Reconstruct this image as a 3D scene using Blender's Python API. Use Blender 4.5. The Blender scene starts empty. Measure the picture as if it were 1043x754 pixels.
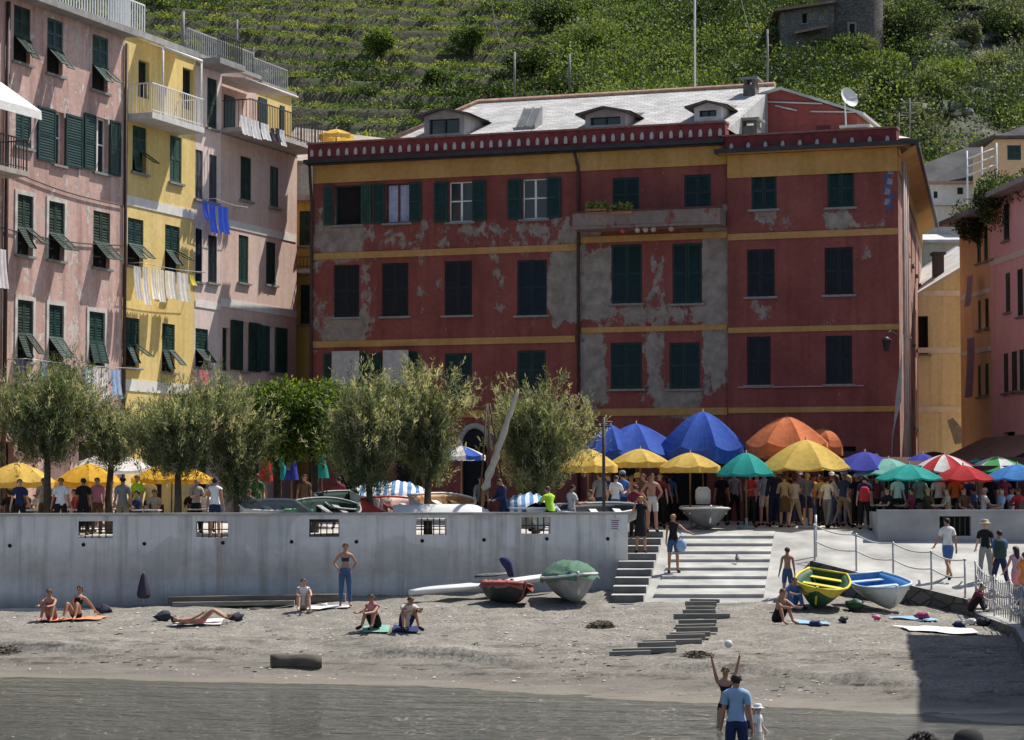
import bpy, bmesh, math, random
import numpy as np
from mathutils import Vector, Matrix, noise
R = random.Random(11)
C = bpy.context.scene.collection
SC = bpy.context.scene
# ------------------------------------------------------------------ view geometry
FPX, CX, CY, EYE = 2343.0, 521.5, 377.0, 4.2
PITCH = math.atan(118.0/FPX)
CP, SP = math.cos(PITCH), math.sin(PITCH)
def ray(px, py):
    dx = (px-CX)/FPX; dy = -(py-CY)/FPX
    return Vector((dx, CP-dy*SP, SP+dy*CP))
def W(px, py, D):
    d = ray(px, py); return Vector((0,0,EYE)) + d*(D/d.y)
def XD(px, D): return (px-CX)/FPX*D*1.0
def lerp(a, b, t): return a+(b-a)*t
def interp(x, pts):
    if x <= pts[0][0]: return pts[0][1]
    for (a, va), (b, vb) in zip(pts, pts[1:]):
        if x <= b: return lerp(va, vb, (x-a)/(b-a))
    return pts[-1][1]
# ------------------------------------------------------------------ ground heights
def plaza_z(D): return interp(D, [(60,2.6),(66,2.62),(72.5,2.8),(88,2.98),(120,3.2)])
def water_d(X): return interp(X, [(-30,52.5),(-12,51),(-2.5,48.7),(2.3,45.6),(6.2,43.4),(9,41),(14,38)])
def beach_z(X, D):
    zw = interp(X, [(-15,.72),(0,.95),(5,1.0),(9,.92),(12.5,.66)])
    dw = water_d(X); t = (D-dw)/(64-dw)
    if t < 0: return t*2.2
    return zw*(t**0.92)
def ramp_z(D): return 2.8-.205*(72.5-D) if D > 62.5 else 0.75
# ------------------------------------------------------------------ mesh builder
class MB:
    def __init__(s): s.v = []; s.f = []; s.m = []; s.sm = []
    def face(s, pts, m=0, smooth=False):
        b = len(s.v); s.v += [Vector(p) for p in pts]; s.f.append(tuple(range(b, b+len(pts)))); s.m.append(m); s.sm.append(smooth)
    def obox(s, o, a, b, c, m=0):
        o, a, b, c = Vector(o), Vector(a), Vector(b), Vector(c); k = len(s.v)
        if a.cross(b).dot(c) < 0: a, b = b, a
        s.v += [o, o+a, o+a+b, o+b, o+c, o+a+c, o+a+b+c, o+b+c]
        for q in ((0,3,2,1),(4,5,6,7),(0,1,5,4),(1,2,6,5),(2,3,7,6),(3,0,4,7)):
            s.f.append(tuple(k+i for i in q)); s.m.append(m); s.sm.append(False)
    def box(s, x0, x1, y0, y1, z0, z1, m=0): s.obox((x0,y0,z0), (x1-x0,0,0), (0,y1-y0,0), (0,0,z1-z0), m)
    def bar(s, p, q, w, m=0, h=None):
        p, q = Vector(p), Vector(q); d = (q-p)
        up = Vector((0,0,1)) if abs(d.normalized().z) < .95 else Vector((0,1,0))
        a = d.cross(up).normalized(); b = a.cross(d).normalized(); h = h or w
        s.obox(p-a*w/2-b*h/2, a*w, b*h, d, m)
    def tube(s, pts, rad, n=8, m=0, cap=True):
        pts = [Vector(p) for p in pts]
        if not hasattr(rad, '__len__'): rad = [rad]*len(pts)
        base = len(s.v); ref = None
        for i, p in enumerate(pts):
            d = (pts[min(i+1, len(pts)-1)]-pts[max(i-1, 0)])
            if d.length < 1e-9: d = Vector((0,0,1))
            d.normalize()
            if ref is None: ref = Vector((1,0,0)) if abs(d.x) < .9 else Vector((0,1,0))
            a = (ref-d*ref.dot(d)).normalized(); ref = a; b = d.cross(a)
            for k in range(n):
                t = 2*math.pi*k/n
                s.v.append(p+(a*math.cos(t)+b*math.sin(t))*rad[i])
        for i in range(len(pts)-1):
            for k in range(n):
                k2 = (k+1) % n
                s.f.append((base+i*n+k, base+i*n+k2, base+(i+1)*n+k2, base+(i+1)*n+k)); s.m.append(m); s.sm.append(True)
        if cap:
            s.f.append(tuple(base+k for k in reversed(range(n)))); s.m.append(m); s.sm.append(False)
            e = base+(len(pts)-1)*n
            s.f.append(tuple(e+k for k in range(n))); s.m.append(m); s.sm.append(False)
    def loft(s, rings, m=0, smooth=True, closed=True, cap=False):
        base = len(s.v); n = len(rings[0])
        for r in rings: s.v += [Vector(p) for p in r]
        for i in range(len(rings)-1):
            for k in range(n if closed else n-1):
                k2 = (k+1) % n
                mm = m(i, k) if callable(m) else m
                s.f.append((base+i*n+k, base+i*n+k2, base+(i+1)*n+k2, base+(i+1)*n+k)); s.m.append(mm); s.sm.append(smooth)
        if cap:
            for e, rev in ((0, True), (len(rings)-1, False)):
                ids = [base+e*n+k for k in range(n)]
                s.f.append(tuple(reversed(ids)) if rev else tuple(ids)); s.m.append(0 if callable(m) else m); s.sm.append(False)
    def ball(s, c, r, m=0, n=8, sq=(1,1,1)):
        c = Vector(c); rings = []
        for i in range(n//2+1):
            ph = -math.pi/2+math.pi*i/(n//2); rr = max(math.cos(ph), .02)
            rings.append([c+Vector((rr*math.cos(2*math.pi*k/n)*r*sq[0], rr*math.sin(2*math.pi*k/n)*r*sq[1], math.sin(ph)*r*sq[2])) for k in range(n)])
        s.loft(rings, m)
    def merge(s, o, mat=None, m=None):
        b = len(s.v); s.v += [mat @ p if mat else p for p in o.v]
        for f, mm, sm in zip(o.f, o.m, o.sm):
            s.f.append(tuple(b+i for i in f)); s.m.append(mm if m is None else m); s.sm.append(sm)
    def build(s, name, mats, parent=None, loc=None, attr=None, weld=False):
        if loc is None: loc = wloc(parent) if parent else Vector((0,0,0))
        loc = Vector(loc)
        me = bpy.data.meshes.new(name)
        me.from_pydata([tuple(p-loc) for p in s.v], [], s.f)
        for mm in (mats if isinstance(mats, (list, tuple)) else [mats]): me.materials.append(mm)
        me.polygons.foreach_set('material_index', s.m)
        me.polygons.foreach_set('use_smooth', s.sm)
        if attr:
            at = me.attributes.new(attr[0], 'FLOAT', 'POINT'); at.data.foreach_set('value', attr[1])
        if weld:
            bm = bmesh.new(); bm.from_mesh(me); bmesh.ops.remove_doubles(bm, verts=bm.verts, dist=1e-4); bm.to_mesh(me); bm.free()
        me.update()
        o = bpy.data.objects.new(name, me); C.objects.link(o)
        if parent: o.parent = parent
        else: o.location = loc
        return o
def wloc(o):
    v = Vector((0,0,0))
    while o is not None: v = v+o.location; o = o.parent
    return v
def tag(o, label=None, cat=None, group=None, kind=None):
    if label: o['label'] = label
    if cat: o['category'] = cat
    if group: o['group'] = group
    if kind: o['kind'] = kind
    return o
def thing(name, label, cat, loc, rz=0, group=None):
    o = bpy.data.objects.new(name, None); C.objects.link(o); o.empty_display_size = .2
    o.location = Vector(loc); o.rotation_euler = (0,0,rz)
    return tag(o, label, cat, group)
def raw_mesh(name, verts, faces4, mats, mi=None, parent=None, loc=(0,0,0), smooth=False):
    me = bpy.data.meshes.new(name); n = len(faces4)
    me.vertices.add(len(verts)); me.vertices.foreach_set('co', (np.asarray(verts)-np.array(loc)).astype(np.float32).ravel())
    me.loops.add(n*4); me.loops.foreach_set('vertex_index', np.asarray(faces4, dtype=np.int32).ravel())
    me.polygons.add(n); me.polygons.foreach_set('loop_start', np.arange(n, dtype=np.int32)*4)
    for m in (mats if isinstance(mats, (list, tuple)) else [mats]): me.materials.append(m)
    if mi is not None: me.polygons.foreach_set('material_index', np.asarray(mi, dtype=np.int32))
    if smooth: me.polygons.foreach_set('use_smooth', np.ones(n, dtype=bool))
    me.update(calc_edges=True); me.validate()
    o = bpy.data.objects.new(name, me); C.objects.link(o)
    if parent: o.parent = parent
    else: o.location = loc
    return o
# ------------------------------------------------------------------ materials
MATS = {}
def nt(name):
    m = bpy.data.materials.new(name); m.use_nodes = True
    t = m.node_tree; b = t.nodes['Principled BSDF']; return m, t, b
def N(t, typ, **kw):
    n = t.nodes.new(typ)
    for k, v in kw.items():
        if k.startswith('i_'): n.inputs[k[2:].replace('_', ' ')].default_value = v
        else: setattr(n, k, v)
    return n
def rgba(c): return (c[0], c[1], c[2], 1)
def noise_node(t, scale, detail=4, vec=None, stretch=None, rough=.55):
    g = N(t, 'ShaderNodeNewGeometry')
    src = g.outputs['Position'] if vec is None else vec
    if stretch:
        mp = N(t, 'ShaderNodeMapping'); mp.inputs['Scale'].default_value = stretch
        t.links.new(src, mp.inputs['Vector']); src = mp.outputs['Vector']
    n = N(t, 'ShaderNodeTexNoise'); n.inputs['Scale'].default_value = scale; n.inputs['Detail'].default_value = detail; n.inputs['Roughness'].default_value = rough
    t.links.new(src, n.inputs['Vector']); return n
def ramp(t, src, stops):
    r = N(t, 'ShaderNodeValToRGB'); e = r.color_ramp.elements
    while len(e) < len(stops): e.new(.5)
    for el, (p, c) in zip(e, stops): el.position = p; el.color = rgba(c) if len(c) == 3 else c
    t.links.new(src, r.inputs['Fac']); return r
def mix(t, fac, a, b, mode='MIX'):
    m = N(t, 'ShaderNodeMix', data_type='RGBA', blend_type=mode)
    for sock, v in ((m.inputs[0], fac), (m.inputs[6], a), (m.inputs[7], b)):
        if hasattr(v, 'links') or hasattr(v, 'is_linked'): t.links.new(v, sock)
        elif isinstance(v, (int, float)): sock.default_value = v
        else: sock.default_value = rgba(v)
    return m.outputs[2]
def bump(t, b, src, strength=.3, dist=.02):
    bp = N(t, 'ShaderNodeBump'); bp.inputs['Strength'].default_value = strength; bp.inputs['Distance'].default_value = dist
    t.links.new(src, bp.inputs['Height']); t.links.new(bp.outputs['Normal'], b.inputs['Normal'])
def mat(name, c, rough=.7, var=.25, scale=3.0, metal=0, spec=.3, bmp=0, stretch=None):
    if name in MATS: return MATS[name]
    m, t, b = nt(name)
    n = noise_node(t, scale, 5, stretch=stretch)
    lo = tuple(max(0, x*(1-var)) for x in c); hi = tuple(min(1, x*(1+var)) for x in c)
    r = ramp(t, n.outputs['Fac'], [(.3, lo), (.7, hi)])
    t.links.new(r.outputs['Color'], b.inputs['Base Color'])
    b.inputs['Roughness'].default_value = rough; b.inputs['Metallic'].default_value = metal
    b.inputs['Specular IOR Level'].default_value = spec
    if bmp: bump(t, b, noise_node(t, scale*6, 4).outputs['Fac'], bmp, .01)
    MATS[name] = m; return m
def plaster(name, c, c2, grey=None, amount=.5, streak=.35, wear=None):
    """painted render: blotches, rain streaks, optional peeling to bare render"""
    m, t, b = nt(name)
    n1 = noise_node(t, .55, 6, rough=.65); n2 = noise_node(t, 6, 5)
    st = noise_node(t, 1.0, 4, stretch=(3.2, 3.2, .22))
    col = ramp(t, n1.outputs['Fac'], [(.35, c), (.68, c2)]).outputs['Color']
    col = mix(t, ramp(t, st.outputs['Fac'], [(.45, (0,0,0)), (.75, (streak,)*3)]).outputs['Color'], col, tuple(x*.55 for x in c))
    col = mix(t, .35, col, ramp(t, n2.outputs['Fac'], [(.3, (.35,)*3), (.7, (.65,)*3)]).outputs['Color'], 'OVERLAY')
    sp = noise_node(t, 3.6, 8, rough=.8); col = mix(t, ramp(t, sp.outputs['Fac'], [(.60, (0,0,0)), (.68, (.4*streak+.08,)*3)]).outputs['Color'], col, tuple(min(1, x*1.5+.06) for x in c2))
    hsrc = n2.outputs['Fac']
    if grey is not None:
        pn = noise_node(t, 1.7, 11, rough=.74, stretch=(1.15, 1.15, .8))
        val = pn.outputs['Fac']
        if wear:
            at = N(t, 'ShaderNodeAttribute'); at.attribute_name = 'wear'
            ad = N(t, 'ShaderNodeMath', operation='ADD'); t.links.new(val, ad.inputs[0]); t.links.new(at.outputs['Fac'], ad.inputs[1]); val = ad.outputs[0]
        th = 1-amount
        msk = ramp(t, val, [(th-.01, (0,0,0)), (th+.035, (.92,)*3)]).outputs['Color']
        gn = noise_node(t, 2.4, 7, rough=.7)
        gc = ramp(t, gn.outputs['Fac'], [(.3, tuple(x*.62 for x in grey)), (.5, grey), (.72, tuple(min(1, x*1.45) for x in grey))]).outputs['Color']
        col = mix(t, msk, col, gc)
        sb = N(t, 'ShaderNodeMath', operation='SUBTRACT'); t.links.new(n2.outputs['Fac'], sb.inputs[0]); t.links.new(msk, sb.inputs[1]); hsrc = sb.outputs[0]
    t.links.new(col, b.inputs['Base Color']); b.inputs['Roughness'].default_value = .9; b.inputs['Specular IOR Level'].default_value = .15
    bump(t, b, hsrc, .5, .015); MATS[name] = m; return m
def leafmat(name, c, trans=.35, var=.35):
    if name in MATS: return MATS[name]
    m, t, b = nt(name); out = t.nodes['Material Output']
    n = noise_node(t, 1.6, 4)
    r = ramp(t, n.outputs['Fac'], [(.3, tuple(x*(1-var) for x in c)), (.7, tuple(x*(1+var) for x in c))])
    t.links.new(r.outputs['Color'], b.inputs['Base Color']); b.inputs['Roughness'].default_value = .6; b.inputs['Specular IOR Level'].default_value = .25
    tr = N(t, 'ShaderNodeBsdfTranslucent'); hs = N(t, 'ShaderNodeMix', data_type='RGBA', blend_type='MULTIPLY'); hs.inputs[0].default_value = 1
    t.links.new(r.outputs['Color'], hs.inputs[6]); hs.inputs[7].default_value = (1.5, 1.5, .7, 1); t.links.new(hs.outputs[2], tr.inputs['Color'])
    mx = N(t, 'ShaderNodeMixShader'); mx.inputs[0].default_value = trans
    t.links.new(b.outputs[0], mx.inputs[1]); t.links.new(tr.outputs[0], mx.inputs[2]); t.links.new(mx.outputs[0], out.inputs['Surface'])
    MATS[name] = m; return m
def fabric(name, c, trans=.25):
    if name in MATS: return MATS[name]
    m, t, b = nt(name); out = t.nodes['Material Output']
    n = noise_node(t, 5, 5); r = ramp(t, n.outputs['Fac'], [(.3, tuple(x*.82 for x in c)), (.7, tuple(min(1, x*1.1) for x in c))])
    t.links.new(r.outputs['Color'], b.inputs['Base Color']); b.inputs['Roughness'].default_value = .85; b.inputs['Specular IOR Level'].default_value = .15
    bump(t, b, noise_node(t, 9, 3).outputs['Fac'], .35, .02)
    if trans:
        tr = N(t, 'ShaderNodeBsdfTranslucent'); t.links.new(r.outputs['Color'], tr.inputs['Color'])
        mx = N(t, 'ShaderNodeMixShader'); mx.inputs[0].default_value = trans
        t.links.new(b.outputs[0], mx.inputs[1]); t.links.new(tr.outputs[0], mx.inputs[2]); t.links.new(mx.outputs[0], out.inputs['Surface'])
    MATS[name] = m; return m
def stone(name, c, c2, scale=2.2, flat=1.0):
    m, t, b = nt(name)
    g = N(t, 'ShaderNodeNewGeometry'); mp = N(t, 'ShaderNodeMapping'); mp.inputs['Scale'].default_value = (1, 1, 1.8*flat)
    t.links.new(g.outputs['Position'], mp.inputs['Vector'])
    v = N(t, 'ShaderNodeTexVoronoi'); v.inputs['Scale'].default_value = scale; t.links.new(mp.outputs['Vector'], v.inputs['Vector'])
    v2 = N(t, 'ShaderNodeTexVoronoi', feature='DISTANCE_TO_EDGE'); v2.inputs['Scale'].default_value = scale; t.links.new(mp.outputs['Vector'], v2.inputs['Vector'])
    sep = N(t, 'ShaderNodeSeparateColor'); t.links.new(v.outputs['Color'], sep.inputs[0])
    col = ramp(t, sep.outputs[0], [(0, c), (1, c2)]).outputs['Color']
    ed = ramp(t, v2.outputs['Distance'], [(0, (0,0,0)), (.08, (1,1,1))]).outputs['Color']
    col = mix(t, ed, tuple(x*.35 for x in c), col)
    n = noise_node(t, .7, 5); col = mix(t, .5, col, ramp(t, n.outputs['Fac'], [(.3, (.3,)*3), (.7, (.7,)*3)]).outputs['Color'], 'OVERLAY')
    t.links.new(col, b.inputs['Base Color']); b.inputs['Roughness'].default_value = .95; bump(t, b, ed, .6, .04)
    MATS[name] = m; return m
def sand_material():
    m, t, b = nt('sand')
    g = N(t, 'ShaderNodeNewGeometry'); sx = N(t, 'ShaderNodeSeparateXYZ'); t.links.new(g.outputs['Position'], sx.inputs[0])
    n = noise_node(t, 1.2, 8, rough=.7); fine = noise_node(t, 14, 6, rough=.75); band = noise_node(t, .9, 7, stretch=(.22, 1.6, 1), rough=.7)
    col = ramp(t, n.outputs['Fac'], [(.3, (.125,.114,.097)), (.5, (.192,.177,.153)), (.72, (.27,.25,.218))]).outputs['Color']
    col = mix(t, .75, col, ramp(t, fine.outputs['Fac'], [(.30, (.06,)*3), (.5, (.5,)*3), (.70, (.95,)*3)]).outputs['Color'], 'OVERLAY')
    # wrack and damp bands that follow the height above the water
    wob = N(t, 'ShaderNodeMath', operation='MULTIPLY_ADD'); t.links.new(band.outputs['Fac'], wob.inputs[0]); wob.inputs[1].default_value = .40; t.links.new(sx.outputs['Z'], wob.inputs[2])
    zz = wob.outputs[0]
    wet = ramp(t, zz, [(.10, (1,1,1)), (.20, (.9,)*3), (.27, (.85,)*3), (.33, (.6,)*3), (.50, (.25,)*3), (.62, (0,0,0))]).outputs['Color']
    col = mix(t, wet, col, ramp(t, zz, [(.12, (.10,.085,.065)), (.17, (.20,.172,.13)), (.23, (.19,.165,.13)), (.31, (.115,.102,.085))]).outputs['Color'])
    wr = ramp(t, zz, [(.36, (0,0,0)), (.42, (.95,)*3), (.46, (.1,)*3), (.58, (0,0,0)), (.63, (.8,)*3), (.68, (0,0,0))]).outputs['Color']
    brk = ramp(t, noise_node(t, 2.2, 6, rough=.75).outputs['Fac'], [(.44, (.12,)*3), (.56, (1,1,1))]).outputs['Color']
    wr = mix(t, 1.0, wr, brk, 'MULTIPLY')
    col = mix(t, wr, col, (.055,.045,.035))
    t.links.new(col, b.inputs['Base Color'])
    rr = ramp(t, zz, [(.14, (.28,)*3), (.36, (.95,)*3)]); t.links.new(rr.outputs['Color'], b.inputs['Roughness'])
    b.inputs['Specular IOR Level'].default_value = .3
    bump(t, b, fine.outputs['Fac'], .8, .03); return m
def water_material():
    m, t, b = nt('sea_water')
    n1 = noise_node(t, 1.0, 5, stretch=(.36, 1.1, 1), rough=.66); n2 = noise_node(t, 4.2, 4, stretch=(.6, 1.5, 1))
    ad = N(t, 'ShaderNodeMath', operation='MULTIPLY_ADD'); t.links.new(n2.outputs['Fac'], ad.inputs[0]); ad.inputs[1].default_value = .27; t.links.new(n1.outputs['Fac'], ad.inputs[2])
    b.inputs['Base Color'].default_value = (.072,.073,.058,1); b.inputs['Roughness'].default_value = .11; b.inputs['IOR'].default_value = 1.33
    bump(t, b, ad.outputs[0], 1.0, .75); return m
# ------------------------------------------------------------------ setting
SAND = sand_material(); WATER = water_material()
def build_ground():
    xs = np.concatenate([np.linspace(-60,-19,12), np.arange(-18.5, 18.6, .22), np.linspace(20,60,12)])
    ds = np.concatenate([np.linspace(-40,32,8), np.arange(34, 44, .25), np.arange(44, 57, .11), np.arange(57, 70.6, .2), np.linspace(72, 90, 5)])
    mb = MB(); nx = len(xs)
    for D in ds:
        for X in xs:
            if 34 <= D <= 71 and abs(X) < 19:
                z = beach_z(X, D)
                k = min(1, max(0, (z+.2)*2.5))
                z += k*(.10*noise.noise((X*.35, D*.5, 0))+.075*noise.noise((X*1.1, D*1.3, 3))+.04*noise.noise((X*3, D*3, 7)))
                # a low eroded step in the shingle
                e = D-(water_d(X)+4.0+.6*noise.noise((X*.3, 5, 2))); z += .24*max(0, min(1, e*7))*(1-max(0, min(1, (e-.5)*.25)))*max(0, min(1, .55+1.6*noise.noise((X*.3, 9, 1))))
                e = D-(water_d(X)+1.9+.8*noise.noise((X*.25, 3, 8))+.2*noise.noise((X*1.3, 3, 8))); z += .10*max(0, min(1, e*7))*(1-max(0, min(1, (e-.4)*.4)))*max(0, min(1, .4+1.6*noise.noise((X*.4, 2, 4))))
            else: z = beach_z(max(-18, min(18, X)), D) if D < 71 else 1.2
            mb.v.append(Vector((X, D, z)))
    for j in range(len(ds)-1):
        for i in range(nx-1):
            mb.f.append((j*nx+i, j*nx+i+1, (j+1)*nx+i+1, (j+1)*nx+i)); mb.m.append(0); mb.sm.append(True)
    tag(mb.build('beach', SAND), 'grey shingle beach sloping to the water', kind='structure')
    w = MB(); w.face([(-300,-200,0),(300,-200,0),(300,57,0),(-300,57,0)])
    tag(w.build('sea_water', WATER), 'dark rippled sea water', kind='structure')
build_ground()
CONC = mat('pale_concrete', (.36,.355,.335), .9, .35, 1.1, bmp=.4)
CONCD = mat('weathered_concrete', (.36,.355,.345), .92, .25, 1.1, bmp=.4)
PAVE = mat('plaza_paving', (.46,.44,.41), .9, .2, .9, bmp=.3)
def wall_paint():
    m, t, b = nt('grey_sea_wall_paint'); g = N(t, 'ShaderNodeNewGeometry'); sx = N(t, 'ShaderNodeSeparateXYZ'); t.links.new(g.outputs['Position'], sx.inputs[0])
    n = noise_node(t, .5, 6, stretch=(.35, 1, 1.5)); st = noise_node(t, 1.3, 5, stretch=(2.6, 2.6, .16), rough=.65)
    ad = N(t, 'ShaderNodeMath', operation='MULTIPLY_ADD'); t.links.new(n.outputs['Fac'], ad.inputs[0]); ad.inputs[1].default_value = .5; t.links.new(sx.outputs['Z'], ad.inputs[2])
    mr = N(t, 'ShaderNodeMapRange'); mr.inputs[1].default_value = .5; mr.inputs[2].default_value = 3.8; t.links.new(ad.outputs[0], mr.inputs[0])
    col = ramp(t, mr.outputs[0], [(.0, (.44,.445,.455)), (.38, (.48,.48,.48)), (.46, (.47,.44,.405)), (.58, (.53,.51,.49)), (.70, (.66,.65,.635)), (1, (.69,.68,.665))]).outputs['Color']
    col = mix(t, ramp(t, st.outputs['Fac'], [(.47, (0,0,0)), (.72, (.7,)*3)]).outputs['Color'], col, (.27,.25,.23))
    n3 = noise_node(t, 1.6, 9, rough=.75); col = mix(t, .55, col, ramp(t, n3.outputs['Fac'], [(.28, (.3,)*3), (.7, (.66,)*3)]).outputs['Color'], 'OVERLAY')
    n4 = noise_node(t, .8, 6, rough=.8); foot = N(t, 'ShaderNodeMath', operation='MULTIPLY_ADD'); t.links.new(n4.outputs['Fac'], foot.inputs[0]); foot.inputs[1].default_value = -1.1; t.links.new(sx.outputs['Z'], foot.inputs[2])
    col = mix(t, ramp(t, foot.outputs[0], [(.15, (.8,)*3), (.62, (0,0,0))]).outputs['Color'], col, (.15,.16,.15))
    pt = noise_node(t, .55, 3, rough=.4); col = mix(t, ramp(t, pt.outputs['Fac'], [(.57, (0,0,0)), (.585, (.35,)*3)]).outputs['Color'], col, (.34,.335,.33))
    rs = noise_node(t, 1.0, 6, stretch=(1.6, 1.6, .10), rough=.7); col = mix(t, ramp(t, rs.outputs['Fac'], [(.55, (0,0,0)), (.70, (.55,)*3)]).outputs['Color'], col, (.25,.20,.155))
    t.links.new(col, b.inputs['Base Color']); b.inputs['Roughness'].default_value = .9; bump(t, b, n3.outputs['Fac'], .5, .03); return m
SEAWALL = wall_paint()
DARKMETAL = mat('dark_iron', (.05,.05,.05), .6, .3, 8); STEEL = mat('galvanised_steel', (.42,.43,.44), .45, .2, 6, metal=.6)
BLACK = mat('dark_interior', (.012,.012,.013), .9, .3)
def holed(F, mb, u0, u1, z0, z1, ops, depth=.25, step=None, m=0, mr=None, n0=0.0):
    """front face of a wall as a grid of quads with real openings and their reveals"""
    us = {u0, u1}; zs = {z0, z1}
    for a, b, c, d in ops: us |= {a, b}; zs |= {c, d}
    def sub(vals):
        vals = sorted(v for v in vals); out = [vals[0]]
        for v in vals[1:]:
            if v-out[-1] < 1e-4: continue
            k = max(1, int(math.ceil((v-out[-1])/step))) if step else 1
            p = out[-1]
            for i in range(1, k+1): out.append(p+(v-p)*i/k)
        return out
    us, zs = sub([v for v in us if u0-1e-6 <= v <= u1+1e-6]), sub([v for v in zs if z0-1e-6 <= v <= z1+1e-6])
    base = len(mb.v)
    for z in zs:
        for u in us: mb.v.append(F.pt(u, z, n0))
    nu = len(us)
    for j in range(len(zs)-1):
        for i in range(nu-1):
            cu, cz = (us[i]+us[i+1])/2, (zs[j]+zs[j+1])/2
            if any(a < cu < b and c < cz < d for a, b, c, d in ops): continue
            mb.f.append((base+j*nu+i, base+j*nu+i+1, base+(j+1)*nu+i+1, base+(j+1)*nu+i)); mb.m.append(m); mb.sm.append(False)
    mr = m if mr is None else mr
    for a, b, c, d in ops:
        c2 = max(c, z0); a2, b2, d2 = max(a, u0), min(b, u1), min(d, z1)
        p = F.pt
        mb.face([p(a2,c2,n0), p(a2,d2,n0), p(a2,d2,n0-depth), p(a2,c2,n0-depth)], mr)
        mb.face([p(b2,d2,n0), p(b2,c2,n0), p(b2,c2,n0-depth), p(b2,d2,n0-depth)], mr)
        mb.face([p(a2,d2,n0), p(b2,d2,n0), p(b2,d2,n0-depth), p(a2,d2,n0-depth)], mr)
        mb.face([p(b2,c2,n0), p(a2,c2,n0), p(a2,c2,n0-depth), p(b2,c2,n0-depth)], mr)
    return us, zs
class Fac:
    """a vertical facade plane: u runs along it, n points out of it"""
    def __init__(s, o, d):
        s.o = Vector((o[0], o[1], 0)); d = Vector((d[0], d[1], 0)).normalized(); s.d = d; s.n = Vector((d.y, -d.x, 0))
    def pt(s, u, z, n=0): return s.o+s.d*u+s.n*n+Vector((0,0,z))
    def off(s, n): return Fac((s.o+s.n*n)[:2], s.d[:2])
    def hit(s, px, py):
        r = ray(px, py); e = Vector((0,0,EYE)); t = (s.o-e).dot(s.n)/r.dot(s.n); p = e+r*t
        return (p-s.o).dot(s.d), p.z
    def rect(s, x0, y0, x1, y1):
        xm = (x0+x1)/2; ym = (y0+y1)/2
        return s.hit(x0, ym)[0], s.hit(x1, ym)[0], s.hit(xm, y1)[1], s.hit(xm, y0)[1]
    def box(s, mb, u0, u1, z0, z1, n0, n1, m=0):
        mb.obox(s.pt(u0, z0, n0), s.d*(u1-u0), s.n*(n1-n0), Vector((0,0,z1-z0)), m)
GREEN = mat('dark_green_shutter_paint', (.012,.040,.034), .5, .3, 5); GREEN2 = mat('faded_green_shutter_paint', (.022,.062,.048), .6, .35, 4)
GREEN3 = mat('weathered_green_shutter_paint', (.016,.036,.026), .75, .55, 3); WR_ = random.Random(77)
TEAL = mat('blue_green_shutter_paint', (.007,.026,.026), .5, .3, 5); BROWNBLK = mat('black_shutter_paint', (.012,.014,.018), .6, .3, 5); BLUSH = mat('blue_shutter_paint', (.008,.018,.028), .55, .3, 5)
WHITEP = mat('white_window_paint', (.72,.72,.70), .5, .08, 4); TRIMW = mat('pale_window_surround', (.50,.46,.42), .85, .25, 3); SILL = mat('slate_sill', (.22,.215,.21), .8, .25, 4)
BRNW = mat('brown_window_wood', (.10,.045,.03), .6, .3, 5); CURT = fabric('lilac_curtain', (.42,.44,.62), 0)
def glass_mat():
    m, t, b = nt('window_glass'); b.inputs['Base Color'].default_value = (.012,.015,.02,1); b.inputs['Roughness'].default_value = .06
    bump(t, b, noise_node(t, 1.2, 2).outputs['Fac'], .06, .05); return m
GLASS = glass_mat()
def leaf_panel(F, u0, u1, z0, z1, n, m_slats=True):
    """louvred shutter leaf: stiles, rails and tilted slats"""
    mb = MB(); w = min(.07, (u1-u0)*.2)
    F.box(mb, u0, u0+w, z0, z1, n, n+.045); F.box(mb, u1-w, u1, z0, z1, n, n+.045)
    for z in (z0, (z0+z1)/2-.04, z1-.08): F.box(mb, u0+w, u1-w, z, z+.08, n+.002, n+.043)
    k = max(5, int((z1-z0)/.085)); h = (z1-z0)/k
    for i in range(k):
        z = z0+i*h
        mb.face([F.pt(u0+w, z, n+.038), F.pt(u1-w, z, n+.038), F.pt(u1-w, z+h*1.15, n+.008), F.pt(u0+w, z+h*1.15, n+.008)])
    return mb
def flap(F, u0, u1, zt, zb, ang, n0):
    """lower shutter half hinged at its top and propped outwards"""
    mb = MB(); L = zt-zb; dn = F.n*math.sin(ang)-Vector((0,0,math.cos(ang))); nn = F.n*math.cos(ang)+Vector((0,0,math.sin(ang)))
    o = F.pt(u0, zt, n0); w = .06
    mb.obox(o, F.d*w, dn*L, nn*.03); mb.obox(o+F.d*(u1-u0-w), F.d*w, dn*L, nn*.03)
    mb.obox(o+F.d*w, F.d*(u1-u0-2*w), dn*.07, nn*.028); mb.obox(o+F.d*w+dn*(L-.07), F.d*(u1-u0-2*w), dn*.07, nn*.028)
    k = max(4, int(L/.085)); h = L/k
    for i in range(k):
        p = o+F.d*w+dn*(i*h)
        mb.face([p+nn*.004, p+F.d*(u1-u0-2*w)+nn*.004, p+F.d*(u1-u0-2*w)+dn*h*1.1+nn*.026, p+dn*h*1.1+nn*.026])
    return mb
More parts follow.
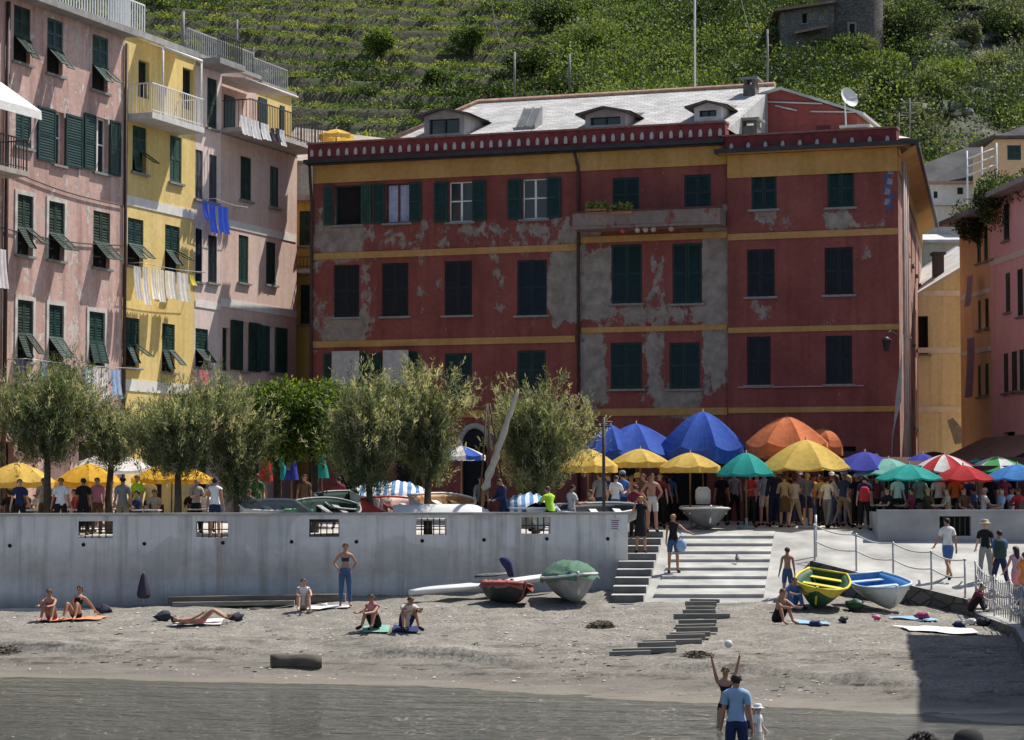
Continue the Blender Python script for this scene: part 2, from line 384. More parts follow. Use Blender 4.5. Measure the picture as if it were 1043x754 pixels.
def window(F, r, parent, style='closed', m=None, sill=True, trim=None, depth=.22, flaps=(.6,.5), leafw=None, openl=None, lab=None):
    u0, u1, z0, z1 = r; m = m or GREEN
    if m is GREEN: m = WR_.choice((GREEN, GREEN, GREEN2, GREEN3))
    flaps = tuple(f_*WR_.uniform(.8, 1.15) for f_ in flaps); um = (u0+u1)/2
    fr = MB(); f = .05
    for a in ((u0, u0+f, z0, z1), (u1-f, u1, z0, z1), (u0+f, u1-f, z1-f, z1), (u0+f, u1-f, z0, z0+f)): F.box(fr, *a, -depth+.01, -depth+.07)
    fm = WHITEP if style in ('open', 'halfopen') else m
    if style == 'curtain': fm = BRNW
    if style in ('open', 'halfopen', 'curtain'):
        F.box(fr, um-.04, um+.04, z0+f, z1-f, -depth+.012, -depth+.068)
        if style != 'curtain': F.box(fr, u0+f, u1-f, lerp(z0, z1, .52)-.025, lerp(z0, z1, .52)+.025, -depth+.014, -depth+.064)
    if trim:
        tw = .14
        for a in ((u0-tw, u0, z0-.02, z1+tw), (u1, u1+tw, z0-.02, z1+tw), (u0, u1, z1, z1+tw)): F.box(fr, *a, .0, .035, 1)
    w = fr.build('window', [fm, trim or TRIMW], parent)
    if lab: w['label'] = lab
    g = MB(); g.face([F.pt(u0, z0, -depth+.03), F.pt(u1, z0, -depth+.03), F.pt(u1, z1, -depth+.03), F.pt(u0, z1, -depth+.03)])
    if style == 'curtain':
        g = MB(); k = 14
        for i in range(k):
            a, b = lerp(u0, u1, i/k), lerp(u0, u1, (i+1)/k)
            g.face([F.pt(a, z0, -depth+.02+.02*(i % 2)), F.pt(b, z0, -depth+.02+.02*((i+1) % 2)), F.pt(b, z1, -depth+.02+.02*((i+1) % 2)), F.pt(a, z1, -depth+.02+.02*(i % 2))])
        g.build('curtain', CURT, w)
    elif style != 'closed': g.build('pane', GLASS if style in ('open', 'halfopen') else BLACK, w)
    else:
        g.build('pane', GLASS, w)
    if style == 'closed':
        for a, b in ((u0+.012, um-.006), (um+.006, u1-.012)): leaf_panel(F, a, b, z0+.012, z1-.012, -.07).build('shutter', m, w)
    elif style == 'awn':
        zm = lerp(z0, z1, .46)
        for i, (a, b) in enumerate(((u0+.012, um-.006), (um+.006, u1-.012))):
            leaf_panel(F, a, b, zm, z1-.012, -.07).build('shutter', m, w)
            flap(F, a, b, zm-.01, z0+.03, flaps[i], -.02).build('shutter_flap', m, w)
    elif style in ('open', 'curtain', 'dark', 'halfopen'):
        lw = leafw or (u1-u0)*.5
        for sd, (a, b) in enumerate(((u0-lw-.02, u0-.02), (u1+.02, u1+lw+.02))):
            if openl and not openl[sd]: continue
            leaf_panel(F, a, b, z0, z1, .05).build('shutter', m, w)
    if sill:
        s = MB(); F.box(s, u0-.12, u1+.12, z0-.09, z0-.01, -depth+.08, .11); s.build('sill', SILL, w)
    return w
def arch_band(F, parent, u0, u1, zc, h, m, n=.045, name='string_course'):
    mb = MB(); F.box(mb, u0, u1, zc-h/2, zc+h/2, .002, n); return mb.build(name, m, parent)
# ------------------------------------------------------------------ sea wall with its pierced parapet
WL, WR = W(-60, 525, 64.3), W(639.5, 523.5, 68)
FW = Fac((WL.x, WL.y), (WR.x-WL.x, WR.y-WL.y)); WLEN = (Vector((WR.x, WR.y))-Vector((WL.x, WL.y))).length; WTOP = 3.36
WOPS = []
for x0, x1, y0, y1 in ((80,115,531,549),(200,233,531,548),(315,346,529,547),(424,455,528,545),(531,561,527,544)):
    a, b, c, d = FW.rect(x0, y0, x1, y1); WOPS.append((a, b, max(c, 2.72), d))
mb = MB(); holed(FW, mb, 0, WLEN, -1.0, WTOP, WOPS, .34)
holed_back = FW.off(-.34); Fb = holed_back
us_ops = WOPS
b2 = MB(); holed(Fb, b2, 0, WLEN, 2.0, WTOP, WOPS, .0)
for f in b2.f: mb.f.append(tuple(i+len(mb.v) for i in reversed(f))); mb.m.append(0); mb.sm.append(False)
mb.v += b2.v
mb.face([FW.pt(0,WTOP,0), FW.pt(WLEN,WTOP,0), FW.pt(WLEN,WTOP,-.34), FW.pt(0,WTOP,-.34)])
mb.face([FW.pt(WLEN,-1,0), FW.pt(WLEN,-1,-5.5), FW.pt(WLEN,2.62,-5.5), FW.pt(WLEN,2.62,-.34), FW.pt(WLEN,WTOP,-.34), FW.pt(WLEN,WTOP,0)])
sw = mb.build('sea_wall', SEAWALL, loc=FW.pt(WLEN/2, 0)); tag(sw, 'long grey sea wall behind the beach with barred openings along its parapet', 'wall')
cp = MB(); FW.box(cp, -.02, WLEN+.05, WTOP+.002, WTOP+.07, -.38, .05); cp.build('coping', CONC, sw)
for i, (a, b, c, d) in enumerate(WOPS):
    g = MB()
    for k in range(1, 5): u = lerp(a, b, k/5); FW.box(g, u-.015, u+.015, c, d, -.19, -.16)
    FW.box(g, a, b, lerp(c, d, .5)-.015, lerp(c, d, .5)+.015, -.192, -.158); g.build('window_bars', DARKMETAL, sw)
for px, py in ((10,556),(85,555),(147,554),(227,553),(297,552),(363,552),(430,551),(493,550),(557,549),(619,549)):
    u, z = FW.hit(px, py); d = MB(); p = FW.pt(u, z, .004)
    d.tube([FW.pt(u, z, -.1), p+FW.n*.012], .055, 10); d.build('drain_hole', BLACK, sw)
pl = MB(); u, z = FW.hit(627, 534); FW.box(pl, u-.17, u+.17, z-.22, z+.18, .003, .016)
nb = pl.build('notice_plate', mat('notice_white', (.62,.6,.6), .6, .1), sw); tx = MB(); rr = random.Random(3)
for k in range(5): FW.box(tx, u-.13, u+.13-rr.random()*.1, z+.09-k*.06, z+.12-k*.06, .0165, .019)
tx.build('lettering', mat('notice_ink', (.16,.08,.18), .7, .2), nb)
ft = MB(); a, _ = FW.hit(-20, 622); b, _ = FW.hit(190, 618); FW.box(ft, a, b, .2, .78, .01, .75); tag(ft.build('concrete_footing', CONC, loc=FW.pt((a+b)/2, .2)), 'low pale concrete ledge along the foot of the sea wall', 'ledge')
# ------------------------------------------------------------------ plaza paving, slipway, steps
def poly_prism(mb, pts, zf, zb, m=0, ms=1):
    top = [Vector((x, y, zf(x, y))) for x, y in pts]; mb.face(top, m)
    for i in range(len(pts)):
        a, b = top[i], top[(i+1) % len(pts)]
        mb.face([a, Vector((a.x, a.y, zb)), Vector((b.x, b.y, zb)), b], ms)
SL_TOP = 72.5
mb = MB(); x_wr = FW.pt(WLEN, 0).x; y_wr = FW.pt(WLEN, 0).y
rows = [(66,2.62),(72.5,2.8),(88,2.98),(125,3.25)]
def wall_back_y(x): return FW.o.y+(x-FW.o.x)/FW.d.x*FW.d.y+.36
mb.face([(-40, wall_back_y(-40), 2.6), (x_wr-.02, wall_back_y(x_wr), 2.63), (x_wr-.02, 72.5, 2.8), (-40, 72.5, 2.8)])
mb.face([(-40, 72.5, 2.8), (40, 72.5, 2.8), (40, 88, 2.98), (-40, 88, 2.98)]); mb.face([(-40,88,2.98),(40,88,2.98),(40,130,3.25),(-40,130,3.25)])
tag(mb.build('plaza_pavement', PAVE), 'stone paved harbour square', kind='structure')
A = W(826, 572, 68.5); B = W(985, 607, 64)
SLIP = [(2.72,63.6),(7.15,63.6),(A.x,A.y),(B.x,B.y),(12.2,56),(11.1,50),(10.1,40),(8.6,22),(24,22),(24,72.5),(3.45,72.5),(3.45,68)]
def slip_z(x, y): return ramp_z(y) if y > 62.5 else .76
mb = MB()
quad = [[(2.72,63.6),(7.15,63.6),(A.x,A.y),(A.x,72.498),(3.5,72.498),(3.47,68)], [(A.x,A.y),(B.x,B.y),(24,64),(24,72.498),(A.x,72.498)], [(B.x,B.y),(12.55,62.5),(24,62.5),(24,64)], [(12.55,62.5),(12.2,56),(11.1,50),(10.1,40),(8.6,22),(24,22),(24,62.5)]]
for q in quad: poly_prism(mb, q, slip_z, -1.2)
tag(mb.build('slipway', [mat('slipway_concrete', (.33,.325,.305), .9, .35, .8, bmp=.5), stone('quay_shade_stone', (.085,.08,.072), (.15,.14,.125), 1.7)]), 'sloping pale concrete slipway and quay', kind='structure')  # side faces coloured darker than the top to stand in for their shade
# broad ledge steps on the slipway
st = MB(); STEP_D = [72.35-1.02*i for i in range(9)]
for i in range(8):
    d1, d0 = STEP_D[i], STEP_D[i+1]
    def lx(d): return lerp(3.95, 5.35, (d-64.2)/8.15)
    def rx(d): return lerp(7.0, 8.25, (d-64.2)/8.15)
    z1, z0 = ramp_z(d1)+.012, ramp_z(d0)+.012+.085
    p = [(lx(d0), d0, z0), (rx(d0), d0, z0), (rx(d1), d1, z1), (lx(d1), d1, z1)]; q = [(x, y, ramp_z(y)-.3) for x, y, z in p]
    st.face(p); st.face([q[0], q[1], p[1], p[0]], 1); st.face([q[1], q[2], p[2], p[1]]); st.face([q[3], q[0], p[0], p[3]])
tag(st.build('broad_steps', [CONC, CONCD], loc=(5.8,64.2,.9)), 'broad shallow pale stone steps of the slipway leading down to the beach', 'steps')
kb = MB(); kb.box(2.6, 7.25, 63.2, 63.58, .3, .98); tag(kb.build('bottom_kerb', [CONCD], loc=(4.9,63.2,.3)), 'dark concrete kerb across the foot of the broad steps', 'kerb')
st = MB()
for i in range(9):
    d1 = 72.0-.95*i; d0 = d1-.95; zt = 2.80-.2*i
    def l2(d): return lerp(2.72, 3.62, (d-63.5)/9)
    def r2(d): return lerp(3.62, 4.85, (d-63.5)/9)
    p = [(l2(d0), d0, zt), (r2(d0), d0, zt), (r2(d1), d1, zt), (l2(d1), d1, zt)]; q = [(x, y, -.2) for x, y, z in p]
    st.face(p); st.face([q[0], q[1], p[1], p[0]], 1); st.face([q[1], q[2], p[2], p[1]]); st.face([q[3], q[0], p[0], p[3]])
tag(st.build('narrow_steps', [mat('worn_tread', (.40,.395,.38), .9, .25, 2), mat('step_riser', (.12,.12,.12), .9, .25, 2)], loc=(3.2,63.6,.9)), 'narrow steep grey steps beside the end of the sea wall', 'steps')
# terrace wall on the right
TF = Fac((11.3, 71.2), (1, -.02)); tb = MB(); a, b, c, d = TF.rect(957, 526, 989, 546)
holed(TF, tb, 0, 16, 1.2, 3.4, [(a, b, c, d)], .3); TF.box(tb, 0, 16, 3.402, 3.46, -.34, .04); tb.face([TF.pt(0,1.2,0), TF.pt(0,3.4,0), TF.pt(0,3.4,-3), TF.pt(0,1.2,-3)])
tw = tag(tb.build('terrace_wall', mat('terrace_wall_paint', (.33,.33,.34), .9, .2, 1.2, bmp=.3), loc=TF.pt(8, 1.5)), 'grey terrace wall at right with one dark barred opening below the parasols', 'wall')
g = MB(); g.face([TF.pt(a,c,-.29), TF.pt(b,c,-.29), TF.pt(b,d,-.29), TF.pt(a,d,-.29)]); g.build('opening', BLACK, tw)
g = MB()
for k in range(1, 6): u = lerp(a, b, k/6); TF.box(g, u-.015, u+.015, c, d, -.15, -.12)
g.build('window_bars', DARKMETAL, tw)
# pier the viewer stands on
mb = MB(); mb.box(-12, 24, -6, 17.6, -3, .80); tag(mb.build('stone_pier', [CONCD]), 'stone pier', kind='structure')
# ------------------------------------------------------------------ the red building on the square
RCOL, RCOL2 = (.20,.058,.050), (.27,.085,.072); GREY = (.265,.235,.205)
REDW = plaster('worn_red_plaster', RCOL, RCOL2, GREY, .44, .45, wear=True)
YELF = plaster('ochre_frieze', (.42,.235,.075), (.52,.31,.12), GREY, .33, .3)
YBAND = plaster('ochre_band', (.40,.22,.075), (.48,.28,.11), GREY, .37, .25)
REDC = mat('red_cornice', (.17,.034,.036), .8, .3, 3); WHT = mat('white_bracket', (.46,.43,.41), .8, .15, 5); GUT = mat('dark_gutter', (.035,.035,.04), .6, .3, 3)
SLATE = mat('pale_slate_roof', (.50,.495,.48), .85, .22, 1.6, bmp=.6)
def slate_roof():
    m, t, b = nt('slate_roof'); g = N(t, 'ShaderNodeNewGeometry'); mp = N(t, 'ShaderNodeMapping'); mp.inputs['Rotation'].default_value = (0,0,math.radians(19.6)); t.links.new(g.outputs['Position'], mp.inputs['Vector'])
    br = N(t, 'ShaderNodeTexBrick'); br.inputs['Scale'].default_value = 1.0; br.inputs['Brick Width'].default_value = .42; br.inputs['Row Height'].default_value = .24; br.inputs['Mortar Size'].default_value = .014
    br.inputs['Color1'].default_value = (.32,.315,.30,1); br.inputs['Color2'].default_value = (.48,.47,.455,1); br.inputs['Mortar'].default_value = (.2,.19,.18,1); t.links.new(mp.outputs[0], br.inputs['Vector'])
    n = noise_node(t, .8, 8, rough=.7); col = mix(t, .7, br.outputs['Color'], ramp(t, n.outputs['Fac'], [(.3, (.28,)*3), (.5, (.5,)*3), (.7, (.68,)*3)]).outputs['Color'], 'OVERLAY')
    t.links.new(col, b.inputs['Base Color']); b.inputs['Roughness'].default_value = .85; bump(t, b, br.outputs['Fac'], .5, .02); return m
SLATER = slate_roof()
ang = math.radians(19.3); MR = W(917, 400, 81)
FM = Fac((MR.x, MR.y), (math.cos(ang), -math.sin(ang)))           # u = 0 at the right corner, negative to the left
uL = FM.hit(318, 400)[0]; uJ = FM.hit(590, 300)[0]; uS = FM.hit(742, 300)[0]
def wear_vals(F, mb, n, blobs):
    B = []
    for (x, y, rx, ry, s) in blobs:
        u, z = F.hit(x, y); k = abs(F.hit(x+rx, y)[0]-u); h = abs(F.hit(x, y+ry)[1]-z); B.append((u, z, k, h, s))
    out = []
    for v in mb.v:
        q = v-F.o; u = q.dot(F.d); z = v.z; w = -.10
        for (bu, bz, k, h, s) in B:
            d = max(abs(u-bu)/k, abs(z-bz)/h); w = max(w, -.10+s*max(0, min(1, (1.35-d)*1.6)))
        out.append(w)
    return out
zbase = 2.7
main = thing('red_apartment_building', 'worn dark red four storey building with pale slate roof behind the square', 'building', FM.pt((uL+uS)/2, 2.9))
corner = thing('red_corner_building', 'smoother dark red corner building joined to the right of the slate roofed one', 'building', FM.pt(uS/2, 2.9))
ztopL = FM.hit(450, 163)[1]; ztopR = FM.hit(830, 156)[1]
winL = []
def mw(x0, y0, x1, y1, **k): winL.append((FM.rect(x0, y0, x1, y1), k))
mw(341,189,368,229, style='dark', leafw=.42, m=GREEN, sill=True, lab='window with one dark unlit opening between green shutters')
mw(393,187,417,227, style='curtain', leafw=.48, m=GREEN, lab='window with lilac curtains and brown frame')
mw(457,185,481,226, style='open', leafw=.54, m=GREEN, lab='white framed window with green shutters open'); mw(532,182,557,223, style='open', leafw=.54, m=GREEN, lab='white framed window with green shutters open')
for r in ((340,270,366,323),(389,268,416,322),(453,266,481,321),(527,265,557,321)): mw(*r, style='closed', m=BLUSH if r[0] == 527 else BROWNBLK)
for r in ((453,360,481,403),(527,357,556,398)): mw(*r, style='closed', m=TEAL)
mw(341,360,366,404, style='dark', m=GREEN, leafw=.4); mw(390,359,415,404, style='dark', m=GREEN, leafw=.4)
for r in ((624,181,651,216),(697,178,724,214)): mw(*r, style='closed', m=TEAL, sill=False)
for r in ((623,249,654,309),(685,248,715,309)): mw(*r, style='closed', m=TEAL)
for r in ((622,349,654,396),(682,349,713,396)): mw(*r, style='closed', m=TEAL)
doors = [FM.rect(x0, 452, x1, 530) for x0, x1 in ((345,372),(402,430),(470,496),(530,556),(610,648),(676,720))]
opsL = [w[0] for w in winL]+[(a, b, 2.95, d) for a, b, c, d in doors]
mb = MB(); holed(FM, mb, uL, uS, zbase, ztopL+.2, opsL, .24, step=.4)
bl = [(346,245,22,18,.40),(400,240,50,8,.16),(510,232,60,6,.2),(440,275,50,30,.06),(350,300,20,50,.08),(560,270,20,60,.12),(620,230,30,10,.1),(470,238,110,14,.13),(590,235,25,14,.25),(575,290,14,34,.38),(323,290,6,60,.15),(374,290,7,45,.17),(428,280,9,40,.12),(508,285,8,40,.14),(352,335,18,14,.4),
      (606,290,15,36,.42),(669,285,9,40,.18),(729,300,13,85,.42),(604,372,14,38,.3),(666,372,10,38,.34),(690,410,26,14,.3),(660,320,70,10,.2),(600,170,60,8,.1),(545,245,60,16,.14),(330,215,8,20,.15)]
wv = wear_vals(FM, mb, 0, bl)
s0 = len(mb.v)
for u in (uL,): mb.face([FM.pt(u, zbase, 0), FM.pt(u, ztopL, 0), FM.pt(u, ztopL, -15), FM.pt(u, zbase, -15)])
mb.face([FM.pt(uL, zbase, -15), FM.pt(uS, zbase, -15), FM.pt(uS, ztopL, -15), FM.pt(uL, ztopL, -15)])
mb.face([FM.pt(uS, 10, 0), FM.pt(uS, 10, -15), FM.pt(uS, ztopL, -15), FM.pt(uS, ztopL, 0)])
mb.build('wall', REDW, main, attr=('wear', wv+[-.1]*(len(mb.v)-s0)))
for r, k in winL: window(FM, r, main, **k)
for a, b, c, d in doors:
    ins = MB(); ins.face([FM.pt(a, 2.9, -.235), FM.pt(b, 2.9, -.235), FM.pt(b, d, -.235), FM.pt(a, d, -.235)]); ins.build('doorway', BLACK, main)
# rounded stone surround of the arched doorway
u, z = FM.hit(484, 455); ar = MB(); rw = abs(FM.hit(500, 455)[0]-u)
pts = [FM.pt(u+rw*math.cos(t), z+rw*1.25*math.sin(t), .03) for t in [math.pi*i/14 for i in range(15)]]
ar.tube(pts, .12, 6); ar.build('arch_surround', mat('arch_stone', (.36,.34,.33), .9, .2), main)
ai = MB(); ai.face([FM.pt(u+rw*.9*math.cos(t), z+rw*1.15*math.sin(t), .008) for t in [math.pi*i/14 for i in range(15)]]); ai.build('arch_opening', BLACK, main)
def course(x0, x1, y0, y1, b, m, n=.05):
    u0 = FM.hit(x0, y0)[0]; u1 = FM.hit(x1, y0)[0]; xm = (x0+x1)/2; za, zb = FM.hit(xm, y0)[1], FM.hit(xm, y1)[1]
    mbb = MB(); FM.box(mbb, u0, u1, zb, za, .004, n); return mbb.build('string_course', m, b)
def slanted(x0, ya0, yb0, x1, b, m, n=.05):  # height measured at the left end, level all along
    u0, za = FM.hit(x0, ya0); zb = FM.hit(x0, yb0)[1]; u1 = FM.hit(x1, ya0)[0]; mbb = MB(); FM.box(mbb, u0, u1, zb, za, .004, n); return mbb.build('string_course', m, b)
slanted(319, 258.5, 265, 589, main, YBAND); slanted(319, 348, 354.5, 586, main, YBAND); slanted(592, 241.5, 248, 741, main, YBAND); slanted(592, 334, 339.5, 741, main, YBAND); slanted(319, 420, 427, 741, main, YBAND)
def frieze(b, ua, ub, zt, h, m, ov=.45):
    f = MB(); FM.box(f, ua, ub, zt-h, zt, .004, .06); f.build('frieze', m, b)
zG = FM.hit(320, 168)[1]
frieze(main, uL, uS-.02, zG-.02, .72, YELF)
gt = MB(); FM.box(gt, uL-.2, uS-.05, zG, zG+.14, -.2, .5); FM.box(gt, uL-.15, uS-.05, zG-.05, zG-.01, .06, .35); gt.build('gutter', GUT, main)
def cornice(b, ua, ub, zb, h, lip, k, wz):
    c = MB(); FM.box(c, ua, ub, zb+.143, zb+h, -.25, .30); FM.box(c, ua-.03, ub+.03, zb+h+.002, zb+h+.07, -.28, .37, 1); cc = c.build('parapet_cornice', [REDC, lip], b)
    t = MB(); n = int((ub-ua)/k)
    for i in range(n):
        u = ua+(i+.5)*(ub-ua)/n; z0 = zb+wz[0]+.145
        t = MB(); ww = .13; FM.box(t, u-ww/2, u+ww/2, z0, z0+wz[1]*.75, .303, .345); FM.box(t, u-ww*.32, u+ww*.32, z0+wz[1]*.75+.001, z0+wz[1], .303, .335)
        t.build('white_bracket', WHT, cc)
LIP = mat('cornice_tile_edge', (.25,.12,.10), .8, .35, 6)
cornice(main, uL-.1, uS-.02, zG, .74, LIP, .36, (.12,.27))
# roof, hipped at the left end, its foot behind the cornice
ze = zG+.55; FR = FM.off(-7.8); ur0, zr = FR.hit(487, 101); ur1 = FR.hit(752, 95)[0]; zr = (zr+FR.hit(752, 94)[1])/2; ue = FM.hit(382, 150)[0]
rf = MB(); P = FM.pt
def roofpt(u, n): return FM.pt(u, lerp(ze, zr, (-n)/7.8) if n > -7.8 else lerp(zr, ze, (-n-7.8)/7.2), n)
rf.face([P(ue,ze,-.02), P(uS,ze,-.02), P(uS,zr,-7.8), P(ur0,zr,-7.8)]); rf.face([P(ue,ze,-.02), P(ur0,zr,-7.8), P(ue,ze,-15)]); rf.face([P(ur0,zr,-7.8), P(uS,zr,-7.8), P(uS,ze,-15), P(ue,ze,-15)])
rf.face([P(uS,ze,-.02), P(uS,ze,-15), P(uS,zr,-7.8)]); rf.face([P(uL,ze-.3,-.02), P(ue,ze-.3,-.02), P(ue,ze-.3,-15), P(uL,ze-.3,-15)], 1); rf.face([P(ue,ze-.3,-.03), P(ue,ze,-.03), P(ue,ze,-15), P(ue,ze-.3,-15)], 1)
roof = rf.build('roof', [SLATER, mat('terrace_tiles', (.36,.26,.2), .9, .2)], main)
rt = MB(); TIL = mat('clay_ridge_tile', (.42,.25,.18), .9, .3, 5); rt.tube([P(ue,ze+.03,-.1), P(ur0,zr+.03,-7.8), P(uS,zr+.03,-7.8)], .13, 8); rt.build('ridge_tiles', TIL, roof)
for x0, x1, y0, yp, yb, nn in ((432,473,118,110,136,-1.2),(596,637,116,109,136,-1.2),(707,735,109,103,128,-1.7)):
    Fd = FM.off(nn); a = Fd.hit(x0, yb)[0]; b = Fd.hit(x1, yb)[0]; zb = lerp(ze, zr, -nn/7.8)-.1; zt = Fd.hit((x0+x1)/2, y0)[1]; zp = Fd.hit((x0+x1)/2, yp)[1]; um = (a+b)/2
    d = MB(); wl = x0 == 707
    holed(Fd, d, a, b, zb, zt, [(a+.2, b-.2, zb+.25, zt-.12)], .2); back = -3.4
    for u in (a, b): d.face([Fd.pt(u,zb,0), Fd.pt(u,zt,0), Fd.pt(u,zt,back), Fd.pt(u,zb+1.2,back)])
    d.face([Fd.pt(a,zt,0), Fd.pt(b,zt,0), Fd.pt(um,zp-.06,0)])
    dm = d.build('dormer', mat('dormer_white', (.55,.54,.53), .9, .2) if wl else mat('dormer_render', (.33,.32,.31), .9, .2), roof)
    r2 = MB()
    for (p, q) in ((a-.3, um), (b+.3, um)):
        zq = zt+.02
        r2.face([Fd.pt(p,zq,.3), Fd.pt(um,zp,.3), Fd.pt(um,zp,back), Fd.pt(p,zq,back)]); r2.face([Fd.pt(p,zq-.07,.3), Fd.pt(um,zp-.07,.3), Fd.pt(um,zp-.07,back), Fd.pt(p,zq-.07,back)]); r2.face([Fd.pt(p,zq-.07,.3), Fd.pt(um,zp-.07,.3), Fd.pt(um,zp,.3), Fd.pt(p,zq,.3)])
    r2.build('dormer_roof', mat('dark_dormer_tile', (.11,.10,.09), .85, .35, 5), dm)
    gg = MB(); gg.face([Fd.pt(a+.2,zb+.25,-.18), Fd.pt(b-.2,zb+.25,-.18), Fd.pt(b-.2,zt-.12,-.18), Fd.pt(a+.2,zt-.12,-.18)]); Fd.box(gg, um-.03, um+.03, zb+.25, zt-.12, -.175, -.12, 1); Fd.box(gg, a+.2, a+.26, zb+.25, zt-.12, -.175, -.12, 1); Fd.box(gg, b-.26, b-.2, zb+.25, zt-.12, -.175, -.12, 1)
    gg.build('dormer_window', [GLASS, GREEN], dm)
nn = -1.9; Fd = FM.off(nn); a = Fd.hit(526, 136)[0]; b = Fd.hit(545, 136)[0]; zb = lerp(ze, zr, -nn/7.8); sk = MB(); sk.face([Fd.pt(a,zb+.1,0), Fd.pt(b,zb+.1,0), Fd.pt(b,zb+.95,-.9), Fd.pt(a,zb+.95,-.9)]); 
for u in (a, b): sk.face([Fd.pt(u,zb,0), Fd.pt(u,zb+.1,0), Fd.pt(u,zb+.95,-.9), Fd.pt(u,zb+.3,-.9)], 1)
sk.face([Fd.pt(a,zb-.05,0), Fd.pt(b,zb-.05,0), Fd.pt(b,zb+.1,0), Fd.pt(a,zb+.1,0)], 1)
for u in (a, (a+b)/2-.03, b-.06): sk.obox(Fd.pt(u,zb+.12,.02), Fd.d*.06, Vector((0,0,.85))-Fd.n*.9, Vector((0,0,.03)), 1)
sk.build('skylight', [mat('skylight_glass', (.2,.21,.2), .3, .2), mat('grey_zinc', (.25,.25,.25), .5, .2)], roof)
# balcony and downpipe of the middle bay
ub0 = FM.hit(592, 230)[0]; ub1 = uS-.05; zb1 = FM.hit(660, 218)[1]; zb0 = FM.hit(660, 231)[1]
bc = MB(); FM.box(bc, ub0, ub1, zb0, zb1, .95, 1.05); FM.box(bc, ub0, ub0+.08, zb0, zb1, .01, .95); FM.box(bc, ub1-.08, ub1, zb0, zb1, .01, .95); FM.box(bc, ub0, ub1, zb0-.12, zb0-.002, .01, 1.02)
bal = bc.build('balcony', plaster('balcony_grey', (.22,.17,.15), (.30,.24,.22), (.25,.07,.06), .42, .3), main); hr = MB(); FM.box(hr, ub0-.05, ub1, zb1+.003, zb1+.06, .9, 1.1); hr.build('balcony_rail', mat('rail_red', (.12,.04,.035), .7, .2), bal)
for xx, cc in ((641,(.5,.1,.08)),(656,(.5,.45,.4)),(664,(.5,.45,.42)),(672,(.45,.4,.3)),(690,(.4,.3,.2))):
    u, z = FM.hit(xx, 235); pt_ = MB(); pt_.ball(FM.pt(u, zb0-.2, .85), .11, 0, 8); pt_.build('hanging_pot', mat('pot_%d' % xx, cc, .8), bal)
def pipe(F, b, pts, r, m): mbp = MB(); mbp.tube([F.pt(*p) for p in pts], r, 8); return mbp.build('downpipe', m, b)
PIPE = mat('copper_brown_pipe', (.06,.035,.03), .6, .3, 5)
pipe(FM, main, [(uJ-.05, zG-.1, .4), (uJ, zG-.6, .12), (uJ, 3.0, .12)], .06, PIPE); pipe(FM, main, [(uL+.05, zG-.1, .45), (uL-.05, zG-.7, .14), (uL+.0, zG-1.5, .12), (uL, 3.0, .12)], .06, PIPE)
# chimneys on the roof seam
for x0, x1, y0, y1, Fq in ((757,769,86,125,FM.off(-6)),(753,771,128,142,FM.off(-2.2))):
    chm = MB(); a, b, c, d = Fq.rect(x0, y0, x1, y1); Fq.box(chm, a, b, c-1.2, d, -.7, 0); Fq.box(chm, a-.12, b+.12, d+.2, d+.28, -.85, .15, 1)
    for q in (a+.02, b-.14): Fq.box(chm, q, q+.12, d, d+.2, -.6, -.05)
    chm.build('chimney', [mat('sooty_chimney', (.13,.12,.11), .9, .3, 4), SILL], roof)
# ------------------------------------------------------------------ corner building
FC = FM.off(.12); zGR = FC.hit(745, 158)[1]; wins = []
for r in ((765.5,176,791,213),(843,173,870,211)): wins.append((FC.rect(*r), TEAL))
for r in ((761,254,789,302),(840,252,869,300)): wins.append((FC.rect(*r), BROWNBLK))
for r in ((761,343,785,392),(841,342,868,391)): wins.append((FC.rect(*r), BROWNBLK))
drs = [FC.rect(x0, 455, x1, 530) for x0, x1 in ((760,790),(835,872))]
mb = MB(); holed(FC, mb, uS, 0, zbase, zGR+.2, [w[0] for w in wins]+[(a,b,2.95,d) for a,b,c,d in drs], .24, step=.4)
wv = wear_vals(FC, mb, 0, [(778,222,13,11,.33),(800,228,7,12,.24),(855,222,16,10,.33),(880,232,18,7,.22),(776,318,12,16,.2),(880,258,4,12,.3),(845,322,10,18,.16),(765,380,8,10,.1),(830,400,70,8,.08),(905,225,4,8,.2)])
wv = [w-.05 for w in wv]; s0 = len(mb.v)
FS = Fac((FC.pt(0,0)).xy, (.206,.979))
mb.face([FC.pt(uS,zbase,0), FC.pt(uS,zGR,0), FC.pt(uS,zGR,-.4), FC.pt(uS,zbase,-.4)])
mb.build('wall', REDW, corner, attr=('wear', wv+[-.1]*(len(mb.v)-s0)))
sideops = [(u, u+1.0, z, z+1.7) for u in (3.5, 8, 12.5, 17, 21.5) for z in (6.6, 10.0, 13.2)]
mb = MB(); holed(FS, mb, 0, 26, zbase, zGR, sideops, .2, step=1.0); mb.build('side_wall', plaster('pink_side_plaster', (.38,.16,.13), (.48,.26,.21), (.42,.36,.31), .5, .4), corner)
for q in sideops: window(FS, q, corner, 'closed', GREEN)
for q, m in wins: window(FC, q, corner, 'closed', m)
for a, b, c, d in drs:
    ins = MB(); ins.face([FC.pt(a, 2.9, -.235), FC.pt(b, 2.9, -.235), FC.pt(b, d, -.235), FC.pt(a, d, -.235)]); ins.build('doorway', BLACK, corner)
u0, z = FC.hit(752, 394); u1 = FC.hit(880, 394)[0]; s = MB(); FC.box(s, u0, u1, z-.05, z-.005, .004, .1); s.build('ledge', mat('pink_stone', (.4,.26,.24), .8, .2), corner)
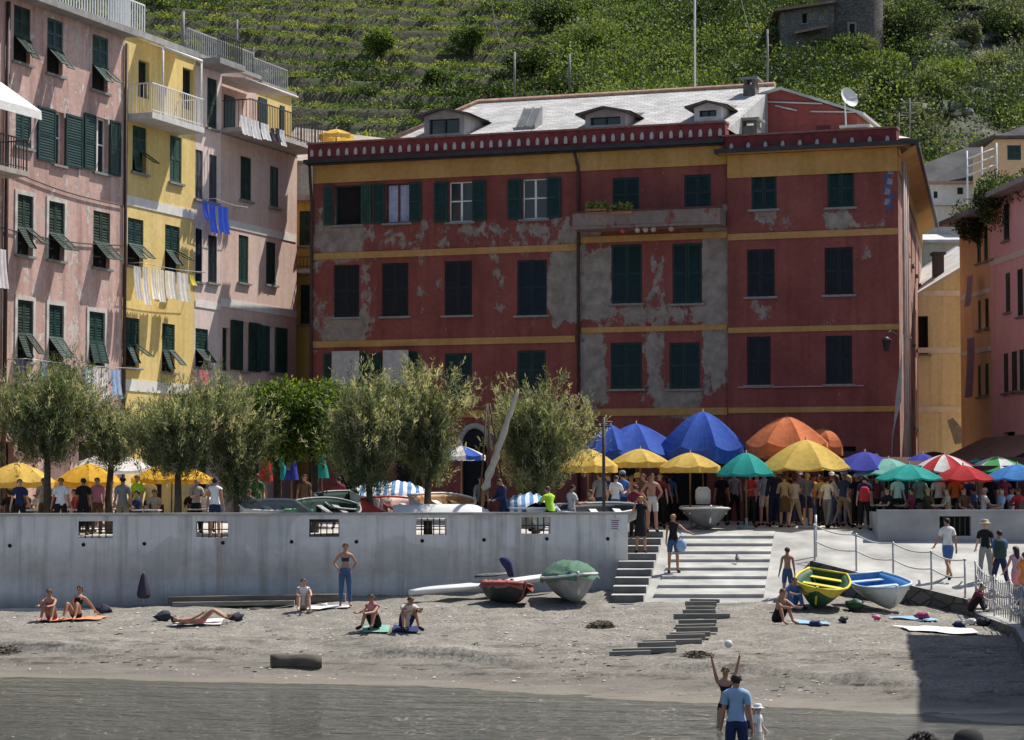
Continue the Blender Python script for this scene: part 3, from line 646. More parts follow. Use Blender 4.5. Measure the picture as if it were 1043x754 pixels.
for ya, yb in ((238.5,245),(334,339.5),(415.5,421)):
    xm = 742; u0, za = FC.hit(745, ya); zb = FC.hit(745, yb)[1]; s = MB(); FC.box(s, uS+.02, -.02, zb, za, .004, .05); s.build('string_course', YBAND, corner)
s = MB(); FC.box(s, uS+.02, 0, zGR-.85, zGR-.02, .004, .06); FS.box(s, .01, 26, zGR-.85, zGR-.02, .004, .06); s.build('frieze', YELF, corner)
ea = MB(); ov = .95
ea.face([FC.pt(uS-.25,zGR,.5), FC.pt(.55,zGR,.5), FC.pt(0,zGR-.0,0), FC.pt(uS-.25,zGR-.0,0)]); c0 = FC.pt(.75,zGR,.5)
fs = FS.pt(26,zGR,.7); ea.face([c0, fs, FS.pt(26,zGR-.35,0), FC.pt(0,zGR-.35,0.0)]); ea.build('eave_soffit', YELF, corner)
gt = MB(); FC.box(gt, uS-.35, .7, zGR+.004, zGR+.16, -.2, .55); gt.bar(c0+Vector((0,0,.06)), fs+Vector((0,0,.06)), .16); gt.build('gutter', GUT, corner)
cornice(corner, uS-.1, FC.hit(914,150)[0], zGR+.02, .62, LIP, .62, (-.02,.24))
rf = MB(); zc = zGR+.35; rf.face([FC.pt(uS+.1,zc,-.3), FC.pt(.4,zc,-.3), FC.pt(-1.5,zc+1.2,-7), FC.pt(uS+.1,zc+1.4,-7)]); rf.face([FC.pt(.4,zc,-.3), FS.pt(26,zc,.2), FS.pt(24,zc+1.2,-4), FC.pt(-1.5,zc+1.2,-7)]); rf.face([FC.pt(uS+.1,zc+1.4,-7), FC.pt(-1.5,zc+1.2,-7), FS.pt(24,zc+1.2,-4), FS.pt(24,zc,-12)])
rf.build('roof', SLATE, corner)
rr = random.Random(5)
for u, r in ((.35,.055),(.9,.04),(1.6,.06),(2.6,.05),(4.2,.05)): pipe(FS, corner, [(u, zGR-.5, .12+r), (u+rr.uniform(-.1,.1), 9, .12+r), (u, 3, .12+r)], r, mat('pale_pipe', (.34,.25,.22), .7, .2))
cb = MB()
for k in range(6):
    z = 4.2+k*.9; cb.tube([FC.pt(-.3, 5.2+k*.15, .05), FC.pt(-.1+.12*k*.3, 7.2, .2), FC.pt(.15, 9+.5*k*.2, .2)], .02, 5)
cb.build('cable', mat('pale_cable', (.4,.36,.33), .7, .2), corner)
u, z = FC.hit(905, 190); em = MB(); rr = random.Random(8)
for k in range(9):
    zz = z+.72-k*.18; a = rr.uniform(-.12,.06); em.face([FC.pt(u+a-.09,zz-.10,.006+.0004*k), FC.pt(u+a+.13,zz-.12,.006+.0004*k), FC.pt(u+a+.15,zz+.07,.006+.0004*k), FC.pt(u+a-.02,zz+.12,.006+.0004*k)], k % 2)
em.build('faded_wall_marking', [mat('faded_blue_paint', (.06,.09,.2), .8, .3), mat('faded_grey_paint', (.2,.23,.3), .8, .3)], corner)
# red gabled house on top
FG = FM.off(-6.5); hz = thing('rooftop_house', 'small red gabled house rising behind the corner building roof', 'house', FG.pt(FG.hit(815,140)[0], zGR+.5))
a, zt0 = FG.hit(768, 101); pk, zp = FG.hit(796, 92); b, zt1 = FG.hit(873, 117); zb = zGR-.5
mb = MB(); mb.face([FG.pt(a,zb,0), FG.pt(b,zb,0), FG.pt(b,zt1,0), FG.pt(pk,zp,0), FG.pt(a,zt0,0)]); mb.face([FG.pt(b,zb,0), FG.pt(b,zb,-6), FG.pt(b,zt1,-6), FG.pt(b,zt1,0)]); mb.face([FG.pt(a,zb,0), FG.pt(a,zb,-6), FG.pt(a,zt0,-6), FG.pt(a,zt0,0)]); mb.face([FG.pt(a,zb,-6), FG.pt(b,zb,-6), FG.pt(b,zt1,-6), FG.pt(pk,zp,-6), FG.pt(a,zt0,-6)])
mb.build('wall', plaster('red_house_plaster', (.30,.075,.065), (.36,.10,.085), (.36,.3,.27), .25, .3), hz)
r2 = MB()
for (p, zq) in ((a-.2, zt0-.02), (b+.3, zt1-.05)):
    r2.obox(FG.pt(p,zq,.25), FG.pt(pk,zp,.25)-FG.pt(p,zq,.25), FG.n*-6.5, Vector((0,0,.10)))
r2.build('roof', SLATE, hz)
u, z = FG.hit(834, 110); aw = MB(); 
for (x0, y0, x1, y1) in ((778,104,838,106),(826,114,872,114.5),(862,114,862,140),(790,108,812,113)):
    p = FG.pt(*FG.hit(x0,y0), .08); q = FG.pt(*FG.hit(x1,y1), .08); aw.tube([p, q], .035, 6)
aw.build('wall_pipe', mat('white_pipe', (.6,.58,.56), .6, .1), hz)
a, b, c, d = FG.rect(832, 128, 845, 140); dd = MB(); FG.box(dd, a, b, zb, d, .01, .06); dd.build('door', mat('dark_red_door', (.12,.03,.03), .7, .2), hz)
FY = FM.off(-5); a, b, c, d = FY.rect(858, 130, 884, 141); yb = MB(); FY.box(yb, a, b, c-.8, d, -1.5, 0); FY.box(yb, a-.1, b+.1, d+.003, d+.1, -1.6, .1, 1); tag(yb.build('roof_hut', [YELF, SLATE], loc=FY.pt((a+b)/2, c)), 'tiny yellow rooftop hut beside the red gable', 'hut')
# satellite dish
FDs = FM.off(-5.8); u, z = FDs.hit(866, 103); dsh = MB(); c = FDs.pt(u, z, .6); ax = (FDs.n*.55+FDs.d*.75+Vector((0,0,.35))).normalized(); t1 = ax.cross(Vector((0,0,1))).normalized(); t2 = t1.cross(ax)
rings = []
for i in range(5):
    q = i/4; rings.append([c+ax*(.14*q*q)+(t1*math.cos(2*math.pi*k/20)+t2*math.sin(2*math.pi*k/20))*(.01+.40*q) for k in range(20)])
dsh.loft(rings); dsh.tube([c, c+ax*.5-Vector((0,0,.15))], .02, 6); dsh.ball(c+ax*.5-Vector((0,0,.13)), .06); dsh.tube([c-ax*.02, c-ax*.15, FDs.pt(u, zGR+.3, .5)], .035, 6)
tag(dsh.build('satellite_dish', mat('dish_white', (.62,.62,.6), .6, .1), loc=(c.x, c.y, zGR)), 'white satellite dish at the low end of the red gable', 'satellite dish')
# ------------------------------------------------------------------ the receding row on the left
FL = Fac((-8.6, 92), (.352, .936))
PINK1 = plaster('stained_pink_plaster', (.46,.285,.24), (.60,.42,.365), (.52,.47,.44), .44, .75)
YEL = plaster('yellow_plaster', (.66,.48,.17), (.74,.56,.24), (.55,.5,.42), .16, .4)
PALEP = plaster('pale_pink_plaster', (.66,.53,.47), (.72,.60,.54), (.5,.45,.42), .22, .35)
SALM = plaster('salmon_plaster', (.60,.43,.36), (.67,.50,.43), (.45,.4,.38), .2, .35)
OCH = plaster('ochre_yellow_plaster', (.46,.30,.07), (.52,.36,.11), (.4,.35,.28), .2, .4)
WBAND = mat('white_band', (.68,.65,.6), .8, .12, 3); RAILW = mat('white_railing', (.70,.70,.70), .5, .08); CANV = fabric('white_canvas', (.78,.77,.75), .2)
ROOFG = mat('grey_roof_edge', (.27,.26,.25), .9, .25, 3)
def balcony(F, parent, u0, u1, z, dep, m_slab, m_rail, h=1.0, step=.14, th=.16):
    s = MB(); F.box(s, u0, u1, z-th, z, .006, dep); b = s.build('balcony', m_slab, parent); r = MB()
    for u in (u0+.02, u1-.06):
        F.box(r, u, u+.04, z+h-.04, z+h, .02, dep-.02)
        k = int(dep/step)
        for i in range(k): n = dep*(i+.5)/k; F.box(r, u+.01, u+.03, z, z+h-.04, n-.011, n+.011)
    F.box(r, u0+.062, u1-.062, z+h-.04, z+h, dep-.06, dep-.02); F.box(r, u0+.062, u1-.062, z+.08, z+.11, dep-.055, dep-.025); k = int((u1-u0)/step)
    for i in range(1, k): u = u0+(u1-u0)*i/k; F.box(r, u-.011, u+.011, z+.002, z+h-.042, dep-.052, dep-.03)
    r.build('balcony_railing', m_rail, b); return b
def body(F, parent, u0, u1, ztop, m, ops, back=9, zb=2.6, step=None):
    mb = MB(); holed(F, mb, u0, u1, zb, ztop, ops, .22, step=step)
    mb.face([F.pt(u0,zb,0), F.pt(u0,ztop,0), F.pt(u0,ztop,-back), F.pt(u0,zb,-back)]); mb.face([F.pt(u1,zb,-back), F.pt(u1,ztop,-back), F.pt(u1,ztop,0), F.pt(u1,zb,0)])
    mb.face([F.pt(u0,zb,-back), F.pt(u0,ztop,-back), F.pt(u1,ztop,-back), F.pt(u1,zb,-back)]); return mb.build('wall', m, parent)
def flat_roof(F, parent, u0, u1, z, over, m=ROOFG, back=9, th=.22):
    s = MB(); F.box(s, u0, u1, z+.002, z+th, -back, over); return s.build('roof', m, parent)
def facade_building(name, lab, F, xs, ztop, m, wl, over=.35, doors=(), back=9, cat='building', shut=GREEN, zb=2.6):
    u0, u1 = xs; b = thing(name, lab, cat, F.pt((u0+u1)/2, 2.75)); ops = []; todo = []
    for (r, st, kw) in wl:
        rc = F.rect(*r); ops.append(rc); todo.append((rc, st, kw))
    dd = [F.rect(*d) for d in doors]; dd = [(a, c, 2.78, d) for a, c, _, d in dd]
    body(F, b, u0, u1, ztop, m, ops+dd, back, zb)
    for rc, st, kw in todo: window(F, rc, b, st, kw.pop('m', shut), **kw)
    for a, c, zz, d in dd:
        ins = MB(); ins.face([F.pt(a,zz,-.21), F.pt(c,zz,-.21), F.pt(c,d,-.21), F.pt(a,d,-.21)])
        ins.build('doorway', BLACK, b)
    if over is not None: flat_roof(F, b, u0, u1, ztop, over, back=back)
    return b
def hu(x, y=300): return FL.hit(x, y)[0]
zP = FL.hit(128, 39)[1]
A_ = dict
w1 = [((14,7,31,64),'awn',A_(flaps=(.75,.6))),((48,20,64,76),'awn',A_(flaps=(.8,.7))),((94,37,110,93),'awn',A_(flaps=(.8,.75))),
      ((16,104,32,150),'closed',A_()),((55,114,65,168),'halfopen',A_(leafw=1.05)),((96,120,110,176),'open',A_(leafw=.72,m=GREEN)),
      ((17,199,33,260),'awn',A_(flaps=(.7,.8),trim=TRIMW)),((49,206,65,265),'awn',A_(flaps=(.9,.75),trim=TRIMW)),((95,216,112,273),'awn',A_(flaps=(.85,.7))),
      ((17,306,33,368),'awn',A_(flaps=(.4,.75),trim=TRIMW)),((49,311,64,371),'awn',A_(flaps=(.6,.7),trim=TRIMW)),((90,318,106,372),'awn',A_(flaps=(.25,.25),trim=TRIMW)),((18,412,34,460),'dark',A_(openl=(0,0))),((50,415,66,462),'dark',A_(openl=(0,0)))]
pk1 = facade_building('pink_apartment_building', 'tall stained pink building with propped green shutters at the left edge', FL, (hu(-90), hu(125)-.01), zP, PINK1, w1, .55, doors=((0,450,14,500),(80,450,100,500)))
def railing(F, parent, u0, u1, z, n, h, m, name='roof_railing'):
    r = MB(); F.box(r, u0, u1, z+h, z+h+.05, n-.025, n+.025); F.box(r, u0, u1, z+.06, z+.1, n-.02, n+.02); k = int((u1-u0)/.17)
    for i in range(k+1): u = u0+(u1-u0)*i/k; F.box(r, u-.016, u+.016, z, z+h, n-.016, n+.016)
    return r.build(name, m, parent)
railing(FL, pk1, hu(20), hu(126), zP+.225, .1, 1.15, RAILW)
pp = MB(); pp.tube([FL.pt(hu(125), zP-.2, .08), FL.pt(hu(125), 3, .08)], .06, 8); pp.tube([FL.pt(hu(3), zP-.2, .09), FL.pt(hu(3), 3, .09)], .07, 8); pp.build('downpipe', PIPE, pk1)
Fb_ = FL.off(1.1); ub = Fb_.hit(29, 160)[0]; zb = Fb_.hit(15, 172)[1]; balcony(FL, pk1, hu(-60), ub, zb, 1.15, mat('old_balcony_stone', (.36,.32,.29), .9, .25), DARKMETAL)
aw = MB(); ua, ub2 = hu(-60), Fb_.hit(31, 110)[0]; zt = zb+2.9
for k in range(8):
    a, b = lerp(ua, ub2, k/8), lerp(ua, ub2, (k+1)/8); aw.face([FL.pt(a, zt, .03), FL.pt(b, zt, .03), FL.pt(b, zt-1.0, 1.5), FL.pt(a, zt-1.0, 1.5)]); aw.face([FL.pt(a, zt-1.0, 1.5), FL.pt(b, zt-1.0, 1.5), FL.pt(b, zt-1.28, 1.52), FL.pt(a, zt-1.28, 1.52)])
aw.tube([FL.pt(ub2-.1, zb+.9, 1.1), FL.pt(ub2-.05, zt-1.0, 1.49)], .025, 6); aw.build('awning', CANV, pk1)
for yy in (197, 303): 
    pass
# yellow
zY = FL.hit(166, 47)[1]; uYa, uYb = hu(125), hu(198)
w2 = [((135,129,149,176),'awn',A_(flaps=(.2,.9),m=GREEN)),((173,139,185,186),'closed',A_()),((130,223,146,271),'awn',A_(flaps=(.85,.9))),((168,230,183,277),'awn',A_(flaps=(.8,1.0))),((128,324,142,374),'awn',A_(flaps=(.5,.9))),((165,330,178,379),'awn',A_(flaps=(.4,.7))),
      ((141,62,152,100),'dark',A_(sill=False,openl=(0,0))),((186,70,197,112),'dark',A_(sill=False,openl=(0,0)))]
yl = facade_building('yellow_apartment_building', 'bright yellow building with a white balcony and laundry beside the tall pink one', FL, (uYa, uYb-.01), zY, YEL, w2, .1, doors=((150,440,170,500),))
Fq = FL.off(1.0); zfl = Fq.hit(166, 118)[1]; balcony(FL, yl, uYa+.1, Fq.hit(207, 120)[0], zfl, 1.05, mat('balcony_white', (.55,.54,.53), .85, .15), RAILW, h=1.05, step=.15, th=.2)
aw = MB(); zt = zfl+2.75; ua, ub2 = uYa+.9, Fq.hit(205, 80)[0]
for k in range(6):
    a, b = lerp(ua, ub2, k/6), lerp(ua, ub2, (k+1)/6); aw.face([FL.pt(a, zt, .03), FL.pt(b, zt, .03), FL.pt(b, zt-.35, 1.0), FL.pt(a, zt-.35, 1.0)])
for u in (ua, ub2): aw.tube([FL.pt(u, zfl, 1.0), FL.pt(u, zt-.35, 1.0)], .035, 6)
aw.tube([FL.pt(ua, zt-.35, 1.02), FL.pt(ub2, zt-.35, 1.02)], .05, 6); aw.build('awning', CANV, yl)
railing(FL, yl, uYa, hu(160), zY+.225, -.6, 1.2, RAILW)
def bandL(parent, x0, x1, y, h, m=WBAND):
    u0, z = FL.hit(x0, y); s = MB(); FL.box(s, u0, FL.hit(x1, y)[0], z-h/2, z+h/2, .003, .03); s.build('string_course', m, parent)
bandL(yl, 126, 197.5, 203, .34); bandL(yl, 126, 197.5, 392, .4)
# narrow pale pink
zN = FL.hit(211, 70)[1]
w3 = [((211,80,221,131),'closed',A_()),((199,153,206.5,203),'closed',A_(m=mat('grey_shutter_paint',(.07,.07,.08),.6,.3))),((213,158,221,206),'closed',A_(m=MATS['grey_shutter_paint'])),((199,233,206,287),'closed',A_(m=BLUSH)),((212,240,221,288),'closed',A_(m=BLUSH)),((199,335,212,374),'awn',A_(flaps=(.8,.8)))]
nr = facade_building('narrow_pale_building', 'narrow pale pink building squeezed between the yellow and salmon ones', FL, (uYb, hu(224.5)-.01), zN, PALEP, w3, 1.0, doors=((202,440,215,500),))
bandL(nr, 198.5, 224, 309, .25); railing(FL, nr, uYb+.1, hu(224), zN+.225, .85, .9, DARKMETAL)
# salmon
uSa, uSb = hu(224.5), hu(302); zS = FL.hit(263, 148)[1]
w4 = [((245,160,256,204),'closed',A_()),((275,170,284,211),'closed',A_()),((243,240,253,288),'closed',A_()),((271,247,281,290),'closed',A_()),((226.5,334,234,378),'dark',A_(openl=(0,0),sill=False)),((246,328,252,378),'halfopen',A_(leafw=.95)),((273,333,279,379),'halfopen',A_(leafw=1.0))]
sm = facade_building('salmon_apartment_building', 'salmon pink building at the far end of the row beside the red facade', FL, (uSa, uSb), zS, SALM, w4, .02, doors=((250,440,268,500),))
bandL(sm, 225, 301.5, 226, .3); bandL(sm, 225, 301.5, 308, .3)
balcony(FL, sm, uSa, uSb-.1, zS+.23, 1.25, mat('balcony_grey_concrete', (.40,.37,.35), .9, .2), DARKMETAL, h=1.05)
FT = FL.off(-1.3); zT1 = FT.hit(245, 75)[1]; zT2 = FT.hit(280, 92)[1]; um = FT.hit(262, 100)[0]
mb = MB(); FT.box(mb, uSa, um, zS+.2, zT1, -6, 0); FT.box(mb, um+.01, FT.hit(297,100)[0], zS+.2, zT2, -6, 0, 1); FT.box(mb, uSa-.1, um+.1, zT1, zT1+.15, -6.2, .15, 2); FT.box(mb, um+.105, FT.hit(299,100)[0], zT2, zT2+.15, -6.2, .15, 2); mb.build('top_storey', [SALM, YEL, ROOFG], sm)
for x0, x1, y0, y1 in ((228,238,98,135),(263,271,100,138),(285,289,108,140)):
    rc = FT.rect(x0, y0, x1, y1); dd = MB(); FT.box(dd, rc[0], rc[1], zS+.25, rc[3], .005, .05); dd.build('door', GREEN, sm)
aw = MB(); za = FT.hit(245, 92)[1]; ua, ub2 = uSa+.1, FT.hit(252, 96)[0]
for k in range(5):
    a, b = lerp(ua, ub2, k/5), lerp(ua, ub2, (k+1)/5); aw.face([FT.pt(a, za, .03), FT.pt(b, za, .03), FT.pt(b, za-.3, 2.2), FT.pt(a, za-.3, 2.2)])
aw.tube([FT.pt(ua, za-.32, 2.2), FT.pt(ub2, za-.32, 2.2)], .05, 6); aw.build('awning', mat('faded_awning', (.5,.45,.42), .85, .2), sm)
railing(FT, sm, uSa, um, zT1+.15, -.2, .9, mat('grey_rail', (.3,.3,.3), .5, .2)); railing(FT, sm, um, FT.hit(297,100)[0], zT2+.15, -.2, .9, MATS['grey_rail'])
# shadowed yellow building in the gap
FGp = Fac(W(303, 300, 93.2).xy, (1, -.05)); gp = facade_building('gap_building', 'shaded ochre building in the gap between the salmon and red ones', FGp, (-1.2, 1.6), FGp.hit(310,205)[1], OCH, [((305,215,316,250),'closed',A_()),((306,290,316,330),'closed',A_())], .3, doors=(), back=6)
balcony(FGp, gp, -.2, 1.5, FGp.hit(310,276)[1], .9, mat('cream_balcony', (.5,.46,.4), .9, .2), DARKMETAL, h=.5)
FGq = Fac(W(296, 160, 98).xy, (1, -.05)); gh = thing('grey_roofed_house', 'grey roofed house behind the ochre one below the vineyard', 'house', FGq.pt(1.5, 2.8)); mb = MB(); FGq.box(mb, -.5, 4.2, 2.6, FGq.hit(310,165)[1], -7, 0); mb.build('wall', plaster('old_grey_plaster', (.36,.34,.31), (.42,.4,.37), (.3,.28,.26), .3, .3), gh)
z = FGq.hit(310,165)[1]; r2 = MB(); r2.face([FGq.pt(-.8,z,.4), FGq.pt(4.5,z,.4), FGq.pt(4.5,z+1.9,-7), FGq.pt(-.8,z+2.6,-7)]); r2.face([FGq.pt(-.8,z-.1,.4), FGq.pt(4.5,z-.1,.4), FGq.pt(4.5,z,.4), FGq.pt(-.8,z,.4)]); r2.build('roof', mat('old_tile_roof', (.33,.27,.23), .9, .3, 3, bmp=.5), gh)
fw = MB(); a,b,c,d = FGp.rect(303.5, 166, 316, 206); FGp.box(fw, a, b, c, d, -.6, -.55); fw.build('glazed_screen', mat('glazed_screen', (.35,.37,.38), .3, .25, 8), gp)
# ------------------------------------------------------------------ right-hand street
FRt = Fac((19.67, 94.3), (.077, -1)); zPk = FRt.hit(1009, 208)[1]; zOr = FRt.hit(1000, 222)[1]
PKR = plaster('deep_pink_plaster', (.76,.44,.47), (.80,.50,.53), (.45,.38,.36), .15, .3); ORR = plaster('orange_plaster', (.68,.46,.27), (.74,.52,.31), (.4,.33,.27), .2, .3)
pkb = facade_building('pink_street_building', 'deep pink building at the right edge with dark shutters', FRt, (0.01, 15), zPk, PKR, [((1022,207,1028,245),'closed',A_()),((1024,278,1029,318),'closed',A_()),((1036,274,1042,322),'closed',A_()),((1022,360,1027,400),'closed',A_()),((1030,358,1036,398),'closed',A_()),((1038,356,1043,398),'closed',A_())], .8, doors=((1022,440,1034,490),))
u0, z = FRt.hit(1011, 268); s = MB(); FRt.box(s, .02, 15, z-.12, z+.12, .003, .04); s.build('string_course', WBAND, pkb)
orb = facade_building('orange_street_building', 'orange building behind the pink one at the far right corner of the square', FRt, (-4.6, -.01), zOr, ORR, [((995,232,999,268),'closed',A_()),((1002,230,1006,266),'closed',A_()),((1008,228,1012,264),'closed',A_()),((996,306,999,336),'closed',A_()),((1003,304,1007,334),'closed',A_()),((996,372,999,404),'closed',A_()),((1003,370,1007,402),'closed',A_())], .9)
for y in (297, 356):
    u0, z = FRt.hit(1003, y); s = MB(); FRt.box(s, -4.5, -.05, z-.1, z+.1, .003, .04); s.build('string_course', WBAND, orb)
cl = MB(); u, z = FRt.hit(1013, 455); 
for k in range(10):
    a, b = -1+k*1.1, -1+(k+1)*1.1; cl.face([FRt.pt(a, 6.2, .03), FRt.pt(b, 6.2, .03), FRt.pt(b, 5.0, 2.6), FRt.pt(a, 5.0, 2.6)]); cl.face([FRt.pt(a, 5.0, 2.6), FRt.pt(b, 5.0, 2.6), FRt.pt(b, 4.75, 2.62), FRt.pt(a, 4.75, 2.62)])
cl.build('shop_awning', mat('brown_awning', (.20,.15,.125), .9, .25), pkb)
FYl = Fac((W(934, 300, 101)).xy, (1, -.03)); yb2 = thing('yellow_back_building', 'yellow building closing the street behind the square with a sloping pale roof', 'building', FYl.pt(1.5, 2.9))
a0, z0 = FYl.hit(928, 305); a1, z1 = FYl.hit(999, 262); mb = MB()
rw = FYl.rect(935, 322, 945.5, 361); holed(FYl, mb, a0, a1, 2.6, z0-.05, [rw], .3); mb.face([FYl.pt(a0,z0-.05,0), FYl.pt(a1,z0-.05,0), FYl.pt(a1,z1,0), FYl.pt(a0,z0,0)]); mb.build('wall', plaster('mustard_plaster', (.66,.57,.37), (.72,.64,.44), (.50,.45,.37), .25, .5), yb2); window(FYl, rw, yb2, 'dark', GREEN, openl=(0,0))
r2 = MB(); r2.obox(FYl.pt(a0-.1,z0-.05,.35), FYl.pt(a1,z1-.03,.35)-FYl.pt(a0-.1,z0-.05,.35), FYl.n*-7+Vector((0,0,1.1)), Vector((0,0,.12))); r2.build('roof', SLATE, yb2)
for y in (299, 357, 417):
    u0, z = FYl.hit(950, y); s = MB(); FYl.box(s, a0, a1, z-.12, z+.12, .003, .04); s.build('string_course', WBAND, yb2)
ch = MB(); a, b, c, d = FYl.rect(955, 257, 965, 296); FYl.box(ch, a, b, c-.6, d, -1.6, -.9); FYl.box(ch, a-.08, b+.08, d, d+.1, -1.7, -.8); ch.build('chimney', mat('sooty_chimney2', (.07,.06,.055), .9, .3), yb2)
dv = MB(); u, z = FYl.hit(932, 470); ar2 = [FYl.pt(a0+.05, 2.9, .02), FYl.pt(a0+2.0, 2.9, .02)]+[FYl.pt(a0+.95+1.05*math.cos(t), 4.6+1.1*math.sin(t), .02) for t in [math.pi*i/12 for i in range(13)]]
dv.face(ar2); dv.build('archway', BLACK, yb2)
pt_ = MB(); u, z = FYl.hit(972, 440); pt_.face([FYl.pt(u-.3, z+.5, .005), FYl.pt(u+.02, z-.55, .005), FYl.pt(u+.32, z-.5, .005), FYl.pt(u+.3, z+.2, .005), FYl.pt(u-.05, z+.62, .005)]); pt_.build('plaster_patch', mat('grey_patch', (.2,.2,.19), .9, .25), yb2)
# houses climbing the slope behind
CREAM = plaster('cream_plaster', (.60,.55,.46), (.66,.61,.53), (.45,.42,.38), .2, .3); GREENW = plaster('pale_green_plaster', (.50,.52,.42), (.56,.58,.48), (.4,.4,.36), .2, .3)
def back_house(lab, D, x0, x1, yt, yb, m, wins, roofrise=.0, rm=ROOFG, yaw=-.02, dep=6):
    F = Fac(W(x0, 200, D).xy, (1, yaw)); u1 = F.hit(x1, 200)[0]; zt = F.hit(x0, yt)[1]; zb = F.hit(x0, yb)[1]-4
    b = thing('hillside_house', lab, 'house', F.pt(u1/2, zb)); ops = [F.rect(*w) for w in wins]; mb = MB(); holed(F, mb, 0, u1, zb, zt, ops, .2); mb.face([F.pt(0,zb,0), F.pt(0,zt,0), F.pt(0,zt,-dep), F.pt(0,zb,-dep)]); mb.face([F.pt(u1,zb,-dep), F.pt(u1,zt,-dep), F.pt(u1,zt,0), F.pt(u1,zb,0)]); mb.build('wall', m, b)
    for r in ops: window(F, r, b, 'closed', GREEN, sill=False)
    r2 = MB(); r2.obox(F.pt(-.2,zt+.002,.3), F.d*(u1+.4), F.n*-(dep+.4)+Vector((0,0,roofrise)), Vector((0,0,.14))); r2.build('roof', rm, b); return b
back_house('pale green house with grey lean-to roof behind the yellow building', 108, 925, 986, 248, 300, GREENW, [((950,262,956,272))], 1.0, SLATE)
back_house('cream house with a long plain wall above the pale green one', 114, 925, 990, 210, 245, CREAM, [((975,218,981,226))], .3, SLATE)
back_house('white house with small windows topmost among those behind the street', 120, 934, 994, 188, 212, plaster('whitewash', (.62,.61,.58), (.68,.67,.64), (.5,.48,.45), .2, .3), [((975,191,981,198)),((951,195,955,202))], .2, mat('terracotta_edge', (.40,.25,.17), .9, .3, 3))
back_house('orange house above the roof garden at the right edge', 112, 1014, 1075, 142, 172, ORR, [((1026,148,1040,163))], .5, mat('dark_old_tile', (.10,.085,.075), .9, .3))
rw = MB(); ps = [W(938, 168, 128), W(1085, 112, 134), W(1085, 160, 131), W(938, 190, 126)]; dvec = Vector((0,3,-.4)); rw.face([ps[3], ps[2], ps[1], ps[0]]); rw.face([ps[0], ps[1], ps[1]+dvec, ps[0]+dvec]); rw.face([ps[3]+dvec-Vector((0,0,4)), ps[2]+dvec-Vector((0,0,4)), ps[2], ps[3]])
tag(rw.build('retaining_wall', mat('grey_render_wall', (.075,.075,.077), .95, .35, .8, bmp=.3), loc=ps[3]), 'wide dark grey retaining wall sloping up behind the hillside houses', 'wall')
r2 = MB(); F = Fac(W(984, 170, 109).xy, (1, 0))
for y in (158, 166, 175):
    p, q = F.pt(F.hit(985, y+4)[0], F.hit(985, y+4)[1]), F.pt(F.hit(1016, y-8)[0], F.hit(1016, y-8)[1]); r2.tube([p, q], .035, 6)
for x, y in ((985,0),(1000,-4),(1015,-8)): 
    u, z = F.hit(x, 160+y); r2.tube([F.pt(u, z-3), F.pt(u, z+.3)], .04, 6)
tag(r2.build('white_railing', RAILW, loc=F.pt(1,12)), 'white terrace railing beside the roof garden', 'railing')
# ------------------------------------------------------------------ the church, out of frame to the right, that shades the beach
chx = thing('church', 'plain stone church standing on the quay', 'church', (19, 52, .76))
mb = MB(); pts = [(15.0,59.6),(13.1,45.6),(22.6,44.6),(24.6,58.6)]
for i in range(4):
    a, b = pts[i], pts[(i+1) % 4]; mb.face([(a[0],a[1],.7), (b[0],b[1],.7), (b[0],b[1],10.6), (a[0],a[1],10.6)])
mb.build('wall', stone('church_stone', (.30,.27,.23), (.42,.38,.33), 2.5), chx)
r2 = MB(); c_ = [(14.7,59.8),(12.8,45.3),(22.9,44.3),(24.9,58.8)]
rg = [(19.6,59.4,13.4),(17.9,44.9,13.4)]
r2.face([(c_[0][0],c_[0][1],10.6), (c_[1][0],c_[1][1],10.6), rg[1], rg[0]]); r2.face([rg[0], rg[1], (c_[2][0],c_[2][1],10.6), (c_[3][0],c_[3][1],10.6)]); r2.face([(c_[0][0],c_[0][1],10.6), rg[0], (c_[3][0],c_[3][1],10.6)]); r2.face([(c_[1][0],c_[1][1],10.6), (c_[2][0],c_[2][1],10.6), rg[1]]); r2.face([(c_[i][0],c_[i][1],10.59) for i in range(4)])
r2.build('roof', SLATE, chx)
# ------------------------------------------------------------------ hillside
def sstep(a, b, x): t = max(0, min(1, (x-a)/(b-a))); return t*t*(3-2*t)
def hill_base(X, D):
    z = 11.0+(D-104)*.375-.035*X+3.0*noise.noise((X*.02, D*.02, 5))
    z -= 4.0*sstep(10, 24, X)*(1-sstep(120, 150, D))
    q = math.hypot((X-24)/13, (D-167)/12); z += 1.5*max(0, 1-q)
    return z
def terr_w(X, D): return 1-sstep(-4, 12, X+6*noise.noise((X*.03, D*.03, 1)))
def hill_z(X, D):
    b = hill_base(X, D); st = 1.75; q = b/st+.35*noise.noise((X*.05, D*.03, 9)); fl = math.floor(q); fr = q-fl
    t = (fl+max(0, (fr-.86)/.14)*.92+fr*.08)*st-.35*st*noise.noise((X*.05, D*.03, 9))
    n = .8*noise.noise((X*.12, D*.12, 2))+.5*noise.noise((X*.3, D*.3, 4))
    return lerp(b+n*1.6, t+n*.18, terr_w(X, D))
xs = np.arange(-75, 75.1, .9); ds = np.concatenate([np.arange(103, 140, .8), np.arange(140, 216, .32), np.arange(216, 330, 6)])
V = np.array([(x, d, hill_z(x, d)) for d in ds for x in xs]); nx = len(xs)
Fq = np.array([(j*nx+i, j*nx+i+1, (j+1)*nx+i+1, (j+1)*nx+i) for j in range(len(ds)-1) for i in range(nx-1)])
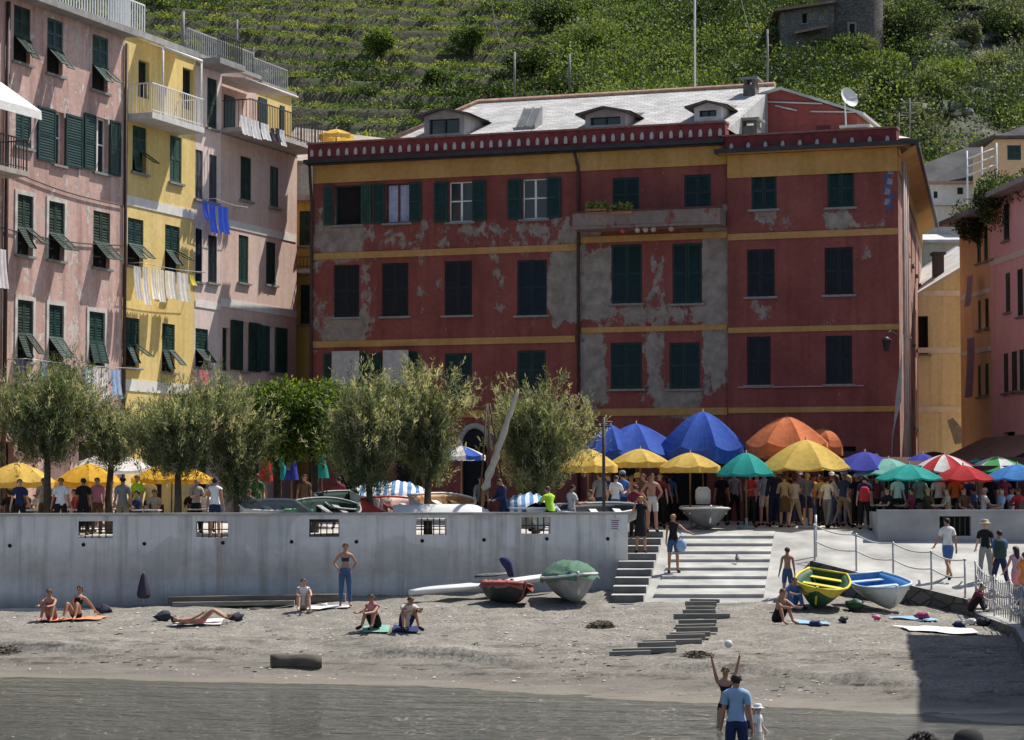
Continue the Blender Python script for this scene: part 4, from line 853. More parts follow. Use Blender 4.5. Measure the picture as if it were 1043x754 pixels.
def hill_mat():
    m, t, b = nt('hill_soil'); g = N(t, 'ShaderNodeNewGeometry'); sx = N(t, 'ShaderNodeSeparateXYZ'); t.links.new(g.outputs['True Normal'], sx.inputs[0])
    n = noise_node(t, .25, 7, rough=.7); f = noise_node(t, 2.5, 6, rough=.7)
    soil = ramp(t, n.outputs['Fac'], [(.3, (.035,.055,.015)), (.48, (.055,.08,.022)), (.62, (.10,.11,.04)), (.76, (.16,.145,.08))]).outputs['Color']
    rock = ramp(t, f.outputs['Fac'], [(.3, (.045,.045,.025)), (.7, (.115,.105,.065))]).outputs['Color']
    sp = N(t, 'ShaderNodeSeparateXYZ'); t.links.new(g.outputs['Position'], sp.inputs[0]); xr = N(t, 'ShaderNodeMapRange'); xr.inputs[1].default_value = 20; xr.inputs[2].default_value = 34; t.links.new(sp.outputs['X'], xr.inputs[0])
    cr = ramp(t, noise_node(t, .9, 8, rough=.75).outputs['Fac'], [(.3, (.045,.042,.035)), (.52, (.12,.11,.095)), (.72, (.25,.24,.22))]).outputs['Color']; soil = mix(t, xr.outputs[0], soil, cr)
    col = mix(t, ramp(t, sx.outputs['Z'], [(.5, (1,1,1)), (.78, (0,0,0))]).outputs['Color'], soil, rock); t.links.new(col, b.inputs['Base Color']); b.inputs['Roughness'].default_value = 1
    bump(t, b, f.outputs['Fac'], 1.0, .25); return m
tag(raw_mesh('hillside', V, Fq, hill_mat()), 'terraced green hillside', kind='structure')
LEAF = [leafmat('leaf_dark', (.030,.052,.016)), leafmat('leaf_mid', (.085,.135,.034)), leafmat('leaf_light', (.17,.225,.058)), leafmat('leaf_olive', (.15,.17,.075)), leafmat('leaf_yellow', (.27,.285,.08)), leafmat('leaf_grey', (.125,.135,.105))]
RN = np.random.RandomState(4)
def leaf_quads(P, dirs, L, Wd):
    """P (n,3) leaf roots, dirs (n,3) leaf axes, L and Wd arrays: returns verts (4n,3), faces"""
    n = len(P); d = dirs/np.linalg.norm(dirs, axis=1)[:,None]; r = RN.normal(size=(n,3)); s = np.cross(d, r); s /= np.linalg.norm(s, axis=1)[:,None]+1e-9
    L = np.broadcast_to(L, n)[:,None]; Wd = np.broadcast_to(Wd, n)[:,None]
    v = np.empty((n,4,3)); v[:,0] = P; v[:,1] = P+d*L*.5+s*Wd*.5; v[:,2] = P+d*L; v[:,3] = P+d*L*.5-s*Wd*.5
    return v.reshape(-1,3), np.arange(4*n).reshape(n,4)
def inview(X, D, z, mx=25):
    px = CX+X/D*FPX; return -mx < px < 1043+mx
# vines and scrub as ground cover
Pp, Dd, Ll, Ww, Mi = [], [], [], [], []
def clump(c, r, k, mi, flat=.8, size=.3):
    q = RN.normal(size=(k,3)); q /= np.linalg.norm(q, axis=1)[:,None]; q[:,2] = np.abs(q[:,2])*flat; rad = r*(.55+.5*RN.rand(k))
    Pp.append(np.array(c)+q*rad[:,None]); Dd.append(q*.6+RN.normal(size=(k,3))*.6); Ll.append(size*(.6+.8*RN.rand(k))); Ww.append(size*(.45+.4*RN.rand(k)))
    Mi.append(np.where(RN.rand(k) < .88, mi, RN.randint(0, 5, k)))
def zscreen(X, D, z): return CY+FPX*math.tan(PITCH-math.atan2(z-EYE, D))
def hill_hit(px, py):
    d = ray(px, py); lo = 105.0
    while lo < 230:
        t = lo/d.y; p = Vector((0,0,EYE))+d*t
        if p.z < hill_z(p.x, lo): return p.x, lo
        lo += .5
    return d.x*200, 200.0
DT = hill_hit(872, 60)[1]
cnt = 0
while cnt < 13500:
    D = R.uniform(118, 213); X = R.uniform(-50, 50)
    if not inview(X, D, 0): continue
    tw_ = terr_w(X, D); z = hill_z(X, D)
    if tw_ < .5 and R.random() < .35: continue
    if tw_ > .5:
        b = hill_base(X, D); q = b/1.75+.35*noise.noise((X*.05, D*.03, 9)); fr = q-math.floor(q)
        if fr > .82: continue
        v = noise.noise((X*.06, D*.06, 11))
        if v > .22 and R.random() < .5: clump((X, D, z-.1), R.uniform(.6, 1.3), 110, R.choice((0,0,0,1)), 1.0, .22)
        else: clump((X, D, z), R.uniform(.3, .75), 48, R.choice((1,1,2,4,4,3)), .9, .18)
    else:
        if X > 26 and (noise.noise((X*.16, D*.16, 31)) > -.02 or R.random() < .3): cnt += 1; continue
        if 16 < X < 30 and 138 < D < DT+3 and abs(CX+X/D*FPX-850) < 72 and zscreen(X, D, z+1.2) < 56: continue
        r = R.uniform(.6, 1.9) if R.random() < .72 else R.uniform(2.0, 3.3); clump((X, D, z-.2), r, int(60+75*r), (0 if noise.noise((X*.06, D*.06, 21)) > -.02 else R.choice((0,0,1,1,3,2))) if X < 24 else R.choice((0,0,0,3,5,5,1)), 1.0, .22)
    cnt += 1
v, f = leaf_quads(np.concatenate(Pp), np.concatenate(Dd), np.concatenate(Ll), np.concatenate(Ww))
print('hill leaves', len(f)); tag(raw_mesh('hillside_vegetation', v, f, LEAF, np.concatenate(Mi)), 'vines and scrub covering the terraced hillside', kind='stuff')
BARK = mat('bark', (.085,.065,.048), .95, .35, 6, bmp=.5)
def bush(name, lab, c, r, h, mi, seed, k=1400, size=.34, cat='bush', group=None, trunk=.3):
    """lumpy crown of leaves on a short branching trunk"""
    global RN
    RN = np.random.RandomState(seed); rr = random.Random(seed); c = Vector(c); t = thing(name, lab, cat, c, 0, group)
    tb = MB(); lobes = []
    for i in range(9):
        a = rr.uniform(0, 6.28); q = rr.uniform(.1, .75); zz = rr.uniform(.35, .85); p = Vector((math.cos(a)*r*q, math.sin(a)*r*q, h*zz)); lobes.append((p, r*rr.uniform(.22, .6)))
        tb.tube([c-Vector((0,0,.3)), c+Vector((p.x*.3, p.y*.3, h*.3)), c+p], [.09*r*.5+.04, .05, .02], 6)
    tb.build('trunk', BARK, t); P_, D_ = [], []
    for p, lr in lobes:
        n = k//9; q = RN.normal(size=(n,3)); q /= np.linalg.norm(q, axis=1)[:,None]; rad = lr*(.35+.75*RN.rand(n)**.5)
        P_.append(np.array(c+p)+q*rad[:,None]*np.array([1,1,h/(2*r)*1.2+.2])); D_.append(q+RN.normal(size=(n,3))*.7)
    P_ = np.concatenate(P_); D_ = np.concatenate(D_); n = len(P_); size *= .72; vv, ff = leaf_quads(P_, D_, size*(.6+.7*RN.rand(n)), size*(.35+.35*RN.rand(n)))
    raw_mesh('crown', vv, ff, LEAF, np.where(RN.rand(n) < .7, mi, RN.randint(0, 4, n)), t, c); return t
SHR = [(752,40,1.9,0,'dark rounded bush low beside the tower house'),(770,78,1.7,1,'green bush above the dark chimney of the red gable'),(815,70,2.4,0,'dark green bush just below the tower house'),(850,62,2.6,1,'large green bush straight below the stone tower'),(893,80,2.8,2,'bright green bush on the rocks right of the tower foot'),(925,35,2.8,0,'rounded dark tree growing right beside the stone tower'),(935,58,1.8,1,'green bush under the rounded dark tree'),(880,58,2.0,3,'olive green bush at the tower foot'),(940,95,2.0,3,'olive bush on the rocky slope above the dish'),(965,80,2.1,2,'light green bush among the pale rocks'),(1010,75,2.0,3,'palm-like tufted shrub at the right of the rocky slope'),(985,40,1.9,5,'grey green bush near the shed roofs'),(1025,30,2.6,0,'dark bush near the top right corner'),(960,10,2.4,0,'dark bush on the skyline right of the tower'),(905,100,2.0,0,'dark bush between the dish and the light green bush'),
       (385,45,2.3,2,'round green tree in the vineyard left of centre'),(480,45,3.2,1,'dark tree at the right end of the vine terraces'),(560,20,3.0,0,'dark tree clump above the middle of the slate roof'),(600,55,2.6,1,'green tree standing above the second dormer'),(650,30,2.8,1,'green bush on the wooded slope left of the tall mast'),(690,70,2.2,2,'pale green bush at the foot of the tall mast'),(730,20,2.6,0,'dark bush right of the tall mast'),(540,70,2.2,0,'dark bush just over the slate roof ridge'),(440,86,1.6,1,'dark bush low on the terraces above the first dormer')]
def hill_hit(px, py):
    d = ray(px, py); lo = 105.0
    while lo < 230:
        t = lo/d.y; p = Vector((0,0,EYE))+d*t
        if p.z < hill_z(p.x, lo): return p.x, lo
        lo += .5
    return d.x*200, 200.0
for i, (px, py, r, mi, lab) in enumerate(SHR):
    X, D = hill_hit(px, py+r*5); bush('hillside_bush', lab, (X, D, hill_z(X, D)-.2), r*(.6 if px < 500 else .8), r*(.7 if px < 500 else 1.0), mi, 100+i, k=int(1300*r), group='bushes on the hillside')
def agave(c, r, seed):
    rr = random.Random(seed); mb = MB(); c = Vector(c)
    for i in range(26):
        a = rr.uniform(0, 6.28); e = rr.uniform(.15, 1.35); L = r*rr.uniform(.8, 1.15); d = Vector((math.cos(a)*math.cos(e), math.sin(a)*math.cos(e), math.sin(e))); s = Vector((-math.sin(a), math.cos(a), 0))*r*.09; m = c+d*L*.5; tip = c+d*L-Vector((0,0,L*.15*math.cos(e)))
        mb.face([c-s*.7, c+s*.7, m+s, tip, m-s])
    return mb
AG = mat('agave_leaf', (.15,.19,.155), .55, .3, 2)
for i in range(44):
    px, py = R.uniform(915, 1040), R.uniform(55, 125); X, D = hill_hit(px, py); c = (X, D, hill_z(X, D)-.1); o = agave(c, R.uniform(.9, 1.7), i).build('agave', AG, loc=c); tag(o, 'spiky grey green agave rosette on the rocky slope behind the right-hand roofs', 'agave', 'agaves on the rocky slope')
# pale boulders
for i in range(46):
    px, py = R.uniform(905, 1042), R.uniform(15, 125); X, D = hill_hit(px, py); c = Vector((X, D, hill_z(X, D))); mb = MB(); mb.ball(c+Vector((0,0,.3)), R.uniform(.25, .62), 0, 8, (1.4, .9, .75)); rr = random.Random(i)
    for k in range(len(mb.v)): mb.v[k] = c+(mb.v[k]-c)*(1+.45*noise.noise(mb.v[k]*1.3))
    for k in range(len(mb.sm)): mb.sm[k] = False
    tag(mb.build('boulder', mat('pale_rock', (.25,.24,.225), .95, .3, 2, bmp=.6), loc=c), 'pale boulder lying on the rocky slope behind the right-hand roofs', 'rock', 'boulders on the rocky slope')
# stone tower and its house
TST = stone('tower_stone', (.10,.092,.08), (.17,.155,.135), 3.6)
twx = W(872, 40, DT); tz = W(872, 62, DT).z-4; tr = 33/FPX*DT; t = thing('stone_tower', 'round dark stone tower on the hillside', 'tower', (twx.x, DT+tr, tz))
mb = MB(); n = 40
mb.loft([[(twx.x+math.cos(2*math.pi*k/n)*q, DT+tr+math.sin(2*math.pi*k/n)*q, z) for k in range(n)] for z, q in ((tz,tr*1.06),(tz+5,tr*1.0),(tz+14,tr*.97))]); mb.build('wall', TST, t)
w_ = MB(); a = W(863, 40, DT+.05); b = W(872, 23, DT+.05); w_.box(a.x, b.x, DT-.12, DT+.5, a.z, b.z); wn = w_.build('window', mat('tower_window_frame', (.26,.24,.22), .9, .2), t); g = MB(); g.box(a.x+.14, b.x-.14, DT-.14, DT, a.z+.14, b.z-.14); g.build('pane', BLACK, wn)
hs = thing('tower_house', 'grey stone house with red tiled lean-to roof built against the tower', 'house', W(825, 60, DT)); FT2 = Fac(W(795, 40, DT+.6).xy, (1, -.05)); u1 = FT2.hit(850, 30)[0]; zr0 = FT2.hit(797, 13)[1]; zr1 = FT2.hit(850, 4)[1]; zb = FT2.hit(820, 80)[1]
rc = FT2.rect(817, 14, 822, 24); mb = MB(); holed(FT2, mb, 0, u1, zb, zr0, [rc], .2); mb.face([FT2.pt(0,zr0,0), FT2.pt(u1,zr0,0), FT2.pt(u1,zr1,0)]); mb.face([FT2.pt(0,zb,0), FT2.pt(0,zr0,0), FT2.pt(0,zr0,-5), FT2.pt(0,zb,-5)]); mb.build('wall', stone('house_stone', (.14,.13,.115), (.22,.205,.18), 4.2), hs); window(FT2, rc, hs, 'dark', GREEN, openl=(0,0))
r2 = MB(); r2.obox(FT2.pt(-.5,zr0,.5), FT2.pt(u1,zr1,.5)-FT2.pt(-.5,zr0,.5), FT2.n*-5.5, Vector((0,0,.18))); p0, p1 = FT2.hit(808, 38), FT2.hit(842, 31); r2.obox(FT2.pt(p0[0],p0[1],1.2), FT2.pt(p1[0],p1[1],1.2)-FT2.pt(p0[0],p0[1],1.2), FT2.n*-1.2+Vector((0,0,.3)), Vector((0,0,.12))); r2.build('roof', mat('red_tile', (.30,.19,.15), .9, .3, 4, bmp=.5), hs)
for i, (px, py, wd, lab) in enumerate(((928,16,1.6,'small grey shed with a pale sheet roof beside the rounded dark tree'),(985,22,2.2,'small shed with a pale arched sheet roof high on the rocky slope'))):
    X, D = hill_hit(px, py+6); z = hill_z(X, D); t = thing('garden_shed', lab, 'shed', (X, D, z)); mb = MB(); mb.box(X-wd, X+wd, D, D+2.5, z-1, z+1.3); mb.build('wall', mat('shed_board', (.2,.17,.15), .9, .3), t); r2 = MB(); r2.loft([[(X-wd*1.1+2.2*wd*k/8, yy, z+1.3+.45*math.sin(math.pi*k/8)) for k in range(9)] for yy in (D-.3, D+2.8)], closed=False); r2.build('roof', mat('pale_sheet_roof', (.5,.5,.5), .6, .2), t)
# masts and poles standing behind the roofs
MAST = mat('weathered_pole', (.20,.19,.18), .7, .2, 4)
def mast(px, yt, yb, D, r, lab, arms=(), m=None, cat='mast', name='mast'):
    m = m or MAST; p = W(px, yb, D); q = W(px, yt, D); q.x = p.x; mb = MB(); mb.tube([p, q], r, 7)
    for (dy, w) in arms: z = q.z-dy; mb.tube([(p.x-w, D, z), (p.x+w, D, z)], r*.6, 6)
    return tag(mb.build(name, m or STEEL, loc=p), lab, cat)
mast(708, -60, 100, 104, .05, 'tall thin pale mast rising behind the slate roof', m=RAILW)
mast(524, 53, 108, 112, .06, 'grey pole on the slope behind the left part of the slate roof'); mast(580, 55, 95, 135, .07, 'short grey pole between the two left dormers on the slope')
mast(782, 30, 100, 100, .05, 'thin pole standing behind the red gable'); mast(241, 20, 70, 91, .05, 'roof pole above the salmon building', arms=((.4,.35),)); mast(258, 48, 92, 92, .03, 'television aerial on the salmon roof', arms=((.1,.5),(.5,.35))); mast(186, 12, 60, 84, .07, 'thick roof post on the yellow building')
mast(927, 100, 150, 95, .03, 'aerial on the end of the corner roof', arms=((.2,.4),(.6,.3))); mast(916, 115, 150, 88, .025, 'thin aerial beside the parapet end of the corner building', arms=((.1,.3),))
for x0, y0, x1, y1, D0, D1, s, lab in ((755,0,784,33,150,100,1.2,'overhead wire dropping to the thin pole by the red gable'),(500,0,526,60,150,112,1.2,'overhead wire dropping to the pole on the vine slope'),(0,170,125,210,71.5,79,.15,'cable looping across the upper pink facade'),(0,232,125,250,71.5,79,.15,'cable sagging across the middle of the pink facade')):
    p, q = W(x0, y0, D0), W(x1, y1, D1)
    if D0 < 72: p, q = FL.pt(*FL.hit(x0, y0), .06), FL.pt(*FL.hit(x1, y1), .06)
    mb = MB(); mb.tube([p.lerp(q, k/12)-Vector((0,0,s*math.sin(math.pi*k/12))) for k in range(13)], .022, 5); tag(mb.build('cable', DARKMETAL, loc=p), lab, 'cable')
# ------------------------------------------------------------------ trees on the square
TAM = [leafmat('tamarisk_green', (.125,.155,.092), .5), leafmat('tamarisk_dark', (.066,.088,.052), .5), leafmat('tamarisk_tan', (.34,.32,.24), .5), leafmat('tamarisk_grey', (.225,.25,.18), .5)]
def tamarisk(px, D, zbot, ztop, wid, seed, lab, tan=.25, lean=0.0, k=900):
    global RN
    RN = np.random.RandomState(seed); rr = random.Random(seed); X = W(px, 500, D).x; z0 = plaza_z(D); wid *= 1.36; t = thing('tamarisk_tree', lab, 'tree', (X, D, z0), 0, 'trees along the sea wall')
    c = Vector((X, D, z0)); tb = MB(); zb = zbot-z0-.5; zt = ztop-z0-.12; fork = zb+.12*(zt-zb)
    tk = [c, c+Vector((rr.uniform(-.08,.08)+lean*.3, 0, fork*.5)), c+Vector((lean*.6, 0, fork))]; tb.tube([p for p in tk], [.14,.11,.09], 9); top = tk[-1]
    limbs = []
    for i in range(13):
        a = rr.uniform(0, 6.28); q = rr.uniform(.25, 1.0)*wid; e = top+Vector((math.cos(a)*q*.9, math.sin(a)*q*.8, (zt-fork)*rr.uniform(.35, .86)*(1.05-.25*q/wid))); m = top.lerp(e, .5)+Vector((0,0,.12*(zt-fork)))
        pts = [top, top.lerp(m, .5)+Vector((0,0,.05)), m, e]; tb.tube(pts, [.06,.045,.03,.012], 6); limbs.append(pts)
    tb.build('trunk', BARK, t)
    P_, D_, L_, W_, M_ = [], [], [], [], []
    for i in range(k):
        pts = rr.choice(limbs); s = rr.random()**.7*3; j = min(2, int(s)); p = pts[j].lerp(pts[j+1], s-j)+Vector((rr.gauss(0,.2)*wid, rr.gauss(0,.2)*wid, rr.gauss(0,.13)*(zt-fork)))
        if p.z-c.z < zb-.05: p.z = c.z+zb+rr.random()*.3
        rad = Vector((p.x-top.x, p.y-top.y, 0)); d = (rad*(.55/wid)+Vector((rr.gauss(0,.28), rr.gauss(0,.28), .75+rr.random()*.5))).normalized(); LT = rr.uniform(.35, .8); nb = 20
        hue = rr.random(); out = min(1, rad.length/wid*.7+(p.z-c.z-zb)/(zt-zb)*.45); base = 2 if hue < tan*out*1.3 else (1 if hue > .55+.3*out else (0 if hue < .6 else 3))
        tt = np.sort(RN.rand(nb)); dro = np.array([0,0,-.22])
        P_.append(np.array(p)+np.outer(tt*LT, np.array(d))+np.outer((tt*LT)**2, dro)*.8+RN.normal(size=(nb,3))*.03); D_.append(np.array(d)*.9+RN.normal(size=(nb,3))*.5); L_.append(.10+.11*RN.rand(nb)); W_.append(.016+.015*RN.rand(nb)); M_.append(np.full(nb, base))
    vv, ff = leaf_quads(np.concatenate(P_), np.concatenate(D_), np.concatenate(L_), np.concatenate(W_))
    raw_mesh('crown', vv, ff, TAM, np.concatenate(M_), t, c); return t
def zy(py, D): return W(CX, py, D).z
for px, D, yt, yb, wpx, lab, tan in ((48,68.5,360,462,45,'large dense feathery tree leftmost along the sea wall',.2),(113,69.5,412,464,24,'thin pale feathery tree between the two left yellow parasols',.4),(181,68.0,384,476,44,'feathery tree with a dark straight trunk in front of the third yellow parasol',.3),(240,68.8,376,500,28,'tall narrow feathery tree beside the man in the white tank top',.35),(376,68.0,372,490,38,'bushy feathery tree with its trunk before the red boat',.35),(436,68.6,368,482,31,'tallest tan topped feathery tree right of the red boat',.5),(546,70.5,376,494,38,'lone feathery tree beside the leaning furled sail',.4)):
    tamarisk(px, D, zy(yb, D), zy(yt, D), wpx/FPX*D, int(px), lab, tan, k=int(1750*wpx/30))
def laurel(px, D, yt, yb, wpx, lab, seed):
    global RN
    RN = np.random.RandomState(seed); rr = random.Random(seed); X = W(px, 500, D).x; z0 = plaza_z(D); c = Vector((X, D, z0)); t = thing('laurel_tree', lab, 'tree', c, 0, 'trees along the sea wall'); zb, zt = zy(yb, D)-z0, zy(yt, D)-z0; wid = wpx/FPX*D
    tb = MB(); top = c+Vector((0,0,zb+.2)); tb.tube([c, c+Vector((.05,0,zb*.5)), top], [.15,.12,.1], 8); P_, D_ = [], []
    for i in range(26):
        a = rr.uniform(0, 6.28); q = rr.uniform(.2, .85)*wid; p = c+Vector((math.cos(a)*q, math.sin(a)*q*.9, lerp(zb+.35, zt-.3, rr.random()**.8*(1.0-.25*(q/wid)**2)))); tb.tube([top, top.lerp(p, .5)+Vector((0,0,.15)), p], [.05,.035,.012], 5)
        n = 330; s = RN.normal(size=(n,3)); s /= np.linalg.norm(s, axis=1)[:,None]; rad = rr.uniform(.35, .62)*(.3+.75*RN.rand(n)**.5); P_.append(np.array(p)+s*rad[:,None]); D_.append(s*.8+RN.normal(size=(n,3))*.6+np.array([0,0,-.2]))
    tb.build('trunk', BARK, t); P_ = np.concatenate(P_); n = len(P_); vv, ff = leaf_quads(P_, np.concatenate(D_), .11+.09*RN.rand(n), .05+.04*RN.rand(n))
    raw_mesh('crown', vv, ff, [leafmat('laurel_mid', (.090,.145,.024), .4), leafmat('laurel_light', (.19,.25,.045), .45), leafmat('laurel_dark', (.03,.055,.012), .3)], RN.choice(3, n, p=(.5,.3,.2)), t, c)
laurel(320, 70.6, 386, 474, 40, 'dense glossy green broadleaf tree right of the bare gap over the closed blue parasols', 31); laurel(281, 70.2, 386, 474, 34, 'glossy green broadleaf tree left of the closed parasols', 32)
# ------------------------------------------------------------------ parasols
POLEW = mat('parasol_pole_wood', (.20,.12,.06), .6, .25, 6); POLEG = mat('parasol_pole_grey', (.32,.32,.33), .5, .2, 6)
YC = fabric('yellow_canvas', (.82,.58,.15), .45); YC2 = fabric('orange_yellow_canvas', (.80,.48,.06), .45); BC = fabric('blue_canvas', (.045,.11,.46), .3); TC = fabric('teal_canvas', (.03,.36,.32), .35); OC = fabric('orange_canvas', (.70,.22,.09), .35); NB = fabric('navy_canvas', (.05,.06,.34), .25)
MT = fabric('mint_canvas', (.25,.55,.45), .4); RC = fabric('red_canvas', (.45,.03,.035), .3); WC = fabric('white_umbrella_canvas', (.78,.76,.74), .4); GC = fabric('green_canvas', (.08,.36,.10), .3); SB = fabric('sky_blue_canvas', (.05,.20,.50), .3)
def parasol(px, ytop, yrim, wpx, D, mats, lab, n=8, val=.18, style='dome', pole=POLEW, group='parasols over the square', tip=0.0, base_z=None, stripes=False, yaw=.2, sag=.10):
    X = W(px, 490, D).x; zt = W(px, ytop, D).z; zr = W(px, yrim, D).z; r = wpx/2/FPX*D; z0 = plaza_z(D) if base_z is None else base_z; h = zt-zr
    t = thing('parasol', lab, 'parasol', (X, D, z0), 0, group); c = Vector((X, D, 0)); tb = MB(); tb.tube([c+Vector((0,0,z0)), c+Vector((0,0,zt+.08))], .028, 8); tb.build('pole', pole, t)
    b = MB(); b.tube([c+Vector((0,0,z0)), c+Vector((0,0,z0+.09)), c+Vector((0,0,z0+.10)), c+Vector((0,0,z0+.35))], [.28,.26,.05,.045], 14); b.build('base', CONCD, t)
    m = MB(); sub = 6; K = n*sub; rows = 8; rings = []
    for i in range(rows+1):
        q = i/rows; rr_ = r*q; zz = zt-h*((q**1.3) if style == 'flat' else (q**1.5) if style == 'dome' else (1-math.sqrt(max(0, 1-(q*.97)**2)))/(1-math.sqrt(1-.97**2)))
        ring = []
        for k in range(K):
            a = 2*math.pi*k/K+yaw; f = (k % sub)/sub; s = 4*f*(1-f)
            rad = rr_*(1-(.085 if n < 10 else .03)*s*q); ring.append(c+Vector((math.cos(a)*rad+tip*(zz-zr)*.0, math.sin(a)*rad, zz-sag*s*q*r*.5)))
        rings.append(ring)
    m.loft(rings, m=(lambda i, k: (k//sub) % len(mats)), smooth=False)
    m.build('canopy', mats, t)
    if val:
        v = MB(); r1 = []
        for k in range(K): p = rings[-1][k]; sc = .75+.25*abs(math.cos(math.pi*k/sub*1.0)); r1.append(Vector((c.x+(p.x-c.x)*1.005, c.y+(p.y-c.y)*1.005, p.z-val*sc)))
        v.loft([[Vector((c.x+(p.x-c.x)*1.003, c.y+(p.y-c.y)*1.003, p.z+.004)) for p in rings[-1]], r1], m=(lambda i, k: (k//sub) % len(mats))); v.build('valance', mats, t)
    rb = MB()
    for k in range(n):
        p = rings[-1][k*sub]; rb.tube([Vector((c.x, c.y, zt-.06)), c+Vector(((p.x-c.x)*.5, (p.y-c.y)*.5, rings[4][k*sub].z-.03)), Vector((c.x+(p.x-c.x)*.98, c.y+(p.y-c.y)*.98, p.z-.01))], .011, 4)
    rb.build('ribs', pole, t); return t
parasol(18,471,490,76,70.5,[YC],'leftmost yellow parasol half cut by the left edge',val=.2); parasol(90,472,490,68,71,[YC2],'yellow parasol second from the left over the terrace tables',val=.2); parasol(175,471,487,82,71.5,[YC2],'yellow parasol third from the left behind the straight trunk',val=.15)
parasol(14,459,470,100,76,[WC],'wide white parasol behind the leftmost yellow one',style='flat',val=.1); parasol(112,460,478,95,77,[WC],'wide white parasol behind the second yellow one',style='flat',val=.1)
parasol(470,454,464,50,74.5,[BC,WC],'blue and white striped parasol beside the lone feathery tree',style='flat',val=.15)
parasol(599,457,474,62,73.6,[YC],'small yellow parasol behind the man in the lime shirt',val=.22); parasol(652,457,470,60,75,[YC],'small yellow parasol below the left blue canopies',val=.2); parasol(703,461,475,64,74.5,[YC],'small yellow parasol over the boat with the outboard',val=.2)
parasol(648,431,459,104,76.9,[BC],'wide blue parasol overlapping a lower blue one on its left',style='flat',val=.3,sag=.2); parasol(622,432,458,62,76.4,[BC],'lower blue parasol left edge of the blue canopies',style='flat',val=.25,sag=.2)
parasol(716,419,455,92,76.3,[BC],'tallest big blue domed parasol in the middle of the square',style='dome',val=.5,n=8,sag=.22); parasol(802,424,451,88,76.5,[OC],'big orange domed parasol against the red corner building',style='dome',val=.45,sag=.22)
parasol(838,437,455,44,79,[OC],'small pale orange parasol behind the big orange one',style='round',val=.3)
parasol(760,461,482,62,74,[TC],'teal parasol between the yellow ones above the steps',val=.08); parasol(821,448,476,98,74.5,[YC],'big bright yellow parasol in front of the orange one',val=.06,n=8,sag=.12)
parasol(881,460,478,76,75,[NB],'navy blue parasol right of the big yellow one',val=.05); parasol(905,467,482,70,74.6,[MT],'pale mint parasol between navy and teal ones',val=.05); parasol(926,473,487,72,72.8,[TC],'teal parasol over the left end of the terrace wall',val=.05)
parasol(962,463,479,74,75,[RC,WC],'red and white striped parasol on the right terrace',n=14,val=.06); parasol(981,474,488,68,73.2,[RC],'plain dark red parasol below the striped one',val=.06); parasol(1016,465,479,72,75.5,[GC,WC],'green and white parasol near the right edge',n=10,val=.05); parasol(1036,473,487,76,73.2,[SB],'bright blue parasol at the right edge of the terrace',val=.05)
FTr = FM.off(-3.2); zt_ = ze-.28; u, z = FTr.hit(341, 138); pR = FTr.pt(u, 0); pR.x
parasol(341,131.5,137.5,37,pR.y,[YC],'yellow parasol on the roof terrace of the red building',base_z=zt_,val=.2,style='flat')
parasol(994,468,482,56,77,[TC],'teal parasol half hidden between the striped and green terrace parasols',val=.05); parasol(940,462,477,58,78,[NB],'navy parasol behind the striped red and white one',val=.05)
def closed_parasol(px, D, yt, yb, m, lab):
    X = W(px, 490, D).x; z0 = plaza_z(D); zt, zb = W(px,yt,D).z, W(px,yb,D).z; t = thing('closed_parasol', lab, 'parasol', (X, D, z0), 0, 'closed parasols'); p = MB(); p.tube([(X,D,z0),(X,D,zt+.1)], .025, 8); p.build('pole', POLEW, t); b = MB(); b.tube([(X,D,z0),(X,D,z0+.1)], [.27,.25], 12); b.build('base', CONCD, t)
    c = MB(); rings = []
    for q, r in ((0,.03),(.08,.07),(.5,.13),(.8,.17),(1,.19)):
        rings.append([(X+math.cos(2*math.pi*k/20)*r*(1+.25*(k%2)), D+math.sin(2*math.pi*k/20)*r*(1+.25*(k%2)), lerp(zt, zb, q)) for k in range(20)])
    c.loft(rings); c.build('folded_canopy', m, t)
closed_parasol(286, 74, 463, 489, TC, 'folded teal parasol left of the folded blue one'); closed_parasol(297, 73.6, 462, 489, NB, 'folded blue parasol beside the folded teal one'); closed_parasol(328, 74.2, 463, 487, TC, 'folded teal parasol standing apart right of the pair'); closed_parasol(271, 75, 462, 490, RC, 'folded red parasol behind the broadleaf tree trunk')
# ------------------------------------------------------------------ canopies added behind the parasols to darken the crowd and ground floor
def awning(name, lab, x0, x1, D0, D1, z0, z1, m):
    a0, a1 = W(x0, 480, D0).x, W(x1, 480, D0).x; t = thing(name, lab, 'awning', ((a0+a1)/2, D0, plaza_z(D0))); mb = MB(); k = 18
    for i in range(k):
        a, b = lerp(a0, a1, i/k), lerp(a0, a1, (i+1)/k); mb.face([(a, D0, z0), (b, D0, z0), (b, D1, z1), (a, D1, z1)]); mb.face([(a, D0, z0-.22+.04*(i % 2)), (b, D0, z0-.22+.04*((i+1) % 2)), (b, D0, z0), (a, D0, z0)])
    mb.build('canvas', m, t)
    for a in (a0+.1, (a0+a1)/2, a1-.1): p = MB(); p.tube([(a, D0+.05, plaza_z(D0)), (a, D0+.05, z0)], .03, 8); p.build('post', DARKMETAL, t)
DAW = fabric('dark_brown_canvas', (.07,.04,.035), 0)
awning('shade_canopy', 'dark brown added shade canopy along the foot of the red building behind the parasols', 600, 745, 79.6, 82.4, 5.0, 5.5, DAW); awning('shade_canopy', 'dark brown added shade canopy at the foot of the red corner building', 755, 900, 78.6, 80.2, 5.0, 5.4, DAW); awning('terrace_shade_canopy', 'long dark canopy added to shade the back of the right terrace', 893, 1100, 74.6, 80, 4.85, 5.2, DAW)
